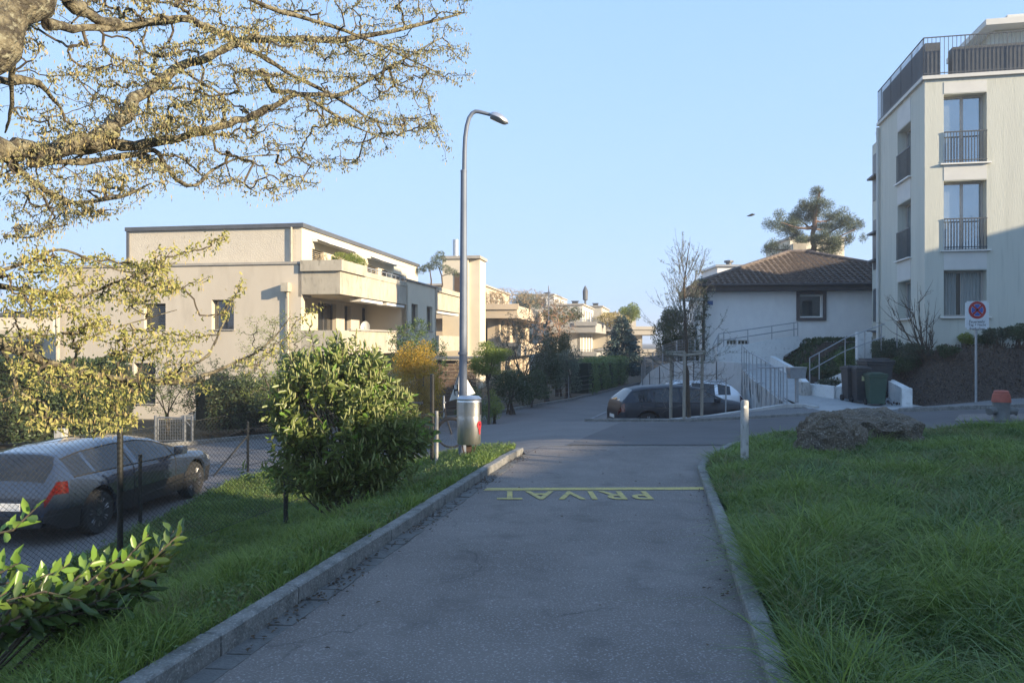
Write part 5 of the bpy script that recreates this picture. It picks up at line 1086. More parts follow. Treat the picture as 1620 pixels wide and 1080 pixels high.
def grow(limbs, targets, r_tip=.0035, expo=.42, sub=3, jit=.03, rmax=.03, droop=0):
    """connect target points to the nearest point of the growing branch system; returns tube list and tips"""
    nodes = []; par = []; 
    for L_ in limbs:
        for i in range(len(L_)-1):
            a, b = V(L_[i]), V(L_[i+1]); m = max(1, int((b-a).length/.12))
            for k in range(m): nodes.append(tuple(a.lerp(b, k/m))); par.append(-1)
        nodes.append(tuple(L_[-1])); par.append(-1)
    T = np.array(targets); N = np.array(nodes); n0 = len(N)
    dmin = np.array([np.min(((N-t)**2).sum(1)) for t in T]); T = T[np.argsort(dmin)]
    cap = n0+len(T)*sub+5; A = np.full((cap, 3), 1e6); A[:n0] = N; n = n0; tips = []; paths = []
    for t in T:
        j = int(np.argmin(((A[:n]-t)**2).sum(1))); p = A[j].copy(); d = np.linalg.norm(t-p)
        if d < .02: continue
        ids = [j]
        for k in range(1, sub+1):
            f = k/sub; q = p+(t-p)*f+(RG.normal(size=3)*jit*min(1, d*2) if k < sub else 0); q[2] += -droop*d*f*(1-f)*2
            A[n] = q; par.append(ids[-1]); ids.append(n); n += 1
        tips.append(ids[-1]); paths.append(ids)
    cnt = np.zeros(n); 
    for t in tips: cnt[t] += 1
    for i in range(n-1, n0-1, -1):
        if par[i] >= 0: cnt[par[i]] += cnt[i]
    q = MB()
    for ids in paths:
        rr = [min(rmax, r_tip*max(1, cnt[k])**expo) for k in ids]; rr[0] = min(rmax, rr[1]*1.05); q.tube([A[k] for k in ids], rr, 3 if rr[1] < .006 else 5, False)
    return q, np.array([A[t] for t in tips]), A[n0:n]
def limb_mb(limbs, radii, seg=10):
    q = MB()
    for L_, rr in zip(limbs, radii):
        pts = []; r2 = []; 
        for i in range(len(L_)-1):   # Catmull-Rom
            p0, p1, p2, p3 = (V(L_[max(i-1, 0)]), V(L_[i]), V(L_[i+1]), V(L_[min(i+2, len(L_)-1)]))
            for k in range(4):
                t = k/4; pts.append(.5*((2*p1)+(p2-p0)*t+(2*p0-5*p1+4*p2-p3)*t*t+(-p0+3*p1-3*p2+p3)*t**3)+V(RG.normal(size=3)*.25*rr[i])); r2.append(lerp(rr[i], rr[i+1], t)*(1+.12*RG.normal()))
        pts.append(V(L_[-1])); r2.append(rr[-1]); q.tube(pts, r2, seg)
    return q
def rpts(poly, n, D0, D1, fD=None):
    out = []; xs = [p[0] for p in poly]; ys = [p[1] for p in poly]
    while len(out) < n:
        x, y = random.uniform(min(xs), max(xs)), random.uniform(min(ys), max(ys))
        if inside(x, y, poly): out.append(P(x, y, fD(x, y)+random.uniform(D0, D1) if fD else random.uniform(D0, D1)))
    return out
# ---- big hornbeam reaching in from the left ----
tb = V((-5.0, 4.4, -.75)); hb_ = thing('hornbeam_tree', 'large spreading tree with drooping catkins and yellow-green new leaves, reaching in from the left edge', 'tree', tb)
LU = [
 [tb, V((-5.1, 4.4, .6)), V((-5.0, 4.5, 2.0)), P(-150, 270, 5.0), P(-50, 150, 5.1), P(8, 42, 5.3), P(70, -50, 5.6), P(120, -160, 6)],
 [P(-150, 265, 5.1), P(-60, 240, 5.6), P(0, 240, 6), P(50, 240, 6.2), P(100, 233, 6.5), P(160, 214, 6.7), P(205, 170, 7), P(262, 120, 7.3), P(330, 90, 7.6), P(380, 64, 7.8), P(460, 62, 8), P(540, 62, 8.2), P(640, 45, 8.6), P(735, 20, 9)],
 [P(100, 236, 6.5), P(160, 232, 6.8), P(230, 228, 7), P(300, 212, 7.2), P(350, 200, 7.3), P(400, 182, 7.5), P(440, 165, 7.6), P(475, 148, 7.8), P(540, 150, 8), P(610, 110, 8.3), P(700, 60, 8.8)],
 [P(45, 258, 6.2), P(110, 258, 6.6), P(200, 246, 6.9), P(245, 238, 7), P(262, 262, 7.1), P(280, 285, 7.2), P(310, 294, 7.2), P(335, 270, 7.3), P(380, 250, 7.5), P(440, 245, 7.8)],
 [P(18, 260, 6.1), P(50, 285, 6.3), P(80, 305, 6.5), P(120, 320, 6.7), P(190, 312, 7), P(240, 290, 7.2)],
 [P(95, -20, 5.6), P(120, 8, 5.8), P(150, 28, 6), P(210, 42, 6.4), P(285, 30, 6.9), P(320, 40, 7), P(360, 58, 7.2), P(400, 80, 7.4), P(450, 112, 7.7), P(520, 148, 8), P(590, 190, 8.3), P(640, 200, 8.6)],
 [P(70, 35, 5.5), P(130, 45, 5.9), P(200, 42, 6.3), P(250, 30, 6.5), P(300, 25, 6.8)],
 [P(415, 110, 7.6), P(422, 130, 7.6), P(440, 145, 7.7), P(480, 152, 7.8), P(560, 200, 8.3), P(620, 222, 8.6)],
 [P(-60, 130, 5.3), P(0, 130, 5.6), P(60, 131, 5.9), P(100, 180, 6.2)],
 [P(30, 60, 5.3), P(20, 110, 5.5), P(16, 180, 5.8), P(8, 210, 6)], 
 [P(330, -40, 7), P(420, 10, 7.4), P(520, 40, 7.8), P(620, 80, 8.4), P(720, 130, 9)],
 [P(350, 200, 7.3), P(355, 180, 7.3), P(350, 150, 7.2), P(300, 120, 7.1), P(270, 90, 7)]]
RU = [[.3, .26, .22, .19, .165, .15, .13, .1], [.16, .12, .095, .082, .08, .072, .058, .052, .045, .038, .034, .03, .022, .008], [.06, .05, .046, .042, .038, .034, .03, .026, .02, .014, .006],
      [.035, .03, .027, .024, .021, .019, .016, .013, .01, .005], [.03, .026, .023, .019, .014, .006], [.06, .045, .042, .038, .034, .032, .028, .025, .022, .018, .012, .005], [.045, .03, .024, .018, .008],
      [.03, .028, .025, .018, .012, .004], [.05, .035, .025, .01], [.03, .02, .014, .006], [.03, .025, .02, .014, .004], [.02, .018, .014, .01, .005]]
LL = [[V((-5.0, 4.5, 1.1)), P(-260, 500, 5.4), P(-100, 520, 6), P(0, 545, 6.3), P(60, 566, 6.6), P(110, 585, 6.8), P(190, 598, 7.1), P(260, 603, 7.4), P(285, 600, 7.5), P(300, 580, 7.6), P(330, 560, 7.7), P(350, 520, 7.9), P(372, 470, 8.1)],
 [P(245, 602, 7.4), P(300, 600, 7.5), P(345, 585, 7.8), P(400, 560, 8), P(432, 535, 8.2), P(460, 500, 8.4)],
 [V((-5.0, 4.5, 1.7)), P(-230, 430, 5.6), P(-100, 430, 6), P(0, 452, 6.4), P(70, 462, 6.7), P(120, 470, 6.9), P(200, 440, 7.2), P(280, 415, 7.5)],
 [P(-60, 440, 6.1), P(30, 420, 6.5), P(85, 395, 6.7), P(130, 405, 6.9), P(200, 430, 7.2), P(235, 420, 7.3)],
 [P(0, 545, 6.3), P(20, 580, 6.4), P(30, 620, 6.4), P(72, 640, 6.6), P(75, 668, 6.6), P(120, 690, 6.8), P(170, 685, 7), P(205, 655, 7.1)],
 [P(110, 585, 6.8), P(122, 556, 6.9), P(115, 545, 6.9), P(180, 520, 7.2), P(280, 490, 7.5)]]
RL = [[.09, .07, .055, .045, .036, .033, .03, .03, .032, .016, .013, .009, .004], [.03, .028, .018, .012, .009, .004], [.05, .035, .028, .022, .018, .014, .01, .004], [.02, .016, .013, .011, .007, .003], [.02, .014, .011, .009, .008, .006, .005, .002], [.013, .014, .012, .008, .003]]
limb_mb(LU[:1], RU[:1], 20).build('trunk', m_bark, hb_, True)
limb_mb(LU[1:]+LL, RU[1:]+RL, 12).build('branches', m_bark, hb_, True)
UP = [(-20, -30), (750, -30), (738, 40), (748, 120), (690, 150), (700, 215), (716, 258), (640, 215), (600, 250), (555, 262), (520, 290), (470, 300), (430, 322), (390, 318), (340, 300), (300, 312), (240, 300), (200, 335), (130, 345), (90, 372), (0, 395)]
LO = [(-20, 405), (60, 390), (130, 375), (250, 378), (330, 392), (250, 430), (330, 445), (270, 500), (380, 500), (385, 455), (378, 480), (440, 520), (500, 500), (430, 560), (400, 600), (330, 612), (250, 610), (215, 640), (195, 672), (150, 700), (90, 695), (60, 650), (-20, 640)]
fU = lambda x, y: 6.2+x*.0033
fL = lambda x, y: 6.3+x*.0035
def sprays(poly, n, fD, dj, ln=(50, 150), step=9, slope=(-.35, .15), w=7):
    # flat sprays of twigs, one above another, with air between them
    out = []; xs = [p[0] for p in poly]; ys = [p[1] for p in poly]; k = 0
    while k < n:
        x, y = random.uniform(min(xs), max(xs)), random.uniform(min(ys), max(ys))
        if not inside(x, y, poly): continue
        k += 1; L_ = random.uniform(*ln); s = random.uniform(*slope); dd = random.uniform(-dj, dj); m = int(L_/step); ds = random.uniform(-.006, .006)
        for i in range(m):
            u = i*step; wf = 1-i/m*.6; px = x+u; py = y+s*u+.0012*u*u+random.gauss(0, w*wf*.55)
            if inside(px, py, poly): out.append(P(px+random.gauss(0, 4), py, fD(px, py)+dd+ds*u+random.gauss(0, .12)))
    return out
tU = sprays(UP, 210, fU, .75, (50, 160), 8)+rpts(UP, 340, -.8, .9, fU)
LOa = [(-20, 405), (60, 392), (130, 380), (240, 385), (300, 392), (250, 432), (310, 450), (262, 470), (200, 500), (150, 520), (60, 540), (-20, 540)]
LOb = [(-20, 540), (120, 520), (250, 505), (380, 490), (420, 520), (470, 510), (430, 560), (400, 600), (330, 612), (250, 612), (215, 640), (190, 672), (150, 695), (90, 690), (60, 650), (-20, 640)]
tL = sprays(LOa, 46, fL, .5, (50, 130), 8, (-.3, .1))+sprays(LOb, 36, fL, .5, (45, 120), 8, (-.35, .12))+sprays([(-20, 600), (90, 600), (210, 640), (185, 672), (150, 690), (60, 680), (-20, 655)], 9, fL, .4, (40, 90), 9)
for chain in ([(300, 400), (360, 370), (330, 385)], [(200, 440), (260, 405), (330, 382)], [(240, 470), (300, 452), (326, 440)], [(350, 500), (372, 470), (382, 447)], [(200, 672), (212, 655)], [(420, 560), (470, 515), (496, 485)], [(40, 400), (70, 385)]):
    for k in range(12): f = k/11*(len(chain)-1); i = min(int(f), len(chain)-2); x = lerp(chain[i][0], chain[i+1][0], f-i)+random.uniform(-5, 5); y = lerp(chain[i][1], chain[i+1][1], f-i)+random.uniform(-5, 5); tL.append(P(x, y, fL(x, y)))
q1, tipU, nodU = grow(LU[1:], tU, r_tip=.0026, expo=.43, jit=.035, rmax=.022, droop=.1)
q2, tipL, nodL = grow(LL, tL, r_tip=.0026, expo=.43, jit=.04, rmax=.018, droop=.1)
q1.v += []; n_ = len(q1.v); q1.v += q2.v; q1.f += [tuple(i+n_ for i in f) for f in q2.f]; q1.build('twigs', m_twig, hb_)
m_hleaf = mat('young_hornbeam_leaf', (.34, .35, .09), (.54, .49, .17), rough=.6, leaf=.45); m_catkin = mat('catkin', (.55, .42, .18), (.4, .34, .12), rough=.8, leaf=.35)
m_hleaf2 = mat('budding_hornbeam_leaf', (.24, .23, .11), (.45, .42, .2), rough=.7, leaf=.4)
def cluster(tips, k, spread, Lr, Wr, dn, rr=.6):
    B = np.repeat(tips, k, 0)+RG.normal(size=(len(tips)*k, 3))*spread; D_ = unit(np.stack([RG.normal(size=len(B))*rr, RG.normal(size=len(B))*rr, -dn+RG.normal(size=len(B))*.35], 1))
    return B, D_, RG.uniform(*Lr, len(B)), RG.uniform(*Wr, len(B))
allU = np.concatenate([tipU, nodU[RG.random(len(nodU)) < .2]]); allL = np.concatenate([tipL, nodL[RG.random(len(nodL)) < .12]])
B, D_, L_, W_ = cluster(allU, 5, .024, (.022, .044), (.010, .019), .9, .75); leafmesh('leaves', B, D_, L_, W_, m_hleaf2, hb_, fold=.3)
B, D_, L_, W_ = cluster(allL, 5, .03, (.028, .056), (.014, .027), .8, .85); leafmesh('leaves', B, D_, L_, W_, m_hleaf, hb_, fold=.3)
B, D_, L_, W_ = cluster(np.concatenate([tipU, tipL]), 3, .04, (.035, .06), (.007, .01), 2.2, .35); leafmesh('catkins', B, D_, L_, W_, m_catkin, hb_, fold=None)
# ---- flowering cherry laurel ----
m_laurel = mat('laurel_leaf', (.11, .15, .038), (.21, .25, .075), rough=.38, leaf=.25, spec=.6); m_candle = mat('laurel_flower_spike', (.26, .29, .1), (.38, .39, .16), rough=.8, leaf=.25)
m_laurely = mat('young_laurel_leaf', (.17, .3, .05), (.25, .38, .08), rough=.35, leaf=.35)
def laurel(root, blobs, n, nc, base, Ll=(.1, .16), young=.08):
    Pp, d = blob_points(blobs, n, .45); Pp = Pp+d*(RG.random((n, 1)) < .14)*RG.uniform(.05, .26, (n, 1)); kp = np.array([noise.noise(V(p)*2.4) > -.13 for p in Pp]); Pp, d = Pp[kp], d[kp]; n = len(Pp); ctr = np.array(base)+np.array((0, 0, .6)); nt_ = n//9; shoots, ds = Pp[:nt_], d[:nt_]
    out = unit(unit(shoots-ctr)*.8+ds*.4+np.array((0, 0, .55))); B = []; Dd = []; S = []
    q = MB()
    for i in range(0, nt_, 3):
        s0 = shoots[i]; q.tube([s0-out[i]*.35+RG.normal(size=3)*.03, s0-out[i]*.15, s0+out[i]*.1], [.008, .006, .003], 4, False)
    for k in range(26):
        a = RG.normal(size=2)*.12; e = blobs[k % len(blobs)]; q.tube([V(base)+V((a[0], a[1], -.1)), (V(base)+V(e[:3]))/2+V(RG.normal(size=3)*.1), V(e[:3])+V(RG.normal(size=3)*.15)], [.022, .015, .007], 5, False)
    q.build('stems', m_twig, root)
    k9 = 9; bb = np.repeat(shoots, k9, 0); oo = np.repeat(out, k9, 0); t_ = np.tile(np.linspace(-.2, .1, k9), nt_)[:, None]
    sd = rnd(len(bb)); sd = unit(sd-oo*(sd*oo).sum(1, keepdims=True)); B = bb+oo*t_; Dd = unit(oo*.55+sd*1.0+np.array((0, 0, -.1)))
    isy = np.tile(np.arange(k9) >= k9-2, nt_) & (RG.random(len(B)) < young*3)
    L_ = RG.uniform(*Ll, len(B))*np.repeat(RG.uniform(.65, 1.15, nt_), k9); leafmesh('foliage', B[~isy], Dd[~isy], L_[~isy], L_[~isy]*.36, m_laurel, root, fold=.18, side=np.cross(Dd, oo)[~isy]*1.0+RG.normal(size=(int((~isy).sum()), 3))*.15, curl=-.12)
    if isy.any(): leafmesh('young_foliage', B[isy], unit(Dd+oo*.9)[isy], L_[isy]*.9, L_[isy]*.3, m_laurely, root, fold=.18, side=np.cross(Dd, oo)[isy], curl=-.1)
    if nc:
        j = RG.permutation(nt_); j = j[RG.random(nt_)[j] < np.clip((shoots[j, 2]+.7)/1.6, .12, 1)][:nc]; Bc = np.repeat(shoots[j]+out[j]*.06, 3, 0)+RG.normal(size=(len(j)*3, 3))*.045; Dc = unit(np.array((0, 0, 1.))+RG.normal(size=(len(Bc), 3))*.22)
        ft = MB()
        for b_, d_ in zip(Bc, Dc): l = random.uniform(.07, .12); ft.tube([b_, b_+d_*l*.25, b_+d_*l*.75, b_+d_*l], [.004, .011, .010, .003], 5, False)
        ft.build('flower_spikes', m_candle, root)
lb = V((-2.3, 10.2, Gl(-2.3, 10.2)+.05)); ll = thing('laurel_bush', 'big cherry laurel bush with upright flower spikes, in the middle of the grass verge', 'bush', lb)
blobs = []
for (px, py, D, r) in ((545, 590, 10.4, .34), (505, 580, 10.3, .24), (580, 600, 10.2, .3), (618, 640, 10.3, .26), (485, 610, 10.2, .34), (455, 650, 10.1, .3), (475, 580, 10.5, .14), (540, 645, 9.9, .45), (605, 675, 9.9, .42), (648, 695, 10.1, .28), (655, 665, 10.3, .15), (490, 700, 9.9, .42), (560, 720, 9.7, .42), (615, 735, 9.8, .33), (450, 700, 10.2, .26), (520, 765, 9.6, .3), (480, 755, 9.8, .3), (590, 765, 9.7, .22), (570, 640, 10.8, .4), (548, 556, 10.4, .13), (440, 745, 10.1, .16), (512, 552, 10.2, .1), (590, 575, 10.3, .14), (460, 610, 10.4, .12), (528, 545, 10.5, .1)):
    p = P(px, py, D); blobs.append((p.x, p.y, p.z, r, r*.95, r))
laurel(ll, blobs, 15500, 430, lb, Ll=(.075, .155))
# near laurel shoots, bottom left
la = V((-3.6, 4.3, -1.0)); ln = thing('laurel_bush', 'low glossy laurel shoots poking through the fence in the bottom left corner', 'bush', la)
B = []; Dd = []; S = []; q = MB(); yb_ = []
def shoot(pts, nl, young, ll_=(.075, .105), spread=1.0):
    pts = [V(p) for p in pts]; q.tube([la+V((random.uniform(-.1, .1), 0, 0))]+pts if False else pts, [.007]*(len(pts)-1)+[.003], 5, False); tot = len(pts)-1
    for k in range(nl):
        f = (k+.5)/nl*tot; i = min(int(f), tot-1); p = pts[i].lerp(pts[i+1], f-i); d = (pts[i+1]-pts[i]).normalized(); up = V((0, -.35, .94)); sdv = d.cross(up).normalized(); up = sdv.cross(d).normalized()
        a = k*2.4+random.uniform(-.3, .3); dirv = (d*(.45+.5*(k/nl)**2)+(sdv*cos(a)+up*(sin(a)*.8+.25))*spread).normalized(); B.append(p); Dd.append(dirv); S.append(d.cross(dirv)); yb_.append(young)
sh = [((-40, 850, 4.0), (20, 838, 4.0), (60, 800, 4.0), 14, 1), ((-60, 920, 4.0), (0, 905, 4.0), (30, 890, 4.0), 12, 1), ((-30, 960, 3.8), (20, 930, 4.0), (85, 905, 4.1), 12, 1), ((20, 960, 4.0), (70, 920, 4.1), (110, 890, 4.2), 13, 1), ((60, 960, 4.1), (110, 925, 4.2), (150, 885, 4.3), 12, 1),
      ((80, 960, 4.2), (140, 920, 4.3), (190, 880, 4.4), 13, 1), ((100, 960, 4.3), (180, 905, 4.4), (235, 845, 4.5), 18, 1), ((150, 940, 4.4), (230, 895, 4.5), (288, 840, 4.6), 18, 0), ((20, 980, 4.0), (60, 950, 4.1), (120, 940, 4.2), 16, 0), ((120, 960, 4.3), (190, 930, 4.4), (250, 905, 4.5), 14, 0),
      ((60, 980, 4.1), (110, 965, 4.2), (170, 945, 4.3), 16, 0), ((-20, 1000, 3.9), (30, 975, 4.0), (80, 975, 4.1), 16, 0), ((170, 950, 4.4), (210, 925, 4.5), (215, 880, 4.5), 16, 0), ((90, 940, 4.3), (130, 910, 4.35), (170, 890, 4.4), 16, 0), ((200, 930, 4.5), (235, 905, 4.6), (262, 875, 4.6), 14, 0), ((-30, 930, 4.1), (20, 920, 4.1), (60, 925, 4.2), 14, 0), ((10, 950, 3.9), (70, 935, 4.0), (130, 950, 4.1), 14, 0), ((100, 975, 4.2), (150, 965, 4.3), (210, 960, 4.3), 12, 0)]
for a, b, c, n, y in sh: shoot([P(*a), P(*b), P(*c)], n, y)
for a, b, c, n, y in sh[7:]:
    for _ in range(3): o_ = [(t[0]+random.uniform(-25, 15), t[1]+random.uniform(-5, 30), t[2]+random.uniform(0, .4)) for t in (a, b, c)]; shoot([P(*t) for t in o_], n, 0)
for k in range(14): e = sh[k % len(sh)][1]; q.tube([la+V((RG.normal()*.15, RG.normal()*.1, 0)), P(*sh[k % len(sh)][0])], [.012, .007], 5, False)
q.build('stems', m_twig, ln); B, Dd, S, yb_ = np.array(B), np.array(Dd), np.array(S), np.array(yb_, bool); L_ = RG.uniform(.085, .13, len(B))
m_lnear = mat('deep_laurel_leaf', (.045, .085, .02), (.08, .13, .03), rough=.33, leaf=.2)
for msk, nm, mm in ((~yb_, 'foliage', m_lnear), (yb_, 'young_foliage', m_laurely)): leafmesh(nm, B[msk], Dd[msk], L_[msk], L_[msk]*.4, mm, ln, fold=.16, side=S[msk], curl=-.12)
# ---- generic shrubs and trees ----
m_darkg = mat('dark_hedge_leaf', (.035, .058, .02), (.07, .1, .035), rough=.55, leaf=.15); m_midg = mat('mid_green_leaf', (.07, .12, .03), (.14, .2, .06), rough=.5, leaf=.3)
m_yelg = mat('yellow_green_leaf', (.17, .22, .04), (.26, .3, .06), rough=.55, leaf=.4); m_forsy = mat('yellow_blossom', (.48, .3, .03), (.36, .25, .035), rough=.7, leaf=.4)
m_grey = mat('grey_green_leaf', (.09, .12, .08), (.16, .19, .13), rough=.6, leaf=.2); m_spruce = mat('blue_spruce_needle', (.05, .085, .075), (.085, .13, .115), rough=.7); m_pine = mat('pine_needle', (.06, .09, .055), (.15, .175, .1), rough=.7, leaf=.15)
m_brownl = mat('brown_twig_leaf', (.32, .23, .13), (.42, .32, .18), rough=.8, leaf=.2)
def shrub(name, label, cat, px, py_base, D, w_, h_, m, n, ls=.06, seed=1, lump=9, group=None, z0=None, dens=.33, aspect=.5, flat=1., extra=None, trunk=.0, fn=None):
    """rounded shrub whose foot stands on the ground; w_, h_ in metres"""
    c = P(px, py_base, D); z = (fn or Gl)(c.x, D) if z0 is None else z0; r = thing(name, label, cat, (c.x, D, z), 0, group)
    cz = z+trunk+(h_-trunk)*.5; bl = lumps((c.x, D, cz), (w_/2*.85, w_/2*.85, (h_-trunk)/2*.85), lump, .42, seed, flat); Pp, d = blob_points(bl, n, dens); k = Pp[:, 2] > z+.02; Pp, d = Pp[k], d[k]
    Dv = unit(d*.7+RG.normal(size=d.shape)*.6+np.array((0, 0, .25))); L_ = RG.uniform(ls*.7, ls*1.3, len(Pp)); leafmesh('foliage', Pp, Dv, L_, L_*aspect, m, r, fold=None)
    if extra:
        Pp, d = blob_points(bl, extra[1], .2); leafmesh(extra[2], Pp, unit(d+RG.normal(size=d.shape)*.5), extra[3], extra[3]*.6, extra[0], r, fold=None)
    q = MB()
    if trunk >= .3:
        q.tube([(c.x, D, z-.1), (c.x+.04, D, z+trunk*.5), (c.x, D, z+trunk*1.02)], [.02+.008*h_, .018+.006*h_, .015+.005*h_], 8)
        for i in range(8): e = bl[(i+1) % len(bl)]; q.tube([(c.x, D, z+trunk*.95), V((c.x, D, z+trunk*1.3)).lerp(V(e[:3]), .5), V(e[:3])], [.012+.004*h_, .012, .006], 5, False)
    for i in range(7 if trunk < .3 else 0):
        e = bl[(i*2+1) % len(bl)]; b0 = V((c.x+RG.normal()*.05*w_, D+RG.normal()*.05*w_, z-.1)) if trunk < .3 else V((c.x, D, z-.1)); mid = V((c.x, D, z+max(trunk, h_*.3)))+V(RG.normal(size=3)*.05*w_)
        q.tube([b0, mid, V(e[:3])], [.02+.008*h_, .015+.004*h_, .008], 6, False)
    q.build('trunk' if trunk else 'stems', m_barkd, r); return r
def bare(name, label, cat, px, D, w_, h_, n, seed, z=None, m=None, m2=None, ls=.02, nl=2, group=None, r_tip=.004, stems=4, up=.6, fn=None, trunk=.2, y0=0.):
    c = P(px, 0, D); z = (fn or Gl)(c.x, D) if z is None else z; r = thing(name, label, cat, (c.x, D, z), 0, group); limbs = []; rad = []
    for i in range(stems): a = 2*pi*i/stems+RG.random(); t = V((c.x+cos(a)*w_*.22, D+sin(a)*w_*.22, z+h_*up)); limbs.append([V((c.x, D, z-.1)), V((c.x, D, z+h_*trunk))+V(RG.normal(size=3)*.03), t]); rad.append([.012*h_, .009*h_, .003*h_])
    T = []
    while len(T) < n:
        d = RG.normal(size=3); d /= np.linalg.norm(d); p = d*RG.random()**.4; zz_ = z+h_*(.58+p[2]*.42); 
        T.append(V((c.x+p[0]*w_/2*min(1, (zz_-z)/(h_*.5)+.15), D+p[1]*w_/2, zz_)))
    q0 = limb_mb(limbs, rad, 6); q1, tips, nod = grow(limbs, T, r_tip=r_tip, jit=.04*w_/2, rmax=.012*h_); n_ = len(q0.v); q0.v += q1.v; q0.f += [tuple(i+n_ for i in f) for f in q1.f]; q0.build('branches', m or m_twig, r)
    if m2: B, D2, L_, W_ = cluster(np.concatenate([tips, nod]), nl, .05, (ls, ls*1.8), (ls*.5, ls), -.3, .8); leafmesh('foliage', B, D2, L_, W_, m2, r, fold=None)  # twig buds on the leafless plants, small leaves on the green ones
    return r
gs = 'shrubs and hedges of the gardens'
def hedge(name, label, x0, y0, x1, y1, th, zb, zt_, n, m=m_darkg, ls=.07, parent=None):
    d = V((x1-x0, y1-y0)); L_ = d.length; d /= L_; nr = V((-d.y, d.x)); r = thing(name, label, 'hedge', ((x0+x1)/2, (y0+y1)/2, zb))
    u = RG.random(n)*L_; f = RG.random(n); side = RG.choice([0, 1, 2], n, p=[.45, .2, .35]); v = np.where(side == 0, -th/2, np.where(side == 1, th/2, (RG.random(n)-.5)*th)); z = np.where(side == 2, zt_, zb+RG.random(n)*(zt_-zb))
    wob = .12*np.sin(u*2.1)+.1*np.sin(u*5.3+z*3); v = v+np.where(side == 0, -wob, wob)*.8+RG.normal(size=n)*.06; z = z+np.where(side == 2, wob*.6, 0)+RG.normal(size=n)*.05
    Pp = np.stack([x0+d.x*u+nr.x*v, y0+d.y*u+nr.y*v, z], 1); Dv = unit(RG.normal(size=(n, 3))+np.array((0, -.4, .5))); leafmesh('foliage', Pp, Dv, RG.uniform(ls*.7, ls*1.3, n), ls*.55, m, r, fold=None)
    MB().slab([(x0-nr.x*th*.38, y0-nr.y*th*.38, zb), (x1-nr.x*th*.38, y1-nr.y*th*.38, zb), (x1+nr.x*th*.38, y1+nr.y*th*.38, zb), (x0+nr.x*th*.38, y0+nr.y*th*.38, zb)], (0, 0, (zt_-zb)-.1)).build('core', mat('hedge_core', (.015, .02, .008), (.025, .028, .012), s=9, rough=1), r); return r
# far left thuja / laurel screen behind the lane
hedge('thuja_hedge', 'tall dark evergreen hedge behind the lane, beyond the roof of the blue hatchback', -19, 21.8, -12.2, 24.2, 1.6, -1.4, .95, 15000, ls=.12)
shrub('evergreen_shrub', 'dark evergreen shrub at the right end of the tall dark hedge', 'bush', 175, 700, 24.2, 2.6, 2.6, m_darkg, 6000, .11, 3, group=gs)
shrub('evergreen_shrub', 'dark leafy shrub standing right behind the concrete post', 'bush', 110, 700, 23.8, 3.2, 2.7, m_darkg, 7000, .11, 4, group=gs)
bare('bare_shrub', 'tangled leafless shrub behind the garden gate', 'bush', 265, 26, 3, 2.8, 260, 1, m2=m_midg, nl=3, ls=.04, group=gs)
bare('bare_shrub', 'thin leafless shrub to the right of the garden gate', 'bush', 335, 26.5, 3.2, 2.6, 260, 2, m2=m_darkg, nl=4, ls=.05, group=gs)
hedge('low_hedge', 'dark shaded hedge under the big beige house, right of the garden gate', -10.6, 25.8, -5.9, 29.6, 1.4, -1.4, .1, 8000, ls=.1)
shrub('evergreen_shrub', 'dark shrub between the hedge and the cherry laurel', 'bush', 395, 700, 27, 2.8, 2.6, m_darkg, 5000, .1, 5, group=gs)
shrub('evergreen_shrub', 'dark shrub mass low behind the cherry laurel', 'bush', 460, 690, 25.8, 3, 2, m_darkg, 5000, .1, 15, group=gs)
bare('bare_shrub', 'pale twiggy shrub rising left above the cherry laurel', 'bush', 440, 24, 3, 4.2, 420, 21, m2=m_yelg, nl=3, ls=.035, group=gs)
r_ = shrub('forsythia', 'yellow flowering forsythia between the laurel and the lamp', 'bush', 661, 690, 24.0, 2.2, 3.2, m_forsy, 17000, .055, 6, 16)
shrub('forsythia', 'duller greenish yellow forsythia half behind the laurel', 'bush', 598, 690, 25, 2.1, 3.0, mat('dull_yellow_blossom', (.3, .24, .04), (.2, .19, .04), rough=.7, leaf=.4), 8000, .05, 7, 12)
bare('garden_tree', 'loose green tree just above the yellow forsythia', 'tree', 655, 28, 2.6, 4.0, 420, 3, m2=m_midg, nl=6, ls=.05)
shrub('garden_tree', 'small flat-topped light green tree just right of the lamp', 'tree', 772, 650, 26, 1.9, 3.3, m_yelg, 9000, .055, 9, 16, trunk=1.7, flat=.55, dens=.6)
shrub('garden_shrub', 'small yellowish shrub beside the pavement, right of the litter bin', 'bush', 782, 650, 28.8, 1.0, 1.35, m_yelg, 2600, .05, 10, group=gs)
bare('bare_shrub', 'brown leafless shrub behind the lamp pole', 'bush', 745, 30, 2.2, 2.6, 240, 5, m2=m_brownl, nl=2, ls=.04, group=gs)
shrub('garden_shrub', 'dark low shrub right behind the litter bin', 'bush', 748, 650, 28, 1.8, 1.5, m_midg, 4200, .06, 35, group=gs)
shrub('garden_shrub', 'dark rounded shrub behind the small yellowish one', 'bush', 808, 640, 32.5, 2.2, 2.3, m_darkg, 6000, .08, 11, group=gs)
bare('bare_tree', 'shaded leafless tree in front of the brown terraced house', 'tree', 828, 37, 3.4, 4.6, 650, 6, m2=m_grey, nl=2, ls=.05, z=-1.4)
shrub('conifer', 'dark green narrow conifer, leftmost of the pair before the white and grey house', 'tree', 864, 640, 39, 1.9, 4.0, m_darkg, 8000, .09, 12, 12, z0=-1.4)
shrub('grey_shrub', 'grey-green whitish flowering shrub beside the dark conifer', 'bush', 898, 635, 40.5, 2.2, 2.9, m_grey, 6000, .08, 13, 12, z0=-1.4, group=gs)
shrub('conifer', 'dark green bushy conifer standing behind the grey-green shrub', 'tree', 884, 640, 43, 2.1, 3.9, m_darkg, 6000, .09, 14, 12, z0=-1.4)
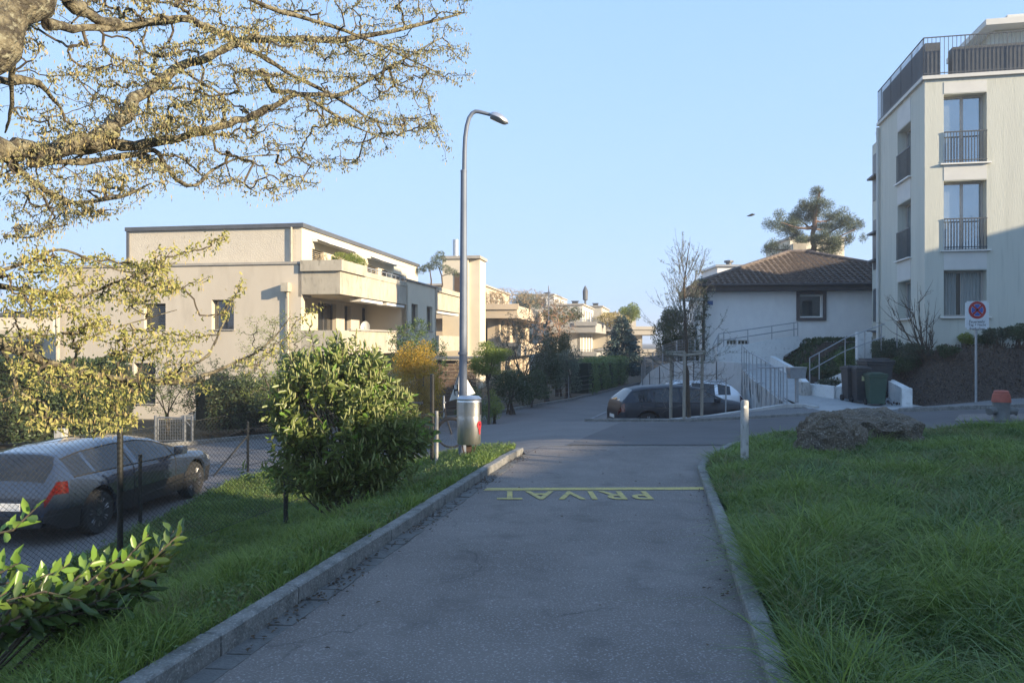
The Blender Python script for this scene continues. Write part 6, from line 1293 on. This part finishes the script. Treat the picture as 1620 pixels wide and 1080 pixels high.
shrub('garden_shrub', 'dark shrub low between the pavement fence and the conifers', 'bush', 838, 640, 36, 2.6, 1.9, m_darkg, 5500, .08, 31, 10, group=gs)
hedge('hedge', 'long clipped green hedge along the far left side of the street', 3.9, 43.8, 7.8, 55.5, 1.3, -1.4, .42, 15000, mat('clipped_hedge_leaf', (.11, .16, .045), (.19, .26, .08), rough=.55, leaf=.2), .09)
bare('bare_tree', 'leafless reddish climbing tree covering the right flank of the brown terraced house', 'tree', 872, 60, 4.4, 6.6, 420, 8, z=-1.4, m=mat('reddish_twig', (.3, .19, .12), (.22, .14, .09), s=5, rough=.9), m2=m_brownl, nl=1, ls=.05, r_tip=.012)
for i, (px, D, w_, h_, zz_) in enumerate(((775, 60, 2.6, 1.7, 4.1), (800, 60, 3, 2.1, 4.1), (838, 63, 3.2, 2.2, 4.1), (862, 68, 3.6, 2.3, 4.1))):
    bare('terrace_shrub', ['leafless shrub at the left end of the brown roof terrace', 'pale leafless tree in front of the lit top storey windows', 'brown leafless shrub in the middle of the planted roof terrace', 'dense brown shrub at the right end of the planted roof terrace'][i], 'bush', px, D, w_, h_*.9, 170, 40+i, z=zz_, m=m_brownl, m2=m_brownl, nl=1, ls=.045, group='shrubs on the roof terraces', r_tip=.01)
shrub('terrace_shrub', 'round olive green shrub on the far roof terrace, left of the dark flue', 'bush', 888, 480, 68, 4.6, 2.2, mat('olive_leaf', (.2, .19, .06), (.28, .25, .09), rough=.7), 4500, .13, 17, z0=3.0, group='shrubs on the roof terraces')
shrub('terrace_shrub', 'yellowish clipped shrub above the balcony left of the dark spruce', 'bush', 965, 480, 80, 4.4, 2.0, mat('ochre_leaf', (.28, .22, .06), (.34, .27, .09), rough=.7), 3500, .13, 18, z0=3.0, group='shrubs on the roof terraces')
shrub('terrace_tree', 'small green tree on a roof terrace right of the spruce tip', 'tree', 998, 480, 84, 3.4, 3.4, m_yelg, 4000, .14, 19, z0=2.6, trunk=1, group='shrubs on the roof terraces')
shrub('terrace_tree', 'pale green treetop above the top storey of the brown house', 'tree', 833, 480, 80, 5, 2.6, m_grey, 4000, .14, 20, z0=4.6, group='shrubs on the roof terraces')
# round yellow-green bush on the beige house's upper balcony
a_, b_ = F1.w(1.35, F1.t(548, 1.35)); r = thing('potted_shrub', 'round yellow-green shrub growing in the upper balcony trough of the beige house', 'bush', (a_, b_, 4.75)); bl = [(a_-.25, b_, 5.1, .36, .5, .3), (a_+.15, b_+.6, 5.1, .38, .6, .32), (a_+.3, b_+1.2, 5.05, .34, .5, .28)]
Pp, d = blob_points(bl, 3600, .4); leafmesh('foliage', Pp, unit(d+np.array((0, 0, .8))), .08, .025, m_yelg, r, fold=None); MB().box(a_-.4, a_+.4, b_-.2, b_+1.5, 4.45, 4.85).build('trough', m_bandc, r)
for i, px in enumerate((484, 490, 521)):
    a_, b_ = F1.w(1.2, F1.t(px+16, 1.2)) if px > 500 else F1.w((px-478)*.05+.4, .2); r = thing('balcony_plant', ['tiny sparse plant at the left corner of the upper balcony', 'small dry plant beside the leftmost one on the upper balcony', 'small dark plant left of the round shrub on the upper balcony'][i], 'plant', (a_, b_, 4.6), group='plants on the balcony'); Pp, d = blob_points([(a_, b_, 5.0, .14, .14, .2)], 160, .5)
    leafmesh('foliage', Pp, d, .05, .03, m_brownl, r, fold=None); MB().lathe([(.1, 4.6), (.13, 4.86)], (a_, b_, 0), 10).build('pot', m_bandc, r)
# little pine on the second balcony
a_, b_ = F1.w(.9, Y2+2.4); z_ = 4.6; r = thing('dwarf_pine', 'dwarf pine with two bent trunks on the roof terrace left of the lamp', 'tree', (a_, b_, z_)); q = MB()
q.tube([(a_, b_, z_), (a_+.05, b_, z_+.8), (a_-.05, b_, z_+1.5)], [.06, .05, .03], 6, False).tube([(a_+.5, b_, z_), (a_+.75, b_, z_+.5), (a_+.7, b_, z_+1.1), (a_+.5, b_, z_+1.7)], [.06, .05, .045, .03], 6, False).tube([(a_+.7, b_, z_+1.1), (a_+1.4, b_, z_+1.3)], [.03, .02], 5, False); q.build('trunk', m_barkd, r)
bl = [(a_-.2, b_, z_+1.6, .45, .4, .22), (a_+.5, b_, z_+2.1, .5, .4, .3), (a_+.2, b_, z_+1.75, .5, .4, .25), (a_-.6, b_, z_+1.4, .3, .3, .18), (a_+1.3, b_, z_+1.35, .4, .3, .2), (a_+1.6, b_, z_+1.15, .25, .25, .12), (a_+.9, b_, z_+1.6, .35, .3, .18), (a_+.6, b_, z_+2.45, .3, .25, .2)]
Pp, d = blob_points(bl, 3200, .45); leafmesh('foliage', Pp, unit(d+np.array((0, 0, .7))), .11, .03, m_pine, r, fold=None)
# blue spruce at the end of the street
sp_ = P(984, 600, 57); zb0, zt0_ = -1.2, P(0, 498, 57).z; r = thing('spruce', 'dark blue-green spruce at the end of the clipped hedge', 'tree', (sp_.x, 57, zb0)); MB().tube([(sp_.x, 57, zb0-.2), (sp_.x, 57, zt0_-.2)], [.14, .02], 8).build('trunk', m_barkd, r)
n = 15000; f = RG.random(n)**.6; tier = np.floor(f*11)/11; z = zt0_-(f)*(zt0_-zb0-.3); a = RG.random(n)*2*pi; ft = (f*11) % 1; rad = (.1+1.95*tier+.45*ft)*RG.uniform(.35, 1.02, n)*(.82+.25*np.sin(a*5+tier*40)); z = z-rad*.12*0
Pp = np.stack([sp_.x+rad*np.cos(a), 57+rad*np.sin(a), z-ft*.12+rad*.08], 1); leafmesh('foliage', Pp, unit(np.stack([np.cos(a), np.sin(a), -.1+RG.normal(size=n)*.5], 1)), .2, .07, m_spruce, r, fold=None)
# scots pine behind the white house
pc_ = P(1287, 420, 56); D_ = 56; r = thing('pine_tree', 'tall scots pine with a bare reddish trunk behind the tiled roof', 'tree', (pc_.x, D_, 0)); lim = [[V((pc_.x-.1, D_, 0)), P(1287, 430, D_), P(1287, 390, D_), P(1288, 350, D_), P(1293, 320, D_), P(1297, 302, D_)]]; rad = [[.35, .26, .22, .17, .1, .04]]
bl = []
for (x0_, y0_, x1_, y1_, s, dd) in ((1288, 362, 1235, 352, 13, -1.2), (1288, 362, 1262, 345, 14, 1), (1288, 395, 1215, 393, 11, -1), (1288, 380, 1250, 375, 13, 1.5), (1290, 350, 1320, 345, 12, 1), (1289, 375, 1335, 355, 14, -1), (1289, 385, 1355, 362, 11, 1), (1289, 395, 1325, 388, 15, -1.5), (1288, 400, 1310, 402, 12, -1), (1289, 385, 1345, 380, 9, 0), (1292, 335, 1275, 328, 12, 0), (1293, 325, 1300, 322, 12, 0), (1296, 310, 1297, 305, 8, 0), (1290, 345, 1288, 338, 14, .5), (1288, 400, 1232, 402, 9, .5), (1288, 360, 1305, 362, 12, 2), (1289, 372, 1270, 385, 9, -2), (1290, 355, 1250, 362, 10, 0), (1290, 380, 1300, 378, 12, -2)):
    a, b = P(x0_, y0_, D_), P(x1_, y1_, D_+dd); lim.append([a, a.lerp(b, .5)+V((0, 0, -.12)), b]); rad.append([.08, .06, .03]); s_ = s/1200*D_; 
    for k in range(4): bl.append((b.x+RG.normal()*s_*.55, b.y+RG.normal()*.5, b.z+RG.normal()*s_*.3+.1, s_*.66, s_*.8, s_*.72))
    m_ = a.lerp(b, .6); bl.append((m_.x, m_.y, m_.z+.15, s_*.7, s_*.7, s_*.32))
limb_mb(lim, rad, 8).build('trunk', mat('pine_bark', (.16, .1, .07), (.1, .075, .06), s=3, rough=.95, bump=.6, bs=9), r, True); Pp, d = blob_points([(x_, y_, z_, a_*1.15, b_*1.15, c_*1.1) for x_, y_, z_, a_, b_, c_ in bl], 34000, .6); leafmesh('foliage', Pp, unit(d*.6+RG.normal(size=d.shape)*.7+np.array((0, 0, .5))), .2, .028, m_pine, r, fold=None)
shrub('pine_tree', 'darker low evergreen crown at the left edge of the tower block', 'tree', 1364, 440, 50, 5.2, 6.2, m_pine, 8000, .2, 23, 14, z0=1, trunk=3.2, flat=.5)
# evergreens left of the white house
shrub('evergreen_tree', 'dark green bushy evergreen behind the young street tree', 'tree', 1073, 560, 40, 2.9, 3.6, mat('olive_dark_leaf', (.07, .085, .03), (.12, .13, .05), rough=.6, leaf=.2), 15000, .09, 24, 14, z0=.1)
shrub('evergreen_shrub', 'low dark shrub behind the wire mesh fence', 'bush', 1098, 560, 38.5, 1.9, 1.6, m_darkg, 4000, .08, 25, 10, z0=.2, group=gs)
bare('climbing_plant', 'dark straggly climber at the left corner of the white house', 'plant', 1112, 35.4, .7, 4.3, 90, 12, z=.4, m2=m_darkg, nl=3, ls=.06, r_tip=.006)
# young staked street tree
yt_ = P(1090, 660, 23.4); r = thing('street_tree', 'young leafless street tree with upright budding twigs between wooden stakes', 'tree', (yt_.x, 23.4, -.75)); D_ = 23.4
lim = [[V((yt_.x, D_, -.85)), P(1087, 600, D_), P(1085, 555, D_), P(1084, 500, D_), P(1082, 455, D_), P(1088, 405, D_), P(1092, 382, D_)]]; rad = [[.07, .055, .05, .04, .028, .014, .004]]
for x1_, y1_, y0_, dd in ((1072, 402, 520, -.3), (1050, 430, 530, .4), (1035, 455, 540, -.4), (1113, 408, 510, .3), (1130, 450, 540, -.5), (1012, 488, 555, .5), (1064, 440, 500, .7), (1105, 440, 500, -.7), (1150, 500, 560, .4), (1020, 560, 590, -.3), (1045, 620, 585, -.6), (1130, 600, 580, .5), (1165, 545, 580, .5), (1150, 590, 590, -.5), (1025, 600, 590, .3)):
    a, b = P(1086, y0_, D_), P(x1_, y1_, D_+dd); lim.append([a, a.lerp(b, .45)+V((.0, 0, -.1)), b]); rad.append([.02, .012, .003])
def shoots(root, stems, specs, m, mb_, ls=(.03, .055), nb=14, r0=.012, side=5, budz=-9):
    q = MB(); Bd = []
    def one(a, b, r, lv):
        a, b = V(a), V(b); L_ = (b-a).length; mid = a.lerp(b, .5)+V((0, 0, -.12*L_))+V(RG.normal(size=3)*.03*L_); pts = []
        for k in range(6): t_ = k/5; pts.append(a*(1-t_)**2+mid*2*t_*(1-t_)+b*t_*t_+V(RG.normal(size=3)*.012))
        q.tube(pts, [lerp(r, .0025, k/5) for k in range(6)], 4, False)
        for k in range(nb if lv == 0 else nb//2): t_ = random.uniform(.2, 1); i_ = min(4, int(t_*5)); Bd.append(pts[i_].lerp(pts[i_+1], t_*5-i_))
        if lv < 2:
            for _ in range(side if lv == 0 else 2): t_ = random.uniform(.2, .85); i_ = min(4, int(t_*5)); p = pts[i_].lerp(pts[i_+1], t_*5-i_); dd = (b-a).normalized(); dv = (dd+V(RG.normal(size=3)*.5)+V((0, 0, .25))).normalized(); one(p, p+dv*L_*random.uniform(.2, .45), r*.55, lv+1)
    for s in specs: one(s[0], s[1], r0*random.uniform(.7, 1.1), 0)
    q.build('branches', m, root); B0 = np.array([tuple(p) for p in Bd]); B0 = B0[B0[:, 2] > budz]; B, D2, L_, W_ = cluster(B0, 3, .018, ls, (ls[0]*.45, ls[1]*.5), -.8, .6); leafmesh('foliage', B, D2, L_, W_, mb_, root, fold=None)  # the small blades are the buds of the twigs
limb_mb(lim[:1], rad[:1], 8).build('trunk', m_barkd, r, True); sp2 = [(L2[0], L2[2]) for L2 in lim[1:]]
for k in range(34):
    t_ = random.random(); y0_ = lerp(585, 430, t_); sd_ = random.choice((-1, 1)); xr_ = random.uniform(.15, 1)*lerp(62, 22, t_); sp2.append((P(1086, y0_, D_), P(1086+sd_*xr_, y0_-random.uniform(40, 85)*(1 if t_ > .2 else .6), D_+random.uniform(-.9, .9))))
for k in range(16): sd_ = random.choice((-1, 1)); y0_ = random.uniform(560, 640); sp2.append((P(1086, y0_, D_), P(1086+sd_*random.uniform(20, 75), y0_+random.uniform(-45, 15), D_+random.uniform(-.9, .9))))
shoots(r, None, sp2, mat('pale_twig', (.17, .155, .13), (.1, .09, .075), s=8, rough=.9), m_grey, budz=.9, nb=7, ls=(.022, .042))
# shrubs on the bank by the tower
gb = 'shrubs on the bark mulch bank'; GR = Gr
m_box_ = mat('dusty_green_leaf', (.05, .07, .04), (.09, .11, .06), rough=.6, leaf=.15)
for i, (px, D, w_, h_, m_, lab) in enumerate(((1340, 28.2, 1.0, 1.5, m_midg, 'upright light green shrub left of the wheeled bins'), (1375, 27.3, 1.5, .9, m_box_, 'round dusty green shrub right behind the bins'), (1410, 27.6, 1.7, 1.0, m_box_, 'broad dusty shrub under the tower downpipe'),
        (1425, 26.0, 1.5, 1.0, m_darkg, 'dark green shrub above the white cheek wall'), (1452, 25.9, 1.5, .9, m_box_, 'dusty shrub at the foot of the bare bush'), (1500, 24.9, .9, .5, m_darkg, 'low grassy tuft on the open mulch slope'), (1527, 26.0, .7, .6, m_yelg, 'thin pale shrub at the top of the slope, left of the sign'),
        (1560, 25.7, .8, .5, m_darkg, 'small dark plant right behind the sign pole'), (1580, 25.2, 1.0, .8, m_box_, 'spiky green shrub right of the sign plate'), (1612, 24.9, 1.3, .8, m_darkg, 'dark shrub at the right edge of the mulch slope'), (1276, 30.2, .7, .7, m_midg, 'light green plant by the ramp wall above the footpath'),
        (1312, 26.6, 1.1, .6, m_box_, 'low plant in the planted bed behind the white low wall'), (1300, 29.5, 1.3, .7, m_darkg, 'dark ground shrub on the green bank below the square window'))):
    shrub('bank_shrub', lab, 'bush', px, 560, D, w_, h_, m_, int(2600*w_*h_)+600, .055, 60+i, 8, group=gb, fn=Gr)
c_ = P(1466, 560, 25.6); zb_ = Gr(c_.x, 25.6); r = thing('bare_bush', 'leafless multi-stemmed bush in front of the tower block corner', 'bush', (c_.x, 25.6, zb_))
sp3 = [(V((c_.x+random.gauss(0, .06), 25.6, zb_-.1)), P(x_, y_, 25.6+random.uniform(-.5, .5))) for x_, y_ in ((1405, 475), (1425, 455), (1440, 470), (1452, 445), (1462, 480), (1475, 500), (1482, 470), (1435, 500), (1478, 520), (1418, 500), (1455, 500))]
shoots(r, None, sp3, m_barkd, m_brownl, ls=(.015, .025), nb=4, r0=.03, side=5)
# ivy-green slope below the house (ground cover)
def scatter_cover(name, poly, n, m, ls, fn, label):
    X = []; 
    while len(X) < n:
        k = RG.random((n, 2)); xs = [p[0] for p in poly]; ys = [p[1] for p in poly]; x = min(xs)+k[:, 0]*(max(xs)-min(xs)); y = min(ys)+k[:, 1]*(max(ys)-min(ys)); ok = inside_np(x, y, poly); X += list(zip(x[ok], y[ok]))
    X = X[:n]; Pp = np.array([(x, y, fn(x, y)+random.uniform(0, .12)) for x, y in X]); leafo = leafmesh(name, Pp, unit(RG.normal(size=(n, 3))*.6+np.array((0, -.2, .7))), RG.uniform(ls*.6, ls*1.3, n), ls*.5, m, None, fold=None); leafo['kind'] = 'stuff'; return leafo
scatter_cover('ground_cover', [(12.5, 35.3), (12.3, 31), (12.2, 29.5), (14.5, 28.5), (17, 31), (17.5, 35.6)], 9000, m_darkg, .12, Gr, '')
scatter_cover('bark_chips', [(11.5, 23.9), (14.6, 22.6), (20.6, 18.8), (21, 24), (15, 26.2), (13, 27)], 7000, mat('bark_chip', (.14, .1, .07), (.05, .035, .025), rough=1, leaf=.01), .09, lambda x, y: Gr(x, y)-.06, '')
# bare trees added outside the frame to dapple light on the junction
def cs(s, p): return (SH.x*s-SH.y*p, SH.y*s+SH.x*p)
for i, (s_, p_) in enumerate(((19, 11.3), (20.5, 13.0), (18, 14.4))):
    x, y = cs(s_, p_); r = thing('bare_tree', ['leafless tree beside the neighbour house, nearest the lawn', 'leafless tree midway between the two neighbour houses', 'leafless tree close to the taller neighbour house'][i], 'tree', (x, y, -.3), group='trees between the neighbour houses')
    lim = [[V((x, y, -.4)), V((x, y, 2.2)), V((x+.2, y, 5)), V((x, y+.2, 8))]]; T = [V((x+RG.normal()*1.0, y+RG.normal()*1.0, RG.uniform(2.5, 9.5))) for _ in range(190)]
    q0 = limb_mb(lim, [[.16, .13, .09, .03]], 8); q1, t_, n__ = grow(lim, T, r_tip=.012, jit=.08, rmax=.06); n_ = len(q0.v); q0.v += q1.v; q0.f += [tuple(i+n_ for i in f) for f in q1.f]; q0.build('branches', m_barkd, r)
# ---- grass ----
def grass(name, poly, fn, n, hmin, hmax, m, dens=None, wbase=.0045, lean=.45, cl=1.6, seed=1, tall=None):
    xs = [p[0] for p in poly]; ys = [p[1] for p in poly]; X = np.zeros(0); Y = np.zeros(0)
    while len(X) < n:
        k = n*2; u = RG.random(k)
        y = min(ys)+(max(ys)-min(ys))*u**1.45; x = min(xs)+(max(xs)-min(xs))*RG.random(k)
        ok = inside_np(x, y, poly) & (x > -.70*y-.25) & (x < .70*y+2.6)
        X = np.concatenate([X, x[ok]]); Y = np.concatenate([Y, y[ok]])
    X, Y = X[:n], Y[:n]
    cf = np.sin(X*cl*1.3+np.sin(Y*cl*.9+seed)*1.5)*np.sin(Y*cl*1.1+np.sin(X*cl*.7)*1.3)+.5*np.sin(X*4.1+seed)*np.sin(Y*3.7); cf = np.clip(.5+.62*cf, -.12, 1.45)
    Z = np.array([fn(a, b) for a, b in zip(X, Y)]); H = RG.uniform(hmin, hmax, n)*(.4+.9*cf)*np.clip(1.55-.062*Y, .75, 1.5)
    if tall is not None: H = np.where(RG.random(n) < tall, H*1.6, H)
    edge = None
    th = RG.random(n)*2*pi; cx_ = np.round(X*2.6)/2.6+.12*np.sin(Y*9); cy_ = np.round(Y*2.6)/2.6; od = np.stack([X-cx_, Y-cy_], 1); ln_ = lean*RG.uniform(.3, 1.7, n)
    dx = np.cos(th)*.5+od[:, 0]*3; dy = np.sin(th)*.5+od[:, 1]*3; nn = np.hypot(dx, dy)+1e-6; dx, dy = dx/nn, dy/nn
    dist = np.hypot(X, Y); Wd = wbase*(1+dist*.09)*RG.uniform(.7, 1.3, n); sa = RG.random(n)*2*pi; sx_, sy_ = np.cos(sa)*Wd, np.sin(sa)*Wd
    B = np.stack([X, Y, Z-.02], 1); S = np.stack([sx_, sy_, np.zeros(n)], 1); Dh = np.stack([dx, dy, np.zeros(n)], 1); U = np.array((0, 0, 1.))
    H_ = H[:, None]; l_ = ln_[:, None]; m1 = B+U*H_*.45+Dh*H_*l_*.25; m2 = B+U*H_*.8+Dh*H_*l_*.75; tp = B+U*H_*(1-.25*l_)+Dh*H_*l_*1.45
    vs_ = np.stack([B-S/2, B+S/2, m1+S*.45, m1-S*.45, m2+S*.32, m2-S*.32, tp], 1).reshape(-1, 3); i = np.arange(n)[:, None]*7
    o = npmesh(name, vs_, [np.concatenate([i+np.array([0, 1, 2, 3]), i+np.array([3, 2, 4, 5])]), i+np.array([5, 4, 6])], m); o['kind'] = 'stuff'; return o
m_grass = mat('grass_blade', (.115, .185, .035), (.24, .32, .07), rough=.5, leaf=.35, spec=.3); m_grassy = mat('dry_grass_blade', (.16, .17, .06), (.24, .22, .1), rough=.7, leaf=.3)
LG = [(x+.02 if i < 7 else x, y) for i, (x, y) in enumerate(LAWN)]
LGV = [(max(x, -99), y) for x, y in LG]
grass('grass', LG, zlawn, 290000, .09, .24, m_grass, wbase=.005, lean=.85, tall=.08)
grass('grass', LG, zlawn, 80000, .1, .25, mat('dark_grass_blade', (.07, .13, .028), (.13, .2, .05), rough=.5, leaf=.3), wbase=.006, lean=1.0, cl=2.9, seed=9)
grass('grass', LG, zlawn, 24000, .12, .28, m_grassy, wbase=.0035, lean=.9, seed=4)
grass('grass', VERGL, zverge, 140000, .05, .17, m_grass, wbase=.0045, lean=.6, cl=2.2, seed=3, tall=.04)
grass('grass', VERGL, zverge, 18000, .06, .16, m_grassy, wbase=.0035, lean=.9, seed=6)
# broad weeds in the lawn
def weeds(name, poly, fn, n, m):
    X = []
    while len(X) < n:
        x, y = random.uniform(-6, 12), 2.3+random.random()**1.6*14
        if inside(x, y, poly) and abs(x) < .7*y: X.append((x, y, fn(x, y)))
    B = np.repeat(np.array(X), 7, 0)+RG.normal(size=(n*7, 3))*np.array((.03, .03, .0)); B[:, 2] += RG.uniform(.01, .1, len(B)); o = leafmesh(name, B, unit(RG.normal(size=B.shape)+np.array((0, 0, .5))), RG.uniform(.02, .05, len(B)), .018, m, None, fold=.2); o['kind'] = 'stuff'
m_weed = mat('weed_leaf', (.1, .17, .05), (.17, .24, .08), rough=.6, leaf=.3); weeds('weeds', LG, zlawn, 5000, m_weed); weeds('weeds', VERGL, zverge, 3500, m_weed)
# fallen leaves on the drive and in the gutter
m_dead = mat('fallen_leaf', (.1, .06, .03), (.05, .035, .022), rough=.9, leaf=.02); Fp = []
for _ in range(420): y = random.choice([7.7, 5.4, 10.3, 13])+random.gauss(0, .55); Fp.append((kx(y)+abs(random.gauss(0, .1))+.03, y))
for _ in range(45): y = random.uniform(3, 20); Fp.append((random.uniform(kx(y)+.2, rx(y)-.1), y))
for _ in range(40): y = random.uniform(4, 10); Fp.append((rx(y)-abs(random.gauss(0, .1))-.02, y))
Pp = np.array([(x, y, Gl(x, y)+.018) for x, y in Fp]); o = leafmesh('fallen_leaves', Pp, unit(np.stack([RG.normal(size=len(Pp)), RG.normal(size=len(Pp)), RG.normal(size=len(Pp))*.15], 1)), RG.uniform(.02, .045, len(Pp)), .018, m_dead, None, fold=.3, side=np.array([[0, 0, 1.]]*len(Pp))+RG.normal(size=(len(Pp), 3))*.1); o['kind'] = 'stuff'

# ---- thin evening haze ----
hm = bpy.data.materials.new('haze'); hm.use_nodes = True; nt = hm.node_tree; nt.nodes.remove(nt.nodes['Principled BSDF']); pv = nt.nodes.new('ShaderNodeVolumePrincipled')
pv.inputs['Color'].default_value = (.92, .95, 1, 1); pv.inputs['Density'].default_value = .0011; pv.inputs['Anisotropy'].default_value = .2; nt.links.new(pv.outputs[0], nt.nodes['Material Output'].inputs['Volume'])
hz = MB().box(-820, 820, -420, 1020, -3.2, 22).build('haze', hm); hz['kind'] = 'stuff'
